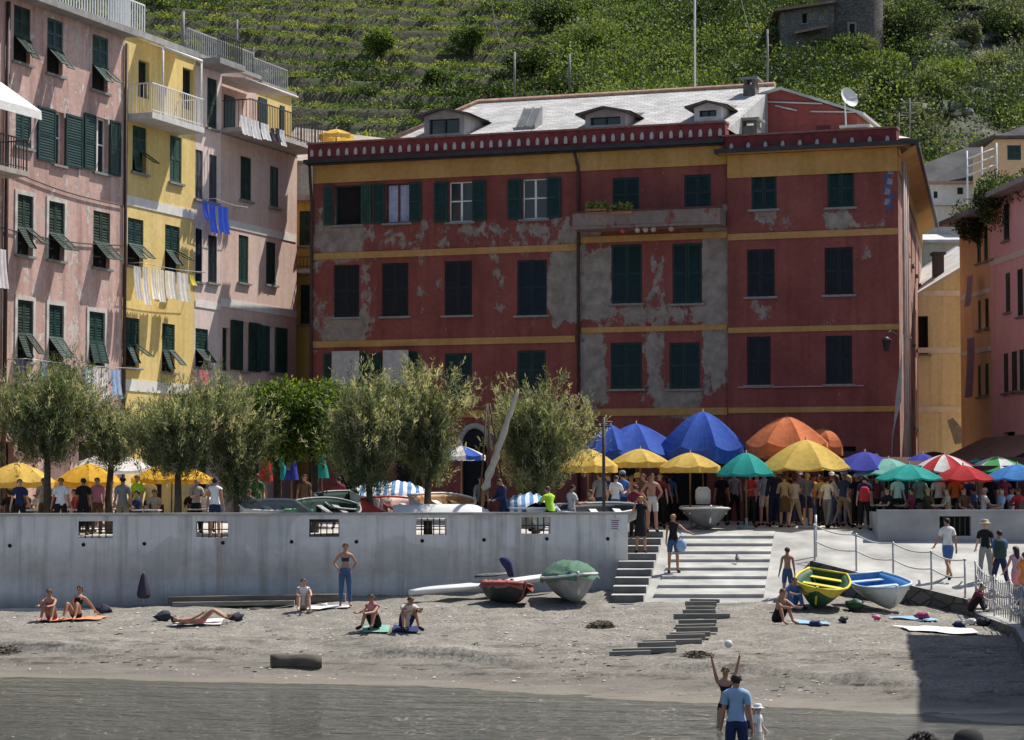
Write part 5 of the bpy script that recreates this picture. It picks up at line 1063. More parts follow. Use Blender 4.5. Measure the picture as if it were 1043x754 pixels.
# ------------------------------------------------------------------ boats
def hull(L, B, H, rocker=.12, tran=.72, n=18, m=10):
    def sec(t):
        b = B/2*(tran+(1-tran)*math.sin(min(1, t/.45)*math.pi/2) if t < .45 else math.cos(max(0,(t-.45)/.55)**1.6*math.pi/2)**.75); b = max(b, .012)
        zk = rocker*H*((1-t*2.2)**2 if t < .45 else 0)*.4+(H*1.02*max(0,(t-.72)/.28)**2.6); zs = H*(1+.05*(1-t)**2+.20*t**2.4); return b, zk, zs
    out, inn, rim = [], [], []
    for i in range(n+1):
        t = i/n; b, zk, zs = sec(t); x = (t-.5)*L; ro, ri = [], []
        for k in range(2*m+1):
            s = (k-m)/m; a = abs(s); y = math.copysign(b*(a**.85), s); z = zk+(zs-zk)*(a**1.5); ro.append(Vector((x, y, z)))
            ri.append(Vector((x*(1-.03)-.0, y*max(.2, 1-.05/b if b > .06 else .2), min(zs-.02, z+.05+.06*(1-a)))))
        out.append(ro); inn.append(ri); rim.append((x, b, zs))
    return out, inn, rim
def boat(name, lab, L, B, H, mo, mi, mg, pos, yaw, roll=0, pitch=0, stripe=None, cover=None, outboard=False, cat='boat', thw=3, oars=False, covermat=None, group=None, rocker=.12):
    out, inn, rim = hull(L, B, H, rocker); t = thing(name, lab, cat, pos, 0, group); M_ = Matrix.Translation(Vector(pos)) @ Matrix.Rotation(yaw, 4, 'Z') @ Matrix.Rotation(pitch, 4, 'Y') @ Matrix.Rotation(roll, 4, 'X')
    tr = lambda p: M_ @ Vector(p)
    h = MB(); K = len(out[0]); h.loft([[tr(p) for p in r] for r in out], m=(lambda i, k: 1 if stripe and (k < 3 or k > K-5) else 0), closed=False); h.loft([[tr(p) for p in reversed(r)] for r in inn], m=2, closed=False)
    h.face([tr(p) for p in reversed(out[0])]); h.face([tr(p) for p in inn[0]], 2)
    for i in range(len(out)-1):
        for kk in (0, K-1): h.face([tr(out[i][kk]), tr(out[i+1][kk]), tr(inn[i+1][kk]), tr(inn[i][kk])], 2)
    h.build('hull', [mo, stripe or mo, mi], t)
    g = MB()
    for sd in (1, -1): g.tube([tr((x, sd*(b+.015), zs+.01)) for x, b, zs in rim], .035, 6)
    g.tube([tr((rim[0][0]-.01, rim[0][1]*q, rim[0][2]+.01)) for q in (-1, 0, 1)], .035, 6); g.tube([tr(p) for p in ((rim[-1][0]+.02, 0, rim[-1][2]+.08), (rim[-3][0]+.13, 0, H*.45), (rim[-6][0]+.1, 0, .02))], .03, 6); g.build('gunwale', mg, t)
    if not cover:
        for i in range(thw):
            j = int(len(rim)*(.15+.55*i/max(1, thw-1))); x, b, zs = rim[j]; s = MB(); s.obox(tr((x-.1, -b*.88, zs-.16)), (M_.to_3x3() @ Vector((.22,0,0))), (M_.to_3x3() @ Vector((0,b*1.76,0))), (M_.to_3x3() @ Vector((0,0,.035)))); s.build('thwart', mg if i % 2 else covermat or mg, t)
    else:
        c = MB(); rings = []
        for i, (x, b, zs) in enumerate(rim):
            q = i/(len(rim)-1); hh = cover*math.sin(math.pi*min(1, max(.05, q*.9+.08)))**.7; ring = []
            for k in range(17):
                s = (k-8)/8; w = .03*math.sin(k*2.1+i*1.3)+.025*math.sin(k*3.7-i*2.2)+.09*noise.noise((i*.55, k*.5, L*7))*(abs(s) < .93); ring.append(tr((x, s*(b+.06)+.02*math.sin(i*1.9+k), zs+hh*(1-abs(s)**2.2)+w-.12*(abs(s) > .93))))
            rings.append(ring)
        c.loft(rings, closed=False); c.build('cover', covermat, t)
    if outboard:
        mo_ = MB(); x, b, zs = rim[0]; p = Vector((x-.12, 0, zs+.22)); rings = []
        for zz, w, l in ((-.12,.10,.14),(0,.16,.22),(.16,.17,.24),(.27,.13,.19),(.31,.05,.08)):
            rings.append([tr(p+Vector((l*math.cos(2*math.pi*k/12), w*math.sin(2*math.pi*k/12), zz))) for k in range(12)])
        mo_.loft(rings, cap=True); mo_.tube([tr(p+Vector((0,0,-.1))), tr(p+Vector((-.05,0,-.75)))], .06, 8); mo_.build('outboard_motor', outboard, t)
    return t
BW = mat('boat_white', (.66,.66,.64), .45, .12, 2); BR = mat('boat_red', (.45,.045,.03), .5, .25, 3); BDK = mat('boat_dark', (.03,.033,.035), .55, .3, 3); BBL = mat('boat_blue', (.06,.22,.52), .5, .15, 3); BYE = mat('boat_yellow', (.62,.50,.05), .5, .15, 3); BGN = mat('boat_green', (.02,.075,.035), .5, .25, 3); BWD = mat('boat_wood', (.33,.16,.06), .55, .3, 4); BGR = mat('boat_grey', (.30,.31,.31), .55, .2, 3); BLG = mat('boat_pale_blue', (.45,.55,.62), .5, .12, 3)
GTARP = fabric('green_tarpaulin', (.10,.19,.135), .1); DTARP = fabric('dark_green_tarpaulin', (.03,.06,.05), 0); STRIPED = None
def striped():
    m, t, b = nt('blue_white_stripes'); g = N(t, 'ShaderNodeNewGeometry'); w = N(t, 'ShaderNodeTexWave', wave_type='BANDS', bands_direction='X'); w.inputs['Scale'].default_value = 1.35; w.inputs['Distortion'].default_value = 1.5; t.links.new(g.outputs['Position'], w.inputs['Vector']); r = ramp(t, w.outputs['Fac'], [(.45, (.62,.66,.70)), (.55, (.08,.20,.42))]); t.links.new(r.outputs['Color'], b.inputs['Base Color']); b.inputs['Roughness'].default_value = .85; return m
STRIPED = striped()
def bpos(px, D, dz=0): X = W(px, 500, D).x; return (X, D, beach_z(X, D)+dz)
PI = math.pi
# on the beach
boat('dinghy', 'pale grey boat under a crumpled green tarpaulin on the beach', 3.5, 1.42, .66, BGR, BW, BW, bpos(582, 64.0, .05), -PI/2+.12, cover=.42, covermat=GTARP, roll=.08)
boat('dinghy', 'small dark boat with red rail lying before the white canoe', 2.1, 1.05, .46, BDK, BDK, mat('dull_red_rail', (.28,.06,.045), .6, .3, 3), bpos(516, 63.9, .03), -PI/2+.45, roll=-.12, cover=.1, covermat=mat('red_deck', (.32,.10,.08), .7, .2), stripe=BDK)
t = thing('canoe', 'long slender white canoe lying along the foot of the sea wall', 'canoe', bpos(490, 66.0)); c0, c1 = Vector(bpos(417, 64.9, .12)), Vector(bpos(570, 66.6, .38)); ax = (c1-c0); mb = MB(); dk = MB()
side = ax.normalized().cross(Vector((0,0,1))).normalized(); rings = []
for i in range(25):
    q = i/24; w = .34*math.sin(math.pi*min(1,max(.02,q)))**.55; hh = (.20+.16*abs(q-.5)**2*4)*(.25+.75*math.sin(math.pi*min(.98, max(.02, q)))**.6); p = c0+ax*q+Vector((0,0,.06*(2*q-1)**2)); rings.append([p+side*(w*math.cos(2*math.pi*k/14))+Vector((0,0,hh*(.9+math.sin(2*math.pi*k/14))*.55)) for k in range(14)])
mb.loft(rings, cap=True); mb.build('hull', BW, t)
ck = MB(); p = c0+ax*.55; ck.loft([[p+ax.normalized()*(.55*math.cos(2*math.pi*k/16))*s+side*(.2*math.sin(2*math.pi*k/16))*s+Vector((0,0,.40+z)) for k in range(16)] for s, z in ((1.05,-.05),(1.0,.02),(.9,-.03),(.3,-.08))]); ck.build('cockpit', BDK, t)
mt = thing('covered_motor', 'outboard motor wrapped in a dark blue cover standing over the red railed boat', 'motor', bpos(517, 64.9, .5)); mm = MB(); p = Vector(bpos(517, 64.9, 1.0)); mm.loft([[p+Vector((math.cos(2*math.pi*k/12)*r+off, math.sin(2*math.pi*k/12)*r*.8, z)) for k in range(12)] for z, r, off in ((-.35,.08,.10),(-.15,.11,.05),(.03,.16,-.03),(.14,.16,-.08),(.21,.08,-.10))], cap=True); mm.build('cover', fabric('navy_cover', (.035,.05,.13), 0), mt); mm = MB(); mm.tube([p+Vector((.12,0,-.4)), p+Vector((.14,0,-.85))], .05, 8); mm.build('leg_shaft', BDK, mt)
boat('rowing_boat', 'green rowing boat with a broad yellow rim lying on the beach', 2.7, 1.42, .56, BGN, BGN, BYE, bpos(834, 62.6, .16), -PI/2-.25, roll=-.16, pitch=.17, stripe=BYE, covermat=BYE)
boat('rowing_boat', 'white rowing boat with blue interior and rim lying beside the ramp wall', 2.8, 1.5, .58, BW, BBL, BLG, bpos(896, 63.4, .14), -PI/2+.18, pitch=.13, roll=.08, covermat=BLG)
# on the square behind the sea wall
def ppos(px, D, dz=0): X = W(px, 500, D).x; return (X, D, plaza_z(D)+dz)
boat('rowing_boat', 'grey boat with a white rim at the top of the broad steps', 3.3, 1.5, .58, mat('boat_slate', (.15,.16,.16), .55, .25, 3), BDK, BW, ppos(718, 73.6, .05), -PI/2+.03, pitch=.03, stripe=MATS['boat_slate'], covermat=BW)
em = MB(); p = Vector(ppos(716, 74.0, .9)); em.loft([[p+Vector((math.cos(2*math.pi*k/12)*r, math.sin(2*math.pi*k/12)*r, z)) for k in range(12)] for z, r in ((-.1,.22),(.1,.25),(.35,.24),(.45,.15))], cap=True); tag(em.build('engine_cover', WC, loc=p), 'white hood standing in the boat at the top of the steps', 'engine cover')
boat('rowing_boat', 'red boat with pale inside behind the sea wall', 2.7, 1.35, .5, BR, mat('pale_pink_inside', (.5,.34,.30), .6, .2), BR, ppos(403, 68.8, .42), .95, roll=.40, pitch=.0, covermat=BW)
boat('rowing_boat', 'grey green boat tipped on its side nearest the green tub', 2.3, 1.2, .45, mat('boat_grey_green', (.10,.14,.12), .5, .2), DTARP, BGR, ppos(333, 68.6, .45), .9, roll=.45, covermat=BGR); boat('rowing_boat', 'dark green boat with pale rim tipped beside the red boat', 2.4, 1.25, .45, BGN, DTARP, BGR, ppos(354, 70, .6), .8, roll=.45, covermat=BGR)
boat('rowing_boat', 'white boat with brown wooden inside behind the sea wall', 2.3, 1.15, .42, BW, BWD, BW, ppos(450, 69.4, .62), .75, roll=.4, covermat=BWD)
boat('rowing_boat', 'boat under a blue and white striped cover beside the man in the lime shirt', 2.7, 1.3, .6, BW, BW, BW, ppos(537, 69.0, .2), PI/2+.3, cover=.42, covermat=STRIPED); boat('rowing_boat', 'boat under a striped cover behind the red boat', 2.3, 1.2, .5, BW, BW, BW, ppos(395, 70.6, .7), .5, roll=.2, cover=.35, covermat=STRIPED)
boat('rowing_boat', 'upturned white boat lying low against the sea wall', 3.0, 1.2, .42, BW, BW, BW, ppos(452, 68.2, .98), .06, roll=PI, covermat=BW); boat('rowing_boat', 'small white boat beside the sitting man in grey right of the lime shirt', 2.6, 1.2, .5, BGR, BDK, BW, ppos(610, 69.4, .3), .2, roll=.25, covermat=BW); boat('rowing_boat', 'white dinghy left of the green tub behind the sea wall', 2.2, 1.1, .45, BW, BGR, BW, ppos(277, 69.4, .45), .5, roll=.3, covermat=BGR)
tb_ = MB(); p = Vector(ppos(304, 68.2)); tb_.loft([[p+Vector((math.cos(2*math.pi*k/16)*r, math.sin(2*math.pi*k/16)*r, z)) for k in range(16)] for z, r in ((0,.35),(.6,.42),(.82,.44),(.84,.40),(.5,.37))], cap=True); tag(tb_.build('tub', mat('light_green_plastic', (.13,.36,.14), .4, .15), loc=p), 'light green plastic tub behind the sea wall', 'tub')
# mast with furled sail and stays
sp = thing('furled_sail', 'furled cream sail lashed to a leaning yard beside the lone feathery tree', 'sail', ppos(490, 69.2)); a, b = W(493, 500, 69.2), W(527, 399, 69.2); mb = MB(); mb.tube([Vector(ppos(488, 69.2)), a], [.05,.05], 8); mb.tube([a+(b-a)*-.02, b+(b-a)*.03], .035, 8); mb.build('yard', BWD, sp)
fs_ = MB(); rr = random.Random(2); K = 26; rings = []
for i in range(K+1):
    q = i/K; p = a.lerp(b, q); r = (.12+.012*math.sin(i*1.7)+rr.uniform(-.012,.018))*(1-.45*q)
    if i in (0, K): r = .04
    rings.append([p+Vector((math.cos(2*math.pi*k/10)*r*(1+.2*math.sin(k*3+i)), math.sin(2*math.pi*k/10)*r, 0)) for k in range(10)])
fs_.loft(rings); fs_.build('sail_cloth', fabric('old_sail_cloth', (.55,.50,.42), .1), sp)
ml = thing('boat_mast', 'slim tripod of brown spars with rigging beside the furled sail', 'mast', ppos(497, 69.8)); mb = MB(); tp = W(497, 411, 69.8)
for px in (486, 500, 520): mb.tube([Vector(ppos(px, 69.8+(px-497)*.03)), tp+Vector(((px-497)*.002, 0, 0))], .03, 7)
mb.build('spar', mat('spar_brown', (.10,.06,.035), .6, .25, 5), ml)
# lamp post and wall lantern
mast(615, 425, 534, 68.6, .05, 'dark lamp post standing at the right end of the sea wall', arms=((.15,.28),(.28,.2)), m=DARKMETAL, cat='lamp post', name='lamp_post')
u, z = FC.hit(909, 348); lt = MB(); lt.tube([FC.pt(u+.2, z+.2, .12), FC.pt(u, z+.35, .45), FC.pt(u-.1, z+.15, .6)], .025, 6); c = FC.pt(u-.1, z-.12, .6)
lt.loft([[c+Vector((math.cos(2*PI*k/6)*r, math.sin(2*PI*k/6)*r, zz)) for k in range(6)] for zz, r in ((-.25,.08),(.1,.16),(.12,.2),(.26,.04))], cap=True); tag(lt.build('wall_lantern', DARKMETAL, loc=FC.pt(u, z)), 'black bracket lantern on the corner of the red corner building', 'lantern')
# ------------------------------------------------------------------ laundry
def cloth(name, lab, F, x0, x1, yt, yb, n, m, group=None, cat='laundry', jag=.0, seed=0):
    a, zt = F.hit(x0, yt); b = F.hit(x1, yt)[0]; zb = F.hit((x0+x1)/2, yb)[1]; rr = random.Random(seed+int(x0)); mb = MB(); K, J = 10, 5; rings = []
    for j in range(J+1):
        q = j/J; rings.append([F.pt(lerp(a, b, k/K)+.02*q*math.sin(k*1.3+seed), lerp(zt, zb, q)-jag*q*rr.random()-.03*q*math.sin(seed*2.1), n+.022*(1+1.5*q)*math.sin(k*1.55+seed)+.12*q*q) for k in range(K+1)])
    mb.loft(rings, closed=False); return tag(mb.build(name, m, loc=F.pt((a+b)/2, zt, n)), lab, cat, group)
WLA = fabric('white_linen', (.92,.92,.94), .5); BLU = fabric('royal_blue_cloth', (.03,.08,.52), .3); PINKC = fabric('pink_cloth', (.6,.15,.2), .3); PLB = fabric('pale_blue_cloth', (.35,.48,.68), .3); GRC = fabric('dark_cloth', (.05,.05,.07), .1); MAU = fabric('mauve_cloth', (.40,.32,.40), .3); YCL = fabric('yellow_cloth', (.7,.6,.1), .3)
def line(F, x0, y0, x1, y1, n, lab):
    p, q = F.pt(*F.hit(x0, y0), n), F.pt(*F.hit(x1, y1), n); mb = MB(); mb.tube([p.lerp(q, k/8)-Vector((0,0,.06*math.sin(PI*k/8))) for k in range(9)], .012, 5)
    for e in (p, q): mb.tube([e, e-F.n*n], .015, 5)
    tag(mb.build('clothes_line', STEEL, loc=p), lab, 'clothes line')
F1 = FL.off(.55); line(FL, 130, 268, 196, 278, .55, 'clothes line below the middle windows of the yellow building')
for i, (x0, x1, yb, lab) in enumerate(((136,143,305,'white sheet leftmost on the yellow building line'),(144.8,151.2,310,'white sheet second on the yellow building line'),(153.2,160,306,'white sheet third on the yellow building line'),(161,167,308,'narrow white cloth between sheets on the yellow building line'),(168.5,178,304,'wide white sheet fifth on the yellow building line'),(180.5,191,308,'white sheet last on the yellow building line'))): cloth('laundry_sheet', lab, F1, x0, x1, 271+(x0-136)*.14, yb, 0, WLA, 'white laundry on the yellow building', seed=i)
cloth('laundry_sheet', 'small yellow cloth at the right end of the white laundry', F1, 193, 197.5, 280, 291, 0, YCL)
F2 = FL.off(.6); line(FL, 204, 203, 238, 212, .6, 'clothes line below the grey shutters of the narrow pale building')
for i, (x0, x1, yt, yb, lab) in enumerate(((206,211,205,222,'small bright blue garment leftmost on the narrow building line'),(212,219.5,206,235,'royal blue cloth in the middle of the narrow building line'),(221,233,209,238,'large royal blue cloth rightmost on the narrow building line'))): cloth('laundry_garment', lab, F2, x0, x1, yt, yb, 0, BLU, 'blue laundry', jag=.1, seed=i)
F3 = FL.off(1.3)
for i, (x0, x1, lab) in enumerate(((244.5,254.5,'white towel leftmost on the salmon balcony rail'),(255,264,'white towel second on the salmon balcony rail'),(265,274.5,'white towel third on the salmon balcony rail'),(285,290,'small white cloth at the right of the salmon balcony rail'))): cloth('laundry_towel', lab, F3, x0, x1, 117+(x0-244)*.36, 138+(x0-244)*.27, 0, WLA, 'towels on the salmon balcony', seed=i)
for i, (x0, x1, lab) in enumerate(((275.5,279,'dark garment left of the small white cloth on the salmon rail'),(280,284,'black garment beside the small white cloth on the salmon rail'))): cloth('laundry_garment', lab, F3, x0, x1, 130, 144, 0, GRC, 'dark laundry', seed=i)
F4 = FL.off(.7); line(FL, 8, 366, 128, 376, .7, 'clothes line over the leftmost feathery tree')
for i, (x0, x1, yt, yb, m, lab) in enumerate(((84,94,374,420,STRIPED,'long striped pale cloth left of the white dress on the pink building line'),(94.5,103,374,423,WLA,'long white garment hanging beside the yellow building corner'),(103.5,110,375,412,WLA,'white shirt next to the pale blue towel on the pink building line'),(112,123,376,402,PLB,'pale blue towel at the right end of the pink building line'),(14,26,366,384,GRC,'dark shirt leftmost on the pink building line'),(41,47,369,390,PLB,'small pale blue cloth above the leftmost tree'),(60,72,371,395,GRC,'navy garment above the leftmost tree'))): cloth('laundry_garment', lab, F4, x0, x1, yt, yb, 0, m, 'laundry on the pink building', jag=.15, seed=i)
cloth('laundry_garment', 'red and white cloth under the narrow building window', FL.off(.5), 203, 212, 377, 392, 0, PINKC); cloth('laundry_sheet', 'white cloth hanging at the very left edge', FL.off(1.0), -4, 6, 253, 294, 0, WLA)
FRo = FRt.off(.5); cloth('laundry_garment', 'short mauve cloth hanging high on the orange building', FRo, 985, 991, 282, 312, 0, MAU, 'mauve laundry'); cloth('laundry_sheet', 'long mauve sheet hanging low on the orange building', FRo, 985, 993, 345, 405, 0, MAU, 'mauve laundry')
F5 = FM.off(.5)
cloth('awning_cloth', 'pale grey cloth blind leftmost behind the trees on the red facade', F5, 338, 366, 358, 392, 0, fabric('grey_blind', (.48,.46,.45), .1), cat='blind'); cloth('awning_cloth', 'pale grey cloth blind right of the dark gap on the red facade', F5, 390, 416, 357, 394, 0, MATS['grey_blind'], cat='blind')
pb = MB(); global_RN = np.random.RandomState(3); RN = global_RN
def planter(F, x0, x1, y, n, lab, m=4):
    u0, z = F.hit(x0, y); u1 = F.hit(x1, y)[0]; t = thing('balcony_plant', lab, 'plant', F.pt((u0+u1)/2, z, n)); b = MB(); F.box(b, u0, u1, z-.18, z, n-.1, n+.1); b.build('trough', mat('terracotta', (.35,.16,.09), .85, .25), t); k = int(220*(u1-u0)); P_ = np.array([F.pt(R.uniform(u0, u1), z+R.random()*.15, n+R.uniform(-.12, .12)) for _ in range(k)]); v, f = leaf_quads(P_, RN.normal(size=(k,3))+np.array([0,0,.8]), .12+.1*RN.rand(k), .06+.04*RN.rand(k)); raw_mesh('leaves', v, f, LEAF, RN.choice([2,4,4,1], k), t, F.pt((u0+u1)/2, z, n))
planter(FM, 605, 626, 216.5, 1.0, 'yellow green plant on the left end of the red building balcony'); planter(FM, 630, 652, 217.5, 1.0, 'low green plant in the middle of the red building balcony')
# roof garden mass
for i, (px, py, D, r, lab) in enumerate(((992,215,96,1.9,'dark climbing shrub at the left end of the roof garden'),(1010,196,93,1.9,'dark green shrub in the middle of the roof garden'),(1032,178,91,1.9,'dark shrub of the roof garden cut by the right edge'),(1040,205,92.5,1.4,'low dark shrub along the eave of the pink street building'),(1003,180,97,1.4,'small dark shrub by the white terrace railing'))):
    p = W(px, py, D); bush('roof_garden_shrub', lab, (p.x+1.0, D, p.z-1.7), r*.9, r*1.1, 0, 300+i, k=9000, size=.20, group='roof garden shrubs')
# ------------------------------------------------------------------ railings
def sag_rope(mb, p, q, s, r=.02):
    mb.tube([p.lerp(q, k/10)-Vector((0,0,s*math.sin(PI*k/10))) for k in range(11)], r, 6)
def rail(lab, pts, h=1.05, ropes=(1.0,.55), sag=.10, net=False, name='rope_railing', rope_m=None):
    t = thing(name, lab, 'railing', pts[0]); pm = MB
    for p in pts: m = MB(); m.tube([p-Vector((0,0,.1)), p+Vector((0,0,h))], .028, 8); m.ball(p+Vector((0,0,h)), .045, 0, 8); m.build('post', STEEL, t)
    for hh in ropes:
        r = MB()
        for a, b in zip(pts, pts[1:]): sag_rope(r, a+Vector((0,0,hh*h)), b+Vector((0,0,hh*h)), sag)
        r.build('rope', rope_m or mat('pale_rope', (.55,.53,.50), .8, .2), t)
    if net:
        m = MB()
        for a, b in zip(pts, pts[1:]):
            L = (b-a).length; k = max(2, int(L/.35))
            for i in range(k):
                q0, q1 = a.lerp(b, i/k), a.lerp(b, (i+1)/k); m.tube([q0+Vector((0,0,.05)), q1+Vector((0,0,h*.95))], .012, 4); m.tube([q1+Vector((0,0,.05)), q0+Vector((0,0,h*.95))], .012, 4)
        m.build('net', mat('grey_net', (.3,.3,.32), .7, .2), t)
def rz(x, y): return Vector((x, y, slip_z(x, y)))
pts = [rz(lerp(A.x, B.x, q)+.04, lerp(A.y, B.y, q)+.12) for q in (.02,.30,.54,.78,.985)]; rail('rope railing along the edge of the sloping ramp above the boats', pts)
pts = [rz(12.72,63.9), rz(12.62,61), rz(12.5,58.5), rz(12.25,56), rz(11.9,53.5), rz(11.5,51.2), rz(11.0,48), rz(10.55,44), rz(10.2,40.5)]; rail('netted rope railing descending along the quay at the right edge', [p+Vector((.12,0,0)) for p in pts], ropes=(1,.7,.4), net=True, sag=.14)
pts = [Vector((8.35, 72.2, 2.75)), Vector((8.0, 68.0, ramp_z(68.0)+.0)), ]; t = thing('handrail', 'pale steel handrail post at the top right of the broad steps', 'handrail', (8.6,72,2.7)); m = MB(); p = W(831, 570, 69.0); p.z = ramp_z(69.0); m.tube([p-Vector((0,0,.1)), p+Vector((0,0,1.25))], .04, 8); m.build('post', STEEL, t)
t = thing('handrail', 'white steel handrail beside the narrow steps at the wall end', 'handrail', (3.6,70,2.7)); m = MB(); p0 = Vector((3.62, 71.5, 2.8)); p1 = Vector((3.45, 69.2, 2.35)); 
for p in (p0, p1): m.tube([p, p+Vector((0,0,1.0))], .03, 8)
m.tube([p0+Vector((0,0,1)), p1+Vector((0,0,1))], .03, 8); m.tube([p0+Vector((0,0,.5)), p1+Vector((0,0,.5))], .02, 8); m.build('rail', RAILW, t)
# ------------------------------------------------------------------ things on the beach
WOOD = mat('grey_driftwood', (.20,.185,.165), .95, .3, 5, stretch=(.4,3,3), bmp=.4)
def plank(x0, y0, x1, y1, Dl, w, th, name='sleeper', lab='weathered grey timber sleeper lying in the row leading down the beach from the steps', cat='timber', group='timber sleepers on the beach', m=None):
    p = W(x0, y0, Dl); q = W(x1, y1, Dl); p.z = beach_z(p.x, Dl)+.02; q.z = beach_z(q.x, Dl)+.02; mb = MB(); mb.bar(p+Vector((0,0,th/2)), q+Vector((0,0,th/2)), w, 0, th); o = mb.build(name, m or WOOD, loc=p); tag(o, lab, cat, group)
def yD(y, x):  # depth where the beach surface shows at image row y
    d = ray(x, y); lo = 36.0
    while lo < 70:
        t = lo/d.y; p = Vector((0,0,EYE))+d*t
        if p.z <= beach_z(p.x, lo): return lo
        lo += .05
    return lo
rr = random.Random(12)
for x0, x1, y in ((703,732,615),(700,730,619),(698,728,623.5),(697,729,628),(688,742,631.5),(692,730,636),(690,726,641),(687,729,645),(684,724,649.5),(678,720,653.5),(655,715,658),(650,690,662),(622,688,666.5),(620,662,669.5)):
    D = yD(y, (x0+x1)/2); plank(x0+rr.uniform(-2,2), y, x1+rr.uniform(-2,2), y, D, rr.uniform(.18,.26), rr.uniform(.1,.16))
D = yD(681, 303); X0, X1 = W(277, 500, D).x, W(328, 500, D).x; lg = thing('beached_log', 'thick sawn log lying near the waterline', 'log', ((X0+X1)/2, D, beach_z(X0, D))); mb = MB(); z = beach_z((X0+X1)/2, D)+.13; mb.tube([(lerp(X0,X1,k/6), D+.05*math.sin(k), z+.01*math.sin(k*2)) for k in range(7)], [.18,.19,.185,.19,.185,.18,.17], 12); mb.build('trunk', mat('log_bark', (.10,.082,.065), .95, .35, 4, stretch=(.3,3,3), bmp=.6), lg); mb = MB(); mb.tube([(X1-.02, D, z), (X1+.012, D, z)], .15, 12); mb.build('cut_end', mat('cut_wood', (.33,.25,.17), .9, .25, 6), lg)
D = 64.9; plank(172, 613, 352, 612, D, .5, .22, 'driftwood_beam', 'long dark driftwood beam lying along the foot of the sea wall', 'timber', None, mat('dark_driftwood', (.14,.12,.10), .95, .35, 3, stretch=(.4,2,2), bmp=.5))
plank(176, 615.5, 300, 615.5, 64.3, .25, .12, 'driftwood_beam', 'thinner driftwood beam lying in front of the longer dark beam', 'timber', None)
def seaweed(px, py, wpx, lab):
    D = yD(py, px); X = W(px, 500, D).x; w = wpx/FPX*D/2; n = 1500; P_ = np.stack([X+RN.normal(size=n)*w*.45, D+RN.normal(size=n)*w*.5, np.zeros(n)], 1); P_[:,2] = [beach_z(x, d)+.02+max(0, .13*(1-((x-X)/w)**2))*RN.rand() for x, d in P_[:,:2]]
    v, f = leaf_quads(P_, RN.normal(size=(n,3))*np.array([1,1,.15]), .07+.07*RN.rand(n), .025+.02*RN.rand(n)); o = raw_mesh('seaweed', v, f, mat('dry_seaweed', (.15,.125,.09), .9, .45), loc=(X, D, beach_z(X, D))); tag(o, lab, 'seaweed', kind='stuff')
seaweed(481, 664, 34, 'heap of dark dried seaweed in the middle of the beach'); seaweed(709, 672, 38, 'heap of dark dried seaweed by the timber sleepers'); seaweed(612, 640, 26, 'thin scatter of dried seaweed under the steps'); seaweed(10, 664, 44, 'dark seaweed patch at the left edge')
# scattered cobbles: one loose cover
mbs = MB(); rr = random.Random(7)
ico = [(0,0,1),(.89,0,.45),(.28,.85,.45),(-.72,.53,.45),(-.72,-.53,.45),(.28,-.85,.45)]
for i in range(3800):
    D = rr.uniform(44, 64); X = rr.uniform(-14, 12.4); z = beach_z(X, D)
    if z < .05: continue
    s = rr.uniform(.02, .055)*(1.6 if rr.random() < .06 else 1); a = rr.uniform(0, 6.28); ca, sa = math.cos(a)*s, math.sin(a)*s*.8; zz = z+.10*noise.noise((X*.35, D*.5, 0))*min(1,max(0,(z+.2)*2.5))+.075*noise.noise((X*1.1, D*1.3, 3))*min(1,max(0,(z+.2)*2.5))+.04*noise.noise((X*3, D*3, 7))
    b = len(mbs.v); mbs.v += [Vector((X+x*ca-y*sa, D+x*sa+y*ca, zz-.01+zq*s*.7)) for x, y, zq in ico]; mm = rr.randint(0, 2)
    for k in range(5): mbs.f.append((b, b+1+k, b+1+(k+1) % 5)); mbs.m.append(mm); mbs.sm.append(True)
    for k in range(5): pass
for i in range(300):
    X = rr.uniform(-13, 11); D = water_d(X)+rr.choice((2.2, 4.3, 4.6, 7.5))+rr.gauss(0, .45); z = beach_z(X, D)+.10*noise.noise((X*.35, D*.5, 0))+.075*noise.noise((X*1.1, D*1.3, 3))+.04*noise.noise((X*3, D*3, 7))
    if z < .1: continue
    a = rr.gauss(0, .7); L = rr.uniform(.04, .2); mbs.bar((X, D, z+.03), (X+math.cos(a)*L, D+math.sin(a)*L, z+.04), rr.uniform(.008, .018), 3)
tag(mbs.build('shingle', [mat('stone_a', (.30,.28,.25), .9, .3, 9), mat('stone_b', (.18,.17,.155), .9, .3, 9), mat('stone_c', (.42,.40,.37), .9, .3, 9), mat('twig_dark', (.045,.036,.028), .95, .4, 9)] if True else [mat('stone_a', (.30,.28,.25), .9, .3, 9), mat('stone_b', (.18,.17,.155), .9, .3, 9), mat('stone_c', (.42,.40,.37), .9, .3, 9)]), 'loose stones and twigs scattered over the beach', kind='stuff')
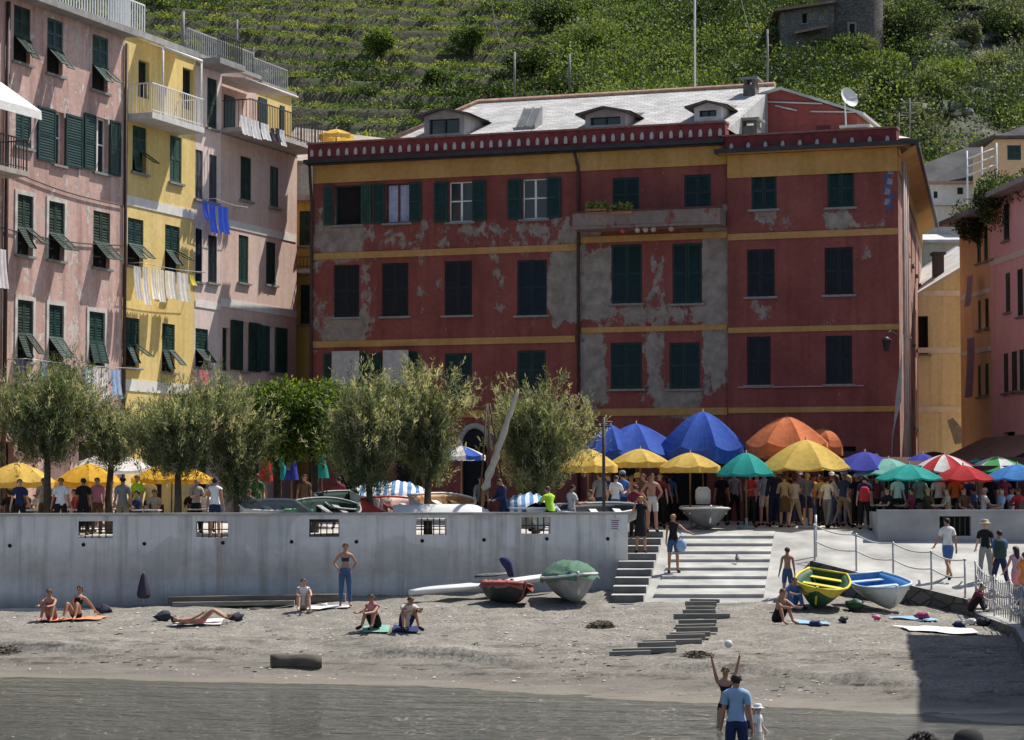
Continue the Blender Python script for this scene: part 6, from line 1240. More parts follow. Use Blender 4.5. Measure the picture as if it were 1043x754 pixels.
# towels and bags
def towel(px, py, wpx, dep, m, lab, yaw=0.0):
    D = yD(py, px); X = W(px, 500, D).x; w = wpx/FPX*D; mb = MB(); rings = []
    for j in range(9):
        ring = []
        for k in range(13):
            a, b = (k/12-.5)*w, (j/8-.5)*dep; x, y = X+a*math.cos(yaw)-b*math.sin(yaw), D+a*math.sin(yaw)+b*math.cos(yaw); z = beach_z(x, y)+.10*noise.noise((x*.35, y*.5, 0))+.075*noise.noise((x*1.1, y*1.3, 3))+.05+.02*noise.noise((x*4, y*4, px)); ring.append((x, y, z))
        rings.append(ring)
    mb.loft(rings, closed=False); tag(mb.build('beach_towel', m, loc=(X, D, beach_z(X, D))), lab, 'towel', 'beach towels')
OT = fabric('orange_towel', (.62,.27,.15), 0); WT = fabric('white_towel', (.68,.66,.64), 0); GT = fabric('green_towel', (.2,.42,.33), 0); BT = fabric('blue_towel', (.08,.18,.42), 0); LB = fabric('light_blue_towel', (.25,.42,.58), 0); NT = fabric('navy_towel', (.03,.04,.12), 0)
towel(75, 632, 66, 1.1, OT, 'orange towel under the two sitting women at far left'); towel(203, 635, 50, .9, WT, 'white towel under the person lying on the beach'); towel(332, 621, 50, 1.0, WT, 'white towel beside the standing woman in jeans'); towel(384, 643, 26, .8, GT, 'green towel under the left of the sitting couple'); towel(414, 642, 26, .9, NT, 'navy towel under the right of the sitting couple'); towel(955, 643, 80, 1.6, WT, 'big white towel on the sunny side of the shadow edge', .1); towel(930, 630, 46, .8, LB, 'light blue towel between the white boat and the big white towel'); towel(826, 636, 34, 1.0, LB, 'pale blue towel beside the green and yellow boat')
def heap(name, px, py, s, m, lab, cat='bag', dz=0, D=None, z=None):
    D = D or yD(py, px); X = W(px, 500, D).x; z = beach_z(X, D) if z is None else z; c = Vector((X, D, z+s*.45+dz)); mb = MB(); mb.ball(c, s, 0, 12, (1.1,.8,.62)); sd = px*.37
    for k in range(len(mb.v)): d = mb.v[k]-c; mb.v[k] = c+d*.66*(1+.9*noise.noise(d*(2.2/s)+Vector((sd,0,0))))
    o = tag(mb.build(name, m, loc=(X, D, z)), lab, cat)
for px, py, s, m, lab in ((107,626,.3,GRC,'dark bag right of the orange towel'),(240,634,.28,GRC,'dark bag by the feet of the lying person'),(167,633,.3,GRC,'dark bag by the head of the lying person'),(323,612,.26,mat('tan_bag', (.36,.24,.12), .8),'tan and dark beach bag beside the sitting woman in the middle'),(331,619,.14,WT,'small white bag on the middle white towel'),(1000,638,.26,GRC,'dark clothes heap at the right of the big white towel'),(975,640,.22,NT,'navy clothes heap on the big white towel'),(988,637,.2,WT,'white cloth heap in the shadow'),(938,631,.22,mat('magenta_cloth', (.30,.05,.13), .8),'magenta bag on the light blue towel'),(892,632,.16,mat('pink_ball', (.65,.12,.28), .5),'small pink bag in front of the white and blue boat'),(830,640,.22,NT,'navy bag on the pale blue towel by the green boat'),(870,622,.34,BGN,'dark green net heap between the two rowing boats'),(858,634,.16,BDK,'small dark bag left of the pink one')):
    heap('beach_bag', px, py, s, m, lab)
D = yD(618, 147); X = W(147, 500, D).x; z = beach_z(X, D); fp = thing('furled_beach_umbrella', 'folded black beach umbrella draped on a pole stuck in the shingle', 'umbrella', (X, D, z)); mb = MB(); mb.tube([(X, D, z-.1), (X, D, z+.95)], .018, 8); mb.build('pole', STEEL, fp); mb = MB(); mb.loft([[(X+math.cos(2*PI*k/14)*r*(1+.3*math.sin(k*2.3)), D+math.sin(2*PI*k/14)*r, z+zz) for k in range(14)] for zz, r in ((.95,.015),(.86,.07),(.6,.13),(.35,.17),(.25,.15),(.22,.06))]); mb.build('folded_cloth', GRC, fp)
# cafe tables and chairs on the square
def cafe_table(px, D, lab, grp):
    X = W(px, 500, D).x; z = plaza_z(D); t = thing('cafe_table', lab, 'table', (X, D, z), 0, grp); mb = MB(); mb.box(X-.4, X+.4, D-.4, D+.4, z+.72, z+.76); mb.build('table_top', mat('table_white', (.62,.6,.57), .5, .12), t); mb = MB(); mb.tube([(X, D, z), (X, D, z+.72)], .035, 8); mb.tube([(X, D, z), (X, D, z+.03)], [.25,.22], 12); mb.build('pedestal', DARKMETAL, t)
proto_chair = None
def cafe_chair(X, D, z, yaw, lab, grp):
    t = thing('cafe_chair', lab, 'chair', (X, D, z), yaw, grp); m = mat('chair_dark', (.05,.045,.04), .6, .3)
    def P(mb, nm): 
        o = mb.build(nm, m, loc=(0,0,0)); o.parent = t
    a = MB(); a.box(-.21,.21,-.21,.21,.43,.46); P(a, 'seat'); a = MB(); a.box(-.21,.21,-.235,-.205,.5,.88); P(a, 'backrest')
    for x in (-.19,.19):
        for y in (-.2,.2): a = MB(); a.tube([(x,y,0),(x,y,.43 if y > 0 else .88)], .015, 6); P(a, 'leg')
    return t
for i, (px, D) in enumerate(((30,69.6),(70,70),(118,70.4),(150,69.8),(205,70.4),(262,70.4))): cafe_table(px, D, ('white cafe table under the leftmost yellow parasol','white cafe table under the second yellow parasol','white cafe table beside the thin pale tree','white cafe table left of the straight dark trunk','white cafe table behind the man in the white tank top','white cafe table behind the tall narrow tree')[i], 'cafe tables on the left terrace')
for i, (px, D) in enumerate(((920,73.2),(960,73.4),(1000,73.4),(1030,73.6))): cafe_table(px, D, ('cafe table under the teal terrace parasol','cafe table under the dark red parasol','cafe table between the dark red and bright blue parasols','cafe table at the right edge under the bright blue parasol')[i], 'cafe tables on the right terrace')
# ------------------------------------------------------------------ people
def fk(p):
    """joint positions for a pose dict; +Y is forward, Z up, metres for a 1.72 m figure"""
    J = {}; lean = p.get('lean', 0); tw = Vector((0, math.sin(lean), math.cos(lean))); fw = Vector((0, math.cos(lean), -math.sin(lean)))
    pel = Vector((0,0,.93)); side = p.get('side', 0); tw = (tw+Vector((side,0,0))).normalized()
    J['pel'] = pel; J['waist'] = pel+tw*.17; J['chest'] = pel+tw*.36; J['uch'] = pel+tw*.475; J['neck'] = pel+tw*.555
    hp = p.get('head', 0); hd = Vector((p.get('tilt', 0), math.sin(lean*.6+hp), math.cos(lean*.6+hp))).normalized(); hf = (Vector((math.sin(p.get('turn', 0)), math.cos(p.get('turn', 0)), 0))); hf = (hf-hd*hf.dot(hd)).normalized()
    J['hb'] = J['neck']+hd*.075+hf*.012; J['hm'] = J['neck']+hd*.155+hf*.012; J['ht'] = J['neck']+hd*.215; J['hd'] = hd; J['hf'] = hf; J['tw'] = tw; J['fw'] = fw
    for s, n in ((-1,'l'),(1,'r')):
        g = lambda k, d=0: p.get(k+n, p.get(k, d))
        hip = pel+Vector((s*.088,0,-.03)); ab = g('ab', .06); tp = g('thigh'); kb = g('knee')
        d1 = Vector((s*math.sin(ab), math.sin(tp)*math.cos(ab), -math.cos(tp)*math.cos(ab))); d2 = Vector((s*math.sin(ab)*.5, math.sin(tp-kb), -math.cos(tp-kb))).normalized()
        J['hip'+n] = hip; J['knee'+n] = hip+d1*.43; J['ank'+n] = J['knee'+n]+d2*.42; fo = tp-kb+math.pi/2+g('foot', 0); d3 = Vector((s*.2, math.sin(fo), -math.cos(fo))).normalized() if abs(tp-kb) > .35 else Vector((s*.2, 1, -.12)).normalized()
        if g('flat', 0): d3 = Vector((s*.2, 1, -.1)).normalized()
        J['heel'+n] = J['ank'+n]+d2*.045-d3*.02; J['toe'+n] = J['ank'+n]+d2*.05+d3*.17
        sh = J['uch']+Vector((s*.165,0,0))-tw*.02; aa = g('aa', .14); ap = g('arm')+lean*.4; eb = g('elbow', .25); ai = g('ai', .0)
        u = Vector((s*math.sin(aa), math.sin(ap)*math.cos(aa), -math.cos(ap)*math.cos(aa))); f = Vector((s*math.sin(aa-ai), math.sin(ap+eb)*math.cos(aa-ai), -math.cos(ap+eb)*math.cos(aa-ai))).normalized()
        J['sh'+n] = sh; J['el'+n] = sh+u*.285; J['wr'+n] = J['el'+n]+f*.245; J['palm'+n] = J['wr'+n]+f*.06; J['kn'+n] = J['wr'+n]+f*.095; J['hdir'+n] = f
    if 'rot' in p:
        Mx = Matrix.Rotation(p['rot'], 3, 'X')
        for k in J: J[k] = Mx @ J[k]
    return J
BONES = [('torso','pel','waist',.125,.115),('torso','waist','chest',.115,.14),('torso','chest','uch',.14,.10),('neck','uch','neck',.07,.055),('head','hb','ht',.085,.085),('head','neck','hb',.05,.075)]
for n in 'lr': BONES += [('thigh','hip'+n,'knee'+n,.09,.06),('shin','knee'+n,'ank'+n,.058,.04),('foot','heel'+n,'toe'+n,.045,.035),('uarm','sh'+n,'el'+n,.055,.042),('farm','el'+n,'wr'+n,.042,.03),('hand','wr'+n,'kn'+n,.036,.032)]
BCACHE = {}
def body_arrays(key, pose, fem):
    if (key, fem) in BCACHE: return BCACHE[(key, fem)]
    J = fk(pose); vs, es, rs, ix = [], [], [], {}
    def V_(k, r, pos=None): ix[k] = len(vs); vs.append(J[k] if pos is None else pos); rs.append(r); return ix[k]
    def E_(a, b): es.append((ix[a], ix[b]))
    w = .92 if fem else 1.0
    V_('pel', (.128,.10) if fem else (.118,.098)); V_('waist', (.105*w,.085)); V_('chest', (.13*w,.10)); V_('uch', (.10*w,.075)); V_('neck', (.052*w,.052*w)); V_('hb', (.068,.072)); V_('hm', (.080,.092)); V_('ht', (.060,.072))
    for a, b in zip(('pel','waist','chest','uch','neck','hb','hm'), ('waist','chest','uch','neck','hb','hm','ht')): E_(a, b)
    for n in 'lr':
        V_('hip'+n, (.088,.088)); V_('mt'+n, (.078,.078), J['hip'+n].lerp(J['knee'+n], .45)); V_('knee'+n, (.056,.056)); V_('mc'+n, (.056,.056), J['knee'+n].lerp(J['ank'+n], .33)); V_('ank'+n, (.036,.036)); V_('toe'+n, (.036,.03))
        V_('ball'+n, (.042,.036), J['ank'+n].lerp(J['toe'+n], .55)+(J['heel'+n]-J['ank'+n])*.3)
        E_('pel', 'hip'+n); E_('hip'+n, 'mt'+n); E_('mt'+n, 'knee'+n); E_('knee'+n, 'mc'+n); E_('mc'+n, 'ank'+n); E_('ank'+n, 'ball'+n); E_('ball'+n, 'toe'+n)
        V_('sh'+n, (.056*w,.056*w)); V_('mu'+n, (.048*w,.048*w), J['sh'+n].lerp(J['el'+n], .45)); V_('el'+n, (.038*w,.038*w)); V_('mf'+n, (.039*w,.039*w), J['el'+n].lerp(J['wr'+n], .3)); V_('wr'+n, (.026,.026)); V_('palm'+n, (.036,.026)); V_('kn'+n, (.034,.02))
        E_('uch', 'sh'+n); E_('sh'+n, 'mu'+n); E_('mu'+n, 'el'+n); E_('el'+n, 'mf'+n); E_('mf'+n, 'wr'+n); E_('wr'+n, 'palm'+n); E_('palm'+n, 'kn'+n)
    me = bpy.data.meshes.new('body_skeleton'); me.from_pydata([tuple(v) for v in vs], es, []); o = bpy.data.objects.new('body_skeleton', me); C.objects.link(o)
    sk = o.modifiers.new('skin', 'SKIN'); sk.use_smooth_shade = True
    if not me.skin_vertices: me.skin_vertices.new() if hasattr(me.skin_vertices, 'new') else None
    for d, r in zip(me.skin_vertices[0].data, rs): d.radius = r; d.use_root = False
    me.skin_vertices[0].data[0].use_root = True
    o.modifiers.new('sub', 'SUBSURF').levels = 1
    dg = bpy.context.evaluated_depsgraph_get(); dg.update(); ev = o.evaluated_get(dg); m2 = ev.to_mesh()
    V0 = [v.co.copy() for v in m2.vertices]; N0 = [v.normal.copy() for v in m2.vertices]; F0 = [tuple(p.vertices) for p in m2.polygons]
    ev.to_mesh_clear(); bpy.data.objects.remove(o); bpy.data.meshes.remove(me)
    cls = []
    for f in F0:
        c = sum((V0[i] for i in f), Vector())/len(f); best = None
        for (nm, a, b, ra, rb) in BONES:
            pa, pb = J[a], J[b]; d = pb-pa; t = max(0, min(1, (c-pa).dot(d)/d.length_squared)); dist = (c-pa-d*t).length/(ra+(rb-ra)*t)
            if best is None or dist < best[0]: best = (dist, nm, t, (c-J['pel']).dot(J['tw'] if 'rot' not in pose else (J['uch']-J['pel']).normalized()))
        cls.append(best[1:]+('l' if (c-J['ankl']).length < (c-J['ankr']).length else 'r',))
    zmin = min(v.z for v in V0); BCACHE[(key, fem)] = r = (J, V0, N0, F0, cls, zmin); return r
EYE_M = mat('eye_dark', (.02,.015,.012), .3, .1); LIP = mat('lip', (.35,.13,.11), .6, .1)
SKIN = {'fair': mat('skin_fair', (.52,.31,.23), .55, .12, 6), 'tan': mat('skin_tan', (.38,.20,.13), .55, .12, 6), 'brown': mat('skin_brown', (.22,.11,.065), .55, .12, 6)}
HAIR = {'dark': mat('hair_dark', (.020,.014,.011), .6, .3, 20), 'brown': mat('hair_brown', (.075,.040,.022), .6, .3, 20), 'blond': mat('hair_blond', (.40,.27,.12), .6, .3, 20), 'grey': mat('hair_grey', (.35,.34,.33), .6, .2, 20)}
CL = {}
def clothmat(c):
    k = 'cloth_'+c
    cols = dict(white=(.70,.70,.70), offwhite=(.55,.52,.47), black=(.018,.018,.02), navy=(.025,.035,.085), blue=(.07,.15,.36), jean=(.06,.11,.21), lightblue=(.28,.40,.56), red=(.40,.035,.04), darkred=(.17,.03,.05), grey=(.24,.24,.25), lightgrey=(.42,.42,.42), beige=(.42,.34,.24), khaki=(.28,.24,.16), lime=(.42,.72,.06), orange=(.60,.22,.06), pink=(.60,.22,.26), green=(.06,.20,.09), teal=(.04,.25,.25), brown=(.13,.075,.045), lilac=(.38,.30,.44), magenta=(.42,.05,.16), check=(.12,.17,.30))
    return fabric(k, cols[c], 0)
POSES = dict(
    stand=dict(arml=.05, armr=-.05, elbow=.2, aa=.16), stand2=dict(ab=.1, arml=.15, armr=.0, elbowl=.5, elbowr=.15, aa=.2, thighl=.1, kneel=.12), hold=dict(arm=.35, elbow=1.35, aa=.2, ai=.45, head=.25), hips=dict(arm=-.35, elbow=.75, aa=.55, ai=1.1),
    walk=dict(thighl=.38, kneel=.12, thighr=-.28, kneer=.3, arml=-.3, armr=.35, elbow=.35, lean=.05), walk2=dict(thighl=-.3, kneel=.35, thighr=.36, kneer=.1, arml=.4, armr=-.3, elbow=.3, lean=.06), photo=dict(arm=1.35, elbow=1.25, aa=.35, ai=.75), crossed=dict(arm=.45, elbow=1.5, aa=.15, ai=.95),
    armsup=dict(arm=2.75, elbow=.2, aa=.22, ab=.1), face=dict(arm=1.0, elbow=2.0, aa=.3, ai=.6), lookup=dict(arml=.1, armr=2.2, elbowr=1.2, elbowl=.3, aa=.18, head=-.2), carry=dict(armr=.2, arml=.6, aal=.75, elbowl=.5, elbowr=.3, thighl=.15, kneel=.2),
    chair=dict(thigh=1.5, knee=1.5, lean=.08, arm=.6, elbow=.9, ai=.3, flat=1, ab=.15), chair2=dict(thigh=1.5, knee=1.4, lean=-.15, arm=.3, elbow=1.1, ai=.4, flat=1, ab=.2), perch=dict(thigh=1.35, knee=1.0, lean=.2, arm=.7, elbow=.9, ai=.4, ab=.15, head=.15),
    knees=dict(thigh=2.56, knee=2.12, lean=.32, arm=.95, elbow=.45, aa=.12, ai=.3, flat=1, ab=.1), knees2=dict(thigh=2.52, knee=2.05, lean=-.35, arm=-.75, elbow=.15, aa=.25, flat=1, ab=.12), legs=dict(thigh=1.62, knee=.25, lean=-.25, arm=-.6, elbow=.1, aa=.25, foot=.3), huddle=dict(thigh=2.5, knee=2.1, lean=.5, arm=1.0, elbow=.6, aa=.12, ai=.4, flat=1, head=.3, ab=.18),
    lie=dict(rot=1.5708, thigh=.75, knee=1.3, arm=.2, elbow=.3, aa=.3, head=.2), bend=dict(lean=.9, thigh=.35, knee=.4, arm=.9, elbow=.5, head=-.1), lookdown=dict(lean=.12, head=.5, arm=.3, elbow=.9, ai=.5, aa=.18))
NP = [0]
def person(px, D, pose, yaw, h, skin, top, bottom, hair, lab, surf='plaza', fem=False, hat=None, long=False, z=None, sleeve=None, group=None, shoes='black', seat_dz=0, X=None, x_off=0):
    J, V0, N0, F0, cls, zmin = body_arrays(pose, POSES[pose], fem); s = h/1.72; X = (W(px, 500, D).x if X is None else X)+x_off
    zg = z if z is not None else {'plaza': lambda: plaza_z(D), 'beach': lambda: beach_z(X, D), 'slip': lambda: slip_z(X, D), 'terrace': lambda: plaza_z(D)}[surf]()
    if surf == 'beach' and z is None and zg > .05: zg += .10*noise.noise((X*.35, D*.5, 0))+.075*noise.noise((X*1.1, D*1.3, 3))+.02
    t = thing('person', lab, 'person', (X, D, zg+seat_dz), math.radians(yaw), group)
    Tm = Matrix.Scale(s, 4) @ Matrix.Translation((-J['pel'].x, -J['pel'].y*(0 if 'rot' not in POSES[pose] else 1), -zmin)); tf = lambda p: Tm @ Vector(p)
    def P(mb, nm, mats, parent=None):
        o = mb.build(nm, mats, loc=(0,0,0)); o.parent = parent or t; return o
    mb = MB(); mb.v = [tf(v) for v in V0]; mb.f = list(F0); mb.m = [0]*len(F0); mb.sm = [True]*len(F0)
    hc = J['hb'].lerp(J['ht'], .5); hd, hf = J['hd'], J['hf']; hs = hd.cross(hf)
    for sd in (-1, 1):
        mb.ball(tf(hc+hf*.088+hs*.031*sd+hd*.002), .0115*s, 1, 6); mb.ball(tf(hc+hs*.086*sd-hd*.01-hf*.005), .026*s, 0, 6, (.5, .8, 1.2)); mb.tube([tf(hc+hf*.094+hs*(.031*sd-.016)+hd*.024), tf(hc+hf*.094+hs*(.031*sd+.016)+hd*.024)], .005*s, 4, 3)
    mb.tube([tf(hc+hf*.086+hd*.016), tf(hc+hf*.106-hd*.016), tf(hc+hf*.112-hd*.03), tf(hc+hf*.084-hd*.04)], [.007*s,.011*s,.015*s,.008*s], 6); mb.tube([tf(hc+hf*.082-hd*.062-hs*.022), tf(hc+hf*.089-hd*.060), tf(hc+hf*.082-hd*.062+hs*.022)], [.004*s,.008*s,.004*s], 5, 2)
    for n, sd in (('l',-1),('r',1)):
        d = J['hdir'+n]; up = Vector((0,0,1)) if abs(d.z) < .8 else Vector((0,1,0)); lat = d.cross(up).normalized(); cu = lat.cross(d).normalized()
        if abs(d.z) >= .8: lat, cu = Vector((0,1,0)), Vector((-sd,0,0))
        for k, (q, L) in enumerate(((-.027,.065),(-.009,.078),(.009,.082),(.027,.074))):
            a = J['kn'+n]+lat*q*-1-d*.02; mb.tube([tf(a), tf(a+d*L*.45+cu*.006), tf(a+d*L*.75+cu*.02), tf(a+d*L+cu*.036)], [.0095*s,.009*s,.0085*s,.007*s], 5)
        a = J['palm'+n]+lat*.026-d*.015; mb.tube([tf(a), tf(a+lat*.022+d*.022), tf(a+lat*.03+d*.05+cu*.012)], [.011*s,.0105*s,.008*s], 5)
    body = P(mb, 'body', [SKIN[skin], EYE_M, LIP, HAIR[hair]])
    def shell(sel, off):
        m = MB(); mp = {}
        for f, c in zip(F0, cls):
            if not sel(c): continue
            ids = []
            for i in f:
                if i not in mp: mp[i] = len(m.v); m.v.append(tf(V0[i]+N0[i]*off))
                ids.append(mp[i])
            m.f.append(tuple(ids)); m.m.append(0); m.sm.append(True)
        return m
    bk = bottom.split()
    if bottom != 'none':
        kind = bk[1] if len(bk) > 1 else 'trousers'; lim = {'trousers': .9, 'shorts': -.0, 'bikini': -1, 'skirt': -1}[kind]
        def selb(c):
            if c[0] == 'torso': return c[2] < (.10 if kind != 'bikini' else .03)
            if c[0] == 'thigh': return c[1] < {'trousers': 2, 'shorts': .78, 'bikini': .16, 'skirt': .3}[kind]
            if c[0] == 'shin': return kind == 'trousers' and c[1] < .9
            return False
        P(shell(selb, .016 if kind in ('trousers','shorts') else .008), {'trousers': 'trousers', 'shorts': 'shorts', 'bikini': 'swimsuit_bottom', 'skirt': 'underskirt'}[kind], clothmat(bk[0]))
        if kind == 'skirt':
            sk = MB(); c0 = J['pel']+Vector((0,0,.1)); sk.loft([[tf(Vector((c0.x+math.cos(2*PI*k/20)*rx, c0.y+math.sin(2*PI*k/20)*ry, c0.z-dz))) for k in range(20)] for dz, rx, ry in ((0,.125,.1),(.12,.165,.135),(.35,.19+.0,.17),(.55,.20,.185))]); P(sk, 'skirt', clothmat(bk[0]))
    if top != 'none':
        tk = top.split(); kind = tk[1] if len(tk) > 1 else 'tee'
        def selt(c):
            if c[0] == 'torso': return (c[2] > .0 and c[2] < .53) if kind != 'bikini' else (.30 < c[2] < .40)
            if c[0] == 'uarm': return c[1] < {'tee': .55, 'tank': .02, 'long': 2, 'bikini': -1}[kind]
            if c[0] == 'farm': return kind == 'long' and c[1] < .93
            return False
        P(shell(selt, .022 if kind != 'bikini' else .008), {'tee': 'shirt', 'tank': 'vest', 'long': 'jacket', 'bikini': 'swimsuit_top'}[kind], clothmat(tk[0]))
    if shoes:
        for n in 'lr': P(shell(lambda c: c[0] == 'foot' and c[3] == n, .010), 'shoe', clothmat(shoes))
    hm = MB(); mp = {}
    for f, c in zip(F0, cls):
        if c[0] != 'head': continue
        q = sum((V0[i] for i in f), Vector())/len(f)-hc
        if q.dot(hd*.72-hf*.62) < -.012: continue
        ids = []
        for i in f:
            if i not in mp: mp[i] = len(hm.v); hm.v.append(tf(V0[i]+N0[i]*(.017+.006*math.sin(i*2.7))))
            ids.append(mp[i])
        hm.f.append(tuple(ids)); hm.m.append(0); hm.sm.append(True)
    if long:
        b = hc-hf*.06; hm.loft([[tf(b+hd*zz+hs*(math.cos(2*PI*k/10)*w)-hf*(math.sin(2*PI*k/10)*dp+o)) for k in range(10)] for zz, w, dp, o in ((.05,.07,.05,.0),(-.04,.085,.055,.01),(-.14,.09,.045,.02),(-.24,.075,.035,.03),(-.31,.03,.02,.03))], cap=True)
    P(hm, 'hair', HAIR[hair])
    if hat:
        ht = MB(); kind = hat.split()[1]; cc = hc+hd*.045
        def ring(r, dz, e=1.15): return [tf(cc+hd*dz+hs*(math.cos(2*PI*k/18)*r)+hf*(math.sin(2*PI*k/18)*r*e)) for k in range(18)]
        if kind == 'brim': ht.loft([ring(.175,-.01),ring(.11,.01),ring(.105,.06),ring(.085,.10),ring(.01,.11)])
        elif kind == 'cap':
            ht.loft([ring(.105,-.01),ring(.105,.03),ring(.09,.075),ring(.05,.10),ring(.005,.106)]); ht.face([tf(cc+hs*.07+hf*.10), tf(cc+hs*.06+hf*.19-hd*.015), tf(cc-hs*.06+hf*.19-hd*.015), tf(cc-hs*.07+hf*.10)])
        P(ht, 'hat', clothmat(hat.split()[0]))
    NP[0] += 1
    t['_h'] = h; del t['_h']
    return t
def backpack(px, D, zc, m, lab, yaw=0, s=1.0, surf_X=None):
    X = W(px, 500, D).x; c = Vector((X, D, zc)); mb = MB(); rings = []
    for zz, w, d in ((-.24,.12,.07),(-.2,.16,.10),(0,.165,.11),(.17,.14,.09),(.24,.07,.05)):
        rings.append([c+Matrix.Rotation(yaw, 3, 'Z') @ Vector((math.copysign(abs(math.cos(2*PI*k/16))**.6, math.cos(2*PI*k/16))*w*s, math.copysign(abs(math.sin(2*PI*k/16))**.6, math.sin(2*PI*k/16))*d*s, zz*s)) for k in range(16)])
    mb.loft(rings, cap=True)
    for sd in (-1, 1): mb.tube([c+Matrix.Rotation(yaw, 3, 'Z') @ Vector((sd*.09, .06, .2))*s, c+Matrix.Rotation(yaw, 3, 'Z') @ Vector((sd*.12, .26, .26))*s, c+Matrix.Rotation(yaw, 3, 'Z') @ Vector((sd*.12, .30, 0))*s], .016, 6)
    tag(mb.build('backpack', m, loc=c), lab, 'backpack')
# --- the crowd at the head of the steps
person(764,75.5,'hold',200,1.76,'tan','red','black','dark','person in a red top and black trousers standing right of the boat at the steps')
person(778.5,77.3,'stand',20,1.78,'fair','lightblue','offwhite shorts','brown','person in a pale blue shirt and pale shorts behind the one in red')
person(789,76.2,'stand2',185,1.86,'fair','navy long','navy','grey','tall man in navy jacket and trousers next to the pale shorts')
person(799,75.6,'hold',0,1.68,'fair','beige long','brown skirt','brown','woman in a beige jacket and brown skirt seen from behind',fem=True)
person(805,77.5,'stand',10,1.74,'tan','black','navy','dark','person in black just right of the beige jacket')
person(814,78.2,'hold',190,1.80,'fair','grey','navy','grey','man in a white cap behind the broad checked shirt',hat='white cap')
person(822.5,75.8,'crossed',20,1.75,'fair','check','navy shorts','grey','broad man in a blue checked shirt and dark shorts')
person(834,78,'stand',170,1.68,'tan','black','black','dark','person in black between the checked shirt and the grey trousers',fem=True)
person(842.5,74.9,'walk',330,1.66,'fair','white','grey','dark','woman in a white top and grey trousers walking to the right of the checked shirt',fem=True)
person(851.5,76.3,'stand2',30,1.70,'tan','white','jean','brown','woman in a white top and jeans beside the grey trousers',fem=True,long=True)
person(859,76,'walk2',320,1.80,'fair','jean','beige shorts','grey','man in a slate blue shirt, beige shorts and white cap',hat='white cap')
person(868,78.5,'stand',180,1.70,'tan','brown','black','dark','person in brown behind the white capped man')
person(880,77,'photo',185,1.80,'tan','brown','navy','dark','man with raised arms taking a picture above the red backpack',hat='white cap')
person(880.5,73.2,'stand',350,1.68,'fair','navy','black','dark','person in dark clothes carrying the red backpack')
backpack(880.5,73.0,2.72+1.22,fabric('backpack_red',(.50,.04,.05),0),'red backpack on the person at the left end of the terrace wall',math.radians(350))
person(898.5,76.5,'stand',170,1.68,'fair','offwhite','offwhite skirt','blond','blond woman in a pale dress left of the terrace umbrellas',fem=True,long=True)
person(890,78,'stand2',20,1.72,'tan','blue','navy','brown','person in a blue shirt half hidden behind the blond woman')
# --- left of the boat and on the narrow steps
person(676,76.5,'stand2',340,1.72,'tan','black tank','black','brown','woman in a black vest with long hair left of the boat on the square',fem=True,long=True)
person(664,71.2,'hips',185,1.78,'tan','none','offwhite shorts','dark','bare chested tanned man in white shorts at the top of the narrow steps',fem=False)
person(652.5,69.0,'face',180,1.68,'tan','black','black skirt','blond','woman in black hands raised to her face on the narrow steps',z=2.2-.02,fem=True)
person(647,70.4,'stand',0,1.70,'fair','darkred','black','brown','person in dark red behind the woman in black on the narrow steps',z=2.5)
person(655,73.6,'stand2',170,1.74,'tan','brown','khaki shorts','brown','person in brown behind the bare chested man')
person(634,73.4,'stand',10,1.78,'fair','blue','navy','dark','man in a bright blue shirt and cap right of the lamp post',hat='grey cap')
person(643,74.5,'stand2',200,1.70,'tan','orange','black','dark','person in an orange top among the crowd left of the boat')
person(627,72.6,'hold',330,1.70,'fair','white','jean','brown','person in a white shirt beside the bright blue shirt',fem=True)
person(620,73.4,'stand',90,1.74,'fair','navy','navy','dark','person in a navy shirt just right of the lamp post')
person(661,75.5,'stand',180,1.66,'tan','white','navy','brown','woman in a white top behind the people on the narrow steps',fem=True,long=True)
person(668.5,77,'stand2',10,1.72,'tan','green','black','dark','person in green half hidden left of the boat')
person(685.5,67.0,'carry',185,1.67,'tan','black tank','jean shorts','blond','woman in a black vest and denim shorts standing on the broad steps',surf='slip',fem=True)
bg = MB(); p = W(694, 556, 66.9); bg.ball(p, .17, 0, 10, (.9,.6,1.1)); bg.tube([p+Vector((-.06,0,.15)), p+Vector((-.02,0,.4)), p+Vector((.05,0,.15))], .012, 5); tag(bg.build('shoulder_bag', PLB, loc=p), 'pale blue bag held by the woman on the broad steps', 'bag')
bird = thing('pigeon', 'dark pigeon on the broad steps', 'pigeon', (W(751, 573, 68.0).x, 68.0, ramp_z(68.0)+.06)); mb = MB(); c = Vector(bird.location)+Vector((0,0,.13)); mb.loft([[c+Vector((.06*math.cos(2*PI*k/10)*r, y, .055*math.sin(2*PI*k/10)*r+zz)) for k in range(10)] for y, r, zz in ((-.2,.15,-.04),(-.1,.6,-.02),(0,1.1,0),(.08,.9,.03),(.11,.5,.08),(.13,.6,.11),(.16,.3,.11),(.19,.05,.10))], cap=True)
for sd in (-1,1): mb.tube([c+Vector((.02*sd,.01,-.03)), c+Vector((.02*sd,.02,-.13))], .006, 5)
mb.build('body', mat('pigeon_grey', (.06,.06,.07), .7, .4, 20), bird)
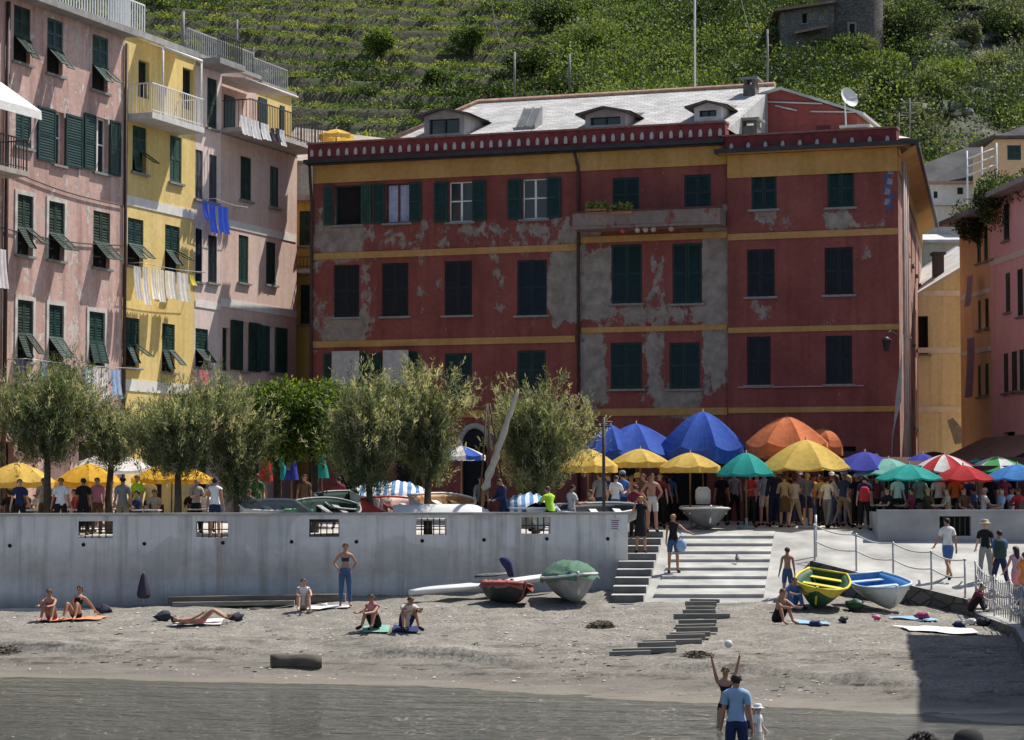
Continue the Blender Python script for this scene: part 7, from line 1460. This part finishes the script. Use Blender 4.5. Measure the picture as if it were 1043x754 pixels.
# --- behind the sea wall
person(219,67.0,'stand',350,1.75,'tan','white tank','navy shorts','dark','man in a white tank top and navy shorts standing behind the sea wall')
person(62,68.2,'stand2',185,1.72,'tan','white','black','dark','waiter in a white shirt under the gap of the two left yellow parasols')
person(99,69.4,'stand',170,1.70,'fair','pink','brown','brown','woman in a pink top under the second yellow parasol',fem=True)
person(125,68.6,'stand',10,1.74,'tan','grey','khaki','dark','man in a grey shirt beside the thin pale tree')
person(241,69.6,'stand2',20,1.68,'fair','offwhite','beige','brown','person in a cream shirt left of the tall narrow tree')
person(513,68.6,'lookdown',120,1.72,'tan','navy long','navy','dark','person in a dark blue coat leaning over between the striped covers')
person(490,70.6,'stand',200,1.70,'fair','grey','black','dark','person in grey behind the foot of the furled sail')
person(561,67.72,'perch',40,1.74,'tan','lime','black','brown','man in a lime shirt sitting on the sea wall',z=3.42-.56)
person(582,69.4,'hold',300,1.70,'tan','lightgrey','grey','dark','person in pale grey beside the small white boat',z=2.5)
person(603,71,'chair',60,1.70,'tan','brown','brown','brown','person in brown sitting under the small yellow parasol')
SEAT = [(10,70.4,30,'black','navy','dark'),(27,70.6,150,'brown','black','brown'),(40,69.9,200,'offwhite','jean','grey'),(52,71.2,10,'navy','black','dark'),(78,70.9,100,'red','black','dark'),(110,71.2,250,'white','jean','brown'),(133,70.8,300,'beige','black','blond'),(142,69.8,80,'navy','navy','dark'),(158,70.6,170,'offwhite','black','brown'),(196,71.2,20,'black','jean','dark'),(208,71.5,200,'white','black','grey'),(255,71.2,140,'grey','black','brown')]
SL = ['seated customer in black at the left edge of the terrace','seated customer in brown under the leftmost yellow parasol','grey haired seated customer in cream beside the white shirted waiter','seated customer in navy below the large dense tree','seated customer in red left of the pink topped woman','seated customer in white right of the pink topped woman','blond seated customer in beige beside the grey shirted man','seated customer in navy between the two slim trees','seated customer in cream left of the straight dark trunk','seated customer in black behind the straight dark trunk','grey haired seated customer in white left of the white tank top','seated customer in grey beside the tall narrow tree']
for (px, D, yw, tp, bt, hr_), lb in zip(SEAT, SL):
    person(px, D, 'chair', yw, 1.72, R.choice(('tan','fair')), tp, bt, hr_, lb); X = W(px, 500, D).x
    cafe_chair(X, D, plaza_z(D), math.radians(yw), 'dark cafe chair under a customer behind the sea wall', 'occupied cafe chairs on the left terrace')
# --- the right terrace
TER = [(905,72.6,'chair',120,'black','black','dark','person in black at the left end of the right terrace'),(914,73.4,'stand',200,'white','black','dark','person in a white shirt standing under the mint parasol'),(930,72.3,'chair',60,'darkred','black','dark','person in dark red seated at the terrace edge left of the barred opening'),(937,73.6,'stand2',185,'grey','black','brown','person in grey standing under the teal terrace parasol'),(947,72.6,'chair2',300,'brown','navy','blond','person in brown seated left above the barred opening'),(956,73.8,'stand',180,'white','black','dark','waiter in white standing under the striped parasol'),(966,72.4,'chair',90,'beige','brown','brown','person in beige seated above the barred opening'),(973,73.6,'stand',170,'orange','black','dark','person in orange standing under the dark red parasol'),(983,72.6,'chair2',200,'brown','black','dark','person in brown seated right above the barred opening'),(992,73.7,'chair',40,'blue','navy','dark','person in blue seated under the dark red parasol'),(1001,72.5,'chair',270,'offwhite','beige','grey','grey haired person in cream seated between red and blue parasols'),(1009,73.5,'stand2',185,'black','black','dark','person in black standing under the green striped parasol'),(1018,72.5,'chair2',100,'lightblue','jean','brown','person in pale blue seated under the blue parasol'),(1029,73.1,'chair',220,'white','navy','dark','person in white seated near the right edge of the terrace'),(1038,72.6,'chair',30,'red','black','brown','person in red seated at the right edge of the terrace')]
for px, D, po, yw, tp, bt, hr_, lb in TER:
    person(px, D, po, yw, 1.72, R.choice(('tan','fair')), tp, bt, hr_, lb, fem=R.random() < .5, hat='white cap' if px == 937 else None)
    if po.startswith('chair'): cafe_chair(W(px, 500, D).x, D, plaza_z(D), math.radians(yw), 'dark cafe chair under a customer on the right terrace', 'occupied cafe chairs on the right terrace')
# --- more of the crowd, each where the photograph shows a head
CR = [(611,73.0,'stand',20,'grey','navy','brown','person in grey immediately left of the navy shirt by the lamp post'),(638,75.8,'stand2',190,'offwhite','jean','brown','person in cream behind the bright blue shirt'),(650,75.0,'hold',150,'lightblue','navy','dark','person in pale blue between orange and brown tops'),(672,74.4,'stand',170,'darkred','black','brown','person in dark red just left of the long haired woman in black'),(682,77.0,'stand2',10,'blue','black','dark','person in blue behind the left side of the boat at the steps'),(735,78.0,'stand',180,'black','black','dark','person in black in the shade right of the boat at the steps'),(748,78.4,'stand2',20,'grey','black','dark','person in grey in the shade left of the red top'),(771,78.0,'stand',200,'offwhite','navy','grey','grey haired person in cream behind the red top'),(793,78.5,'stand2',170,'red','navy','brown','person in red behind the navy jacket'),(809.5,76.6,'walk',20,'white','beige','brown','person in white squeezed between the black and grey shirts'),(828,76.8,'hold',210,'orange','jean','dark','person in orange behind the checked shirt'),(837,75.4,'stand',350,'beige','black','brown','person in beige left of the grey trousers'),(847,78.2,'stand2',180,'navy','navy','dark','person in navy behind the two women in white'),(864,77.2,'stand',30,'pink','grey','blond','blond person in pink right of the slate blue shirt'),(873,75.6,'hold',160,'black','black','dark','person in black beside the red backpack'),(886,75.4,'stand2',20,'lightblue','jean','brown','person in pale blue between the red backpack and the blond woman'),(893,74.6,'stand',200,'darkred','black','dark','person in dark red behind the end of the terrace wall'),(909,75.2,'stand2',150,'black','black','grey','grey haired person in black under the mint parasol'),(922,74.6,'stand',20,'navy','black','dark','person in navy behind the terrace edge under the teal parasol'),(951,75.0,'stand2',190,'black','black','dark','person in black behind the waiter on the right terrace'),(978,75.2,'stand',170,'brown','black','brown','person in brown behind the orange top on the right terrace'),(988,74.8,'stand2',30,'navy','black','dark','person in navy under the teal parasol of the right terrace'),(1023,74.9,'stand',180,'darkred','black','dark','person in dark red standing at the back near the right edge')]
for px, D, po, yw, tp, bt, hr_, lb in CR: person(px, D, po, yw, R.uniform(1.62, 1.80), R.choice(('tan','fair','tan')), tp, bt, hr_, lb, fem=R.random() < .5, long=R.random() < .25, hat=R.choice((None,None,None,'beige brim','white cap')))
CL_ = [(20,68.0,'stand2',200,'navy','black','dark','person in navy standing behind the sea wall at far left'),(45,69.0,'hold',170,'beige','brown','brown','person in beige right of the leftmost yellow parasol pole'),(85,68.6,'stand',20,'black','black','dark','person in black between the waiter and the pink topped woman'),(140,70.6,'stand2',150,'lime','jean','brown','person in lime yellow between the two slim trees'),(152,71.0,'stand',190,'white','black','dark','person in white left of the straight dark trunk by the yellow parasol'),(200,70.2,'hold',210,'lightgrey','black','grey','person in pale grey right of the straight dark trunk'),(262,71.5,'stand2',170,'green','khaki','brown','person in green right of the tall narrow tree'),(310,73.5,'stand',190,'brown','black','dark','person in brown under the folded blue parasol'),(345,73.8,'stand2',20,'darkred','black','dark','person in dark red behind the dark green boat')]
for px, D, po, yw, tp, bt, hr_, lb in CL_: person(px, D, po, yw, R.uniform(1.62, 1.78), R.choice(('tan','fair')), tp, bt, hr_, lb, fem=R.random() < .5)
# --- on the ramp and the quay
person(965,66.2,'walk2',20,1.78,'tan','white','blue shorts','dark','man in a white shirt and blue shorts walking up the ramp',surf='slip')
person(1003,66.0,'stand2',350,1.68,'fair','black','grey','blond','woman in a black top and straw hat on the quay',surf='slip',fem=True,hat='beige brim')
person(1018,64.6,'walk',10,1.78,'tan','blue','navy','dark','man in a blue shirt wearing a dark backpack on the quay',surf='slip')
backpack(1018,64.35,slip_z(0,64.6)+1.27,fabric('backpack_dark',(.03,.06,.06),0),'dark green backpack on the man in blue on the quay',math.radians(10),1.1)
person(1034.5,63.4,'walk2',20,1.62,'tan','lilac tank','pink shorts','dark','girl in a lilac top and pink shorts on the quay',surf='slip',fem=True,long=True)
person(1043,62.6,'stand',0,1.60,'fair','orange','orange skirt','brown','person in orange cut by the right edge on the quay',surf='slip',fem=True)
person(990.5,63.0,'huddle',250,1.68,'tan','darkred long','black','dark','person in a dark red top crouching against the quay wall',X=W(990.5,500,62.6).x,z=.72)
# --- on the beach
def bp(px, py): return yD(py, px)-.3
person(54,bp(54,632),'knees',170,1.66,'tan','magenta bikini','magenta bikini','brown','woman in a magenta swimsuit hugging her knees on the orange towel','beach',True,shoes=None)
person(79,bp(79,631),'knees2',165,1.70,'tan','black bikini','black bikini','dark','woman in sunglasses leaning back on the orange towel','beach',True,shoes=None)
person(205,bp(205,635),'lie',270,1.70,'tan','pink bikini','pink bikini','dark','person lying on the white towel with knees raised','beach',True,shoes=None)
person(309,bp(309,622),'knees',190,1.66,'fair','white tank','beige shorts','brown','woman in a white top sitting with knees up in the middle of the beach','beach',True,shoes=None)
person(352,bp(352,620),'hips',190,1.68,'tan','navy bikini','jean','dark','woman standing in blue jeans and a bikini top before the sea wall','beach',True,shoes=None)
person(383,bp(383,642),'knees',150,1.70,'tan','pink tank','black shorts','dark','person in a pink top left in the couple sitting on the beach','beach',True)
person(413,bp(413,641),'huddle',205,1.74,'tan','offwhite','navy shorts','brown','man in a cream shirt bending over his knees right in the couple','beach')
person(801.5,64.3,'stand',10,1.50,'tan','none','jean shorts','brown','bare backed boy standing at the foot of the steps','beach',shoes=None)
person(805,61.9,'knees',200,1.66,'tan','blue','blue','brown','person in a blue top sitting beside the green and yellow boat','beach')
person(791,bp(791,635),'knees',215,1.72,'tan','none','black shorts','brown','bare chested man crouching on the shingle below the steps','beach',shoes=None)
# --- in the water
person(749,38.0,'stand',352,1.74,'tan','lightblue','navy shorts','dark','man in a pale blue shirt and navy shorts standing in the shallow water','beach',z=-.66,shoes=None)
sp_ = MB(); 
person(738,40.4,'armsup',175,1.44,'tan','black bikini','black bikini','brown','girl in a black swimsuit raising both arms in the shallow water','beach',True,z=-.42,shoes=None)
person(770.5,39.6,'stand2',240,1.0,'fair','white','white shorts','brown','small child in a white sun hat and shirt standing in the water','beach',z=-.58,hat='white brim',shoes=None)
person(761,40.2,'stand',160,1.02,'tan','none','navy shorts','brown','small bare child beside the one in the white sun hat','beach',z=-.50,shoes=None)
bl_ = MB(); p = W(742, 656, 40.2); bl_.ball(p, .07, 0, 12); bl_ = bl_.build('ball', WT, loc=p); tag(bl_, 'small white ball in the air above the girl with raised arms', 'ball')
# --- nearest the viewer, only hair in frame
person(936.5,16.2,'stand',0,1.60,'tan','black','jean','dark','person with curly dark hair at the bottom edge',z=.80)
person(984,15.4,'stand',0,1.68,'tan','navy','jean','dark','person in a black cap at the bottom edge',z=.80,hat='black cap')
cur = MB(); rr = random.Random(4); X0 = W(936.5,500,16.2).x
hh = max(v.co.z for o in bpy.data.objects if o.name.startswith('hair') and o.parent and (o.parent.location-Vector((X0,16.2,.8))).length < .05 for v in o.data.vertices)
for i in range(170):
    a, e = rr.uniform(0, 6.28), rr.uniform(-.2, 1.57); r = .118; c = Vector((math.cos(a)*math.cos(e)*r*.95, math.sin(a)*math.cos(e)*r*1.05, hh-.10+math.sin(e)*r*.95)); q = rr.uniform(0, 6.28); cur.tube([c+Vector((.018*math.cos(q+k*1.2), .018*math.sin(q+k*1.2), .010*math.sin(k*1.7+q)+.006*k)) for k in range(6)], .0055, 5)
for o in list(bpy.data.objects):
    if o.type == 'EMPTY' and o.get('label', '').startswith('person with curly'): ch = cur.build('curls', HAIR['dark'], loc=(0,0,0)); ch.parent = o
# ------------------------------------------------------------------ camera, sun, sky
cam = bpy.data.cameras.new('camera'); co = bpy.data.objects.new('camera', cam); C.objects.link(co); co.location = (0,0,EYE); co.rotation_euler = (math.pi/2+PITCH, 0, 0)
cam.sensor_fit = 'HORIZONTAL'; cam.sensor_width = 36; cam.lens = 36*FPX/1043; cam.clip_start = .5; cam.clip_end = 2000; SC.camera = co
EL, AZ = math.radians(57), math.atan2(.80, .60)
sl = bpy.data.lights.new('sun', 'SUN'); sl.energy = 4.8; sl.angle = math.radians(.53); sl.color = (1, .95, .87); so = bpy.data.objects.new('sun', sl); C.objects.link(so)
sd = Vector((math.sin(AZ)*math.cos(EL), math.cos(AZ)*math.cos(EL), math.sin(EL))); so.rotation_euler = sd.to_track_quat('Z', 'Y').to_euler(); so.location = (40, 60, 90)
w = bpy.data.worlds.new('World'); SC.world = w; w.use_nodes = True; t = w.node_tree; sky = t.nodes.new('ShaderNodeTexSky'); sky.sky_type = 'NISHITA'; sky.sun_disc = False; sky.sun_elevation = EL; sky.sun_rotation = AZ; sky.dust_density = 1.2
bgn = t.nodes['Background']; bgn.inputs['Strength'].default_value = .10; t.links.new(sky.outputs[0], bgn.inputs['Color'])
SC.view_settings.view_transform = 'Standard'; SC.view_settings.look = 'None'; SC.view_settings.exposure = .45; SC.view_settings.gamma = 1; SC.view_settings.use_curve_mapping = False
SC.render.engine = 'CYCLES'; SC.cycles.max_bounces = 6; SC.cycles.transparent_max_bounces = 8; SC.cycles.use_denoising = True
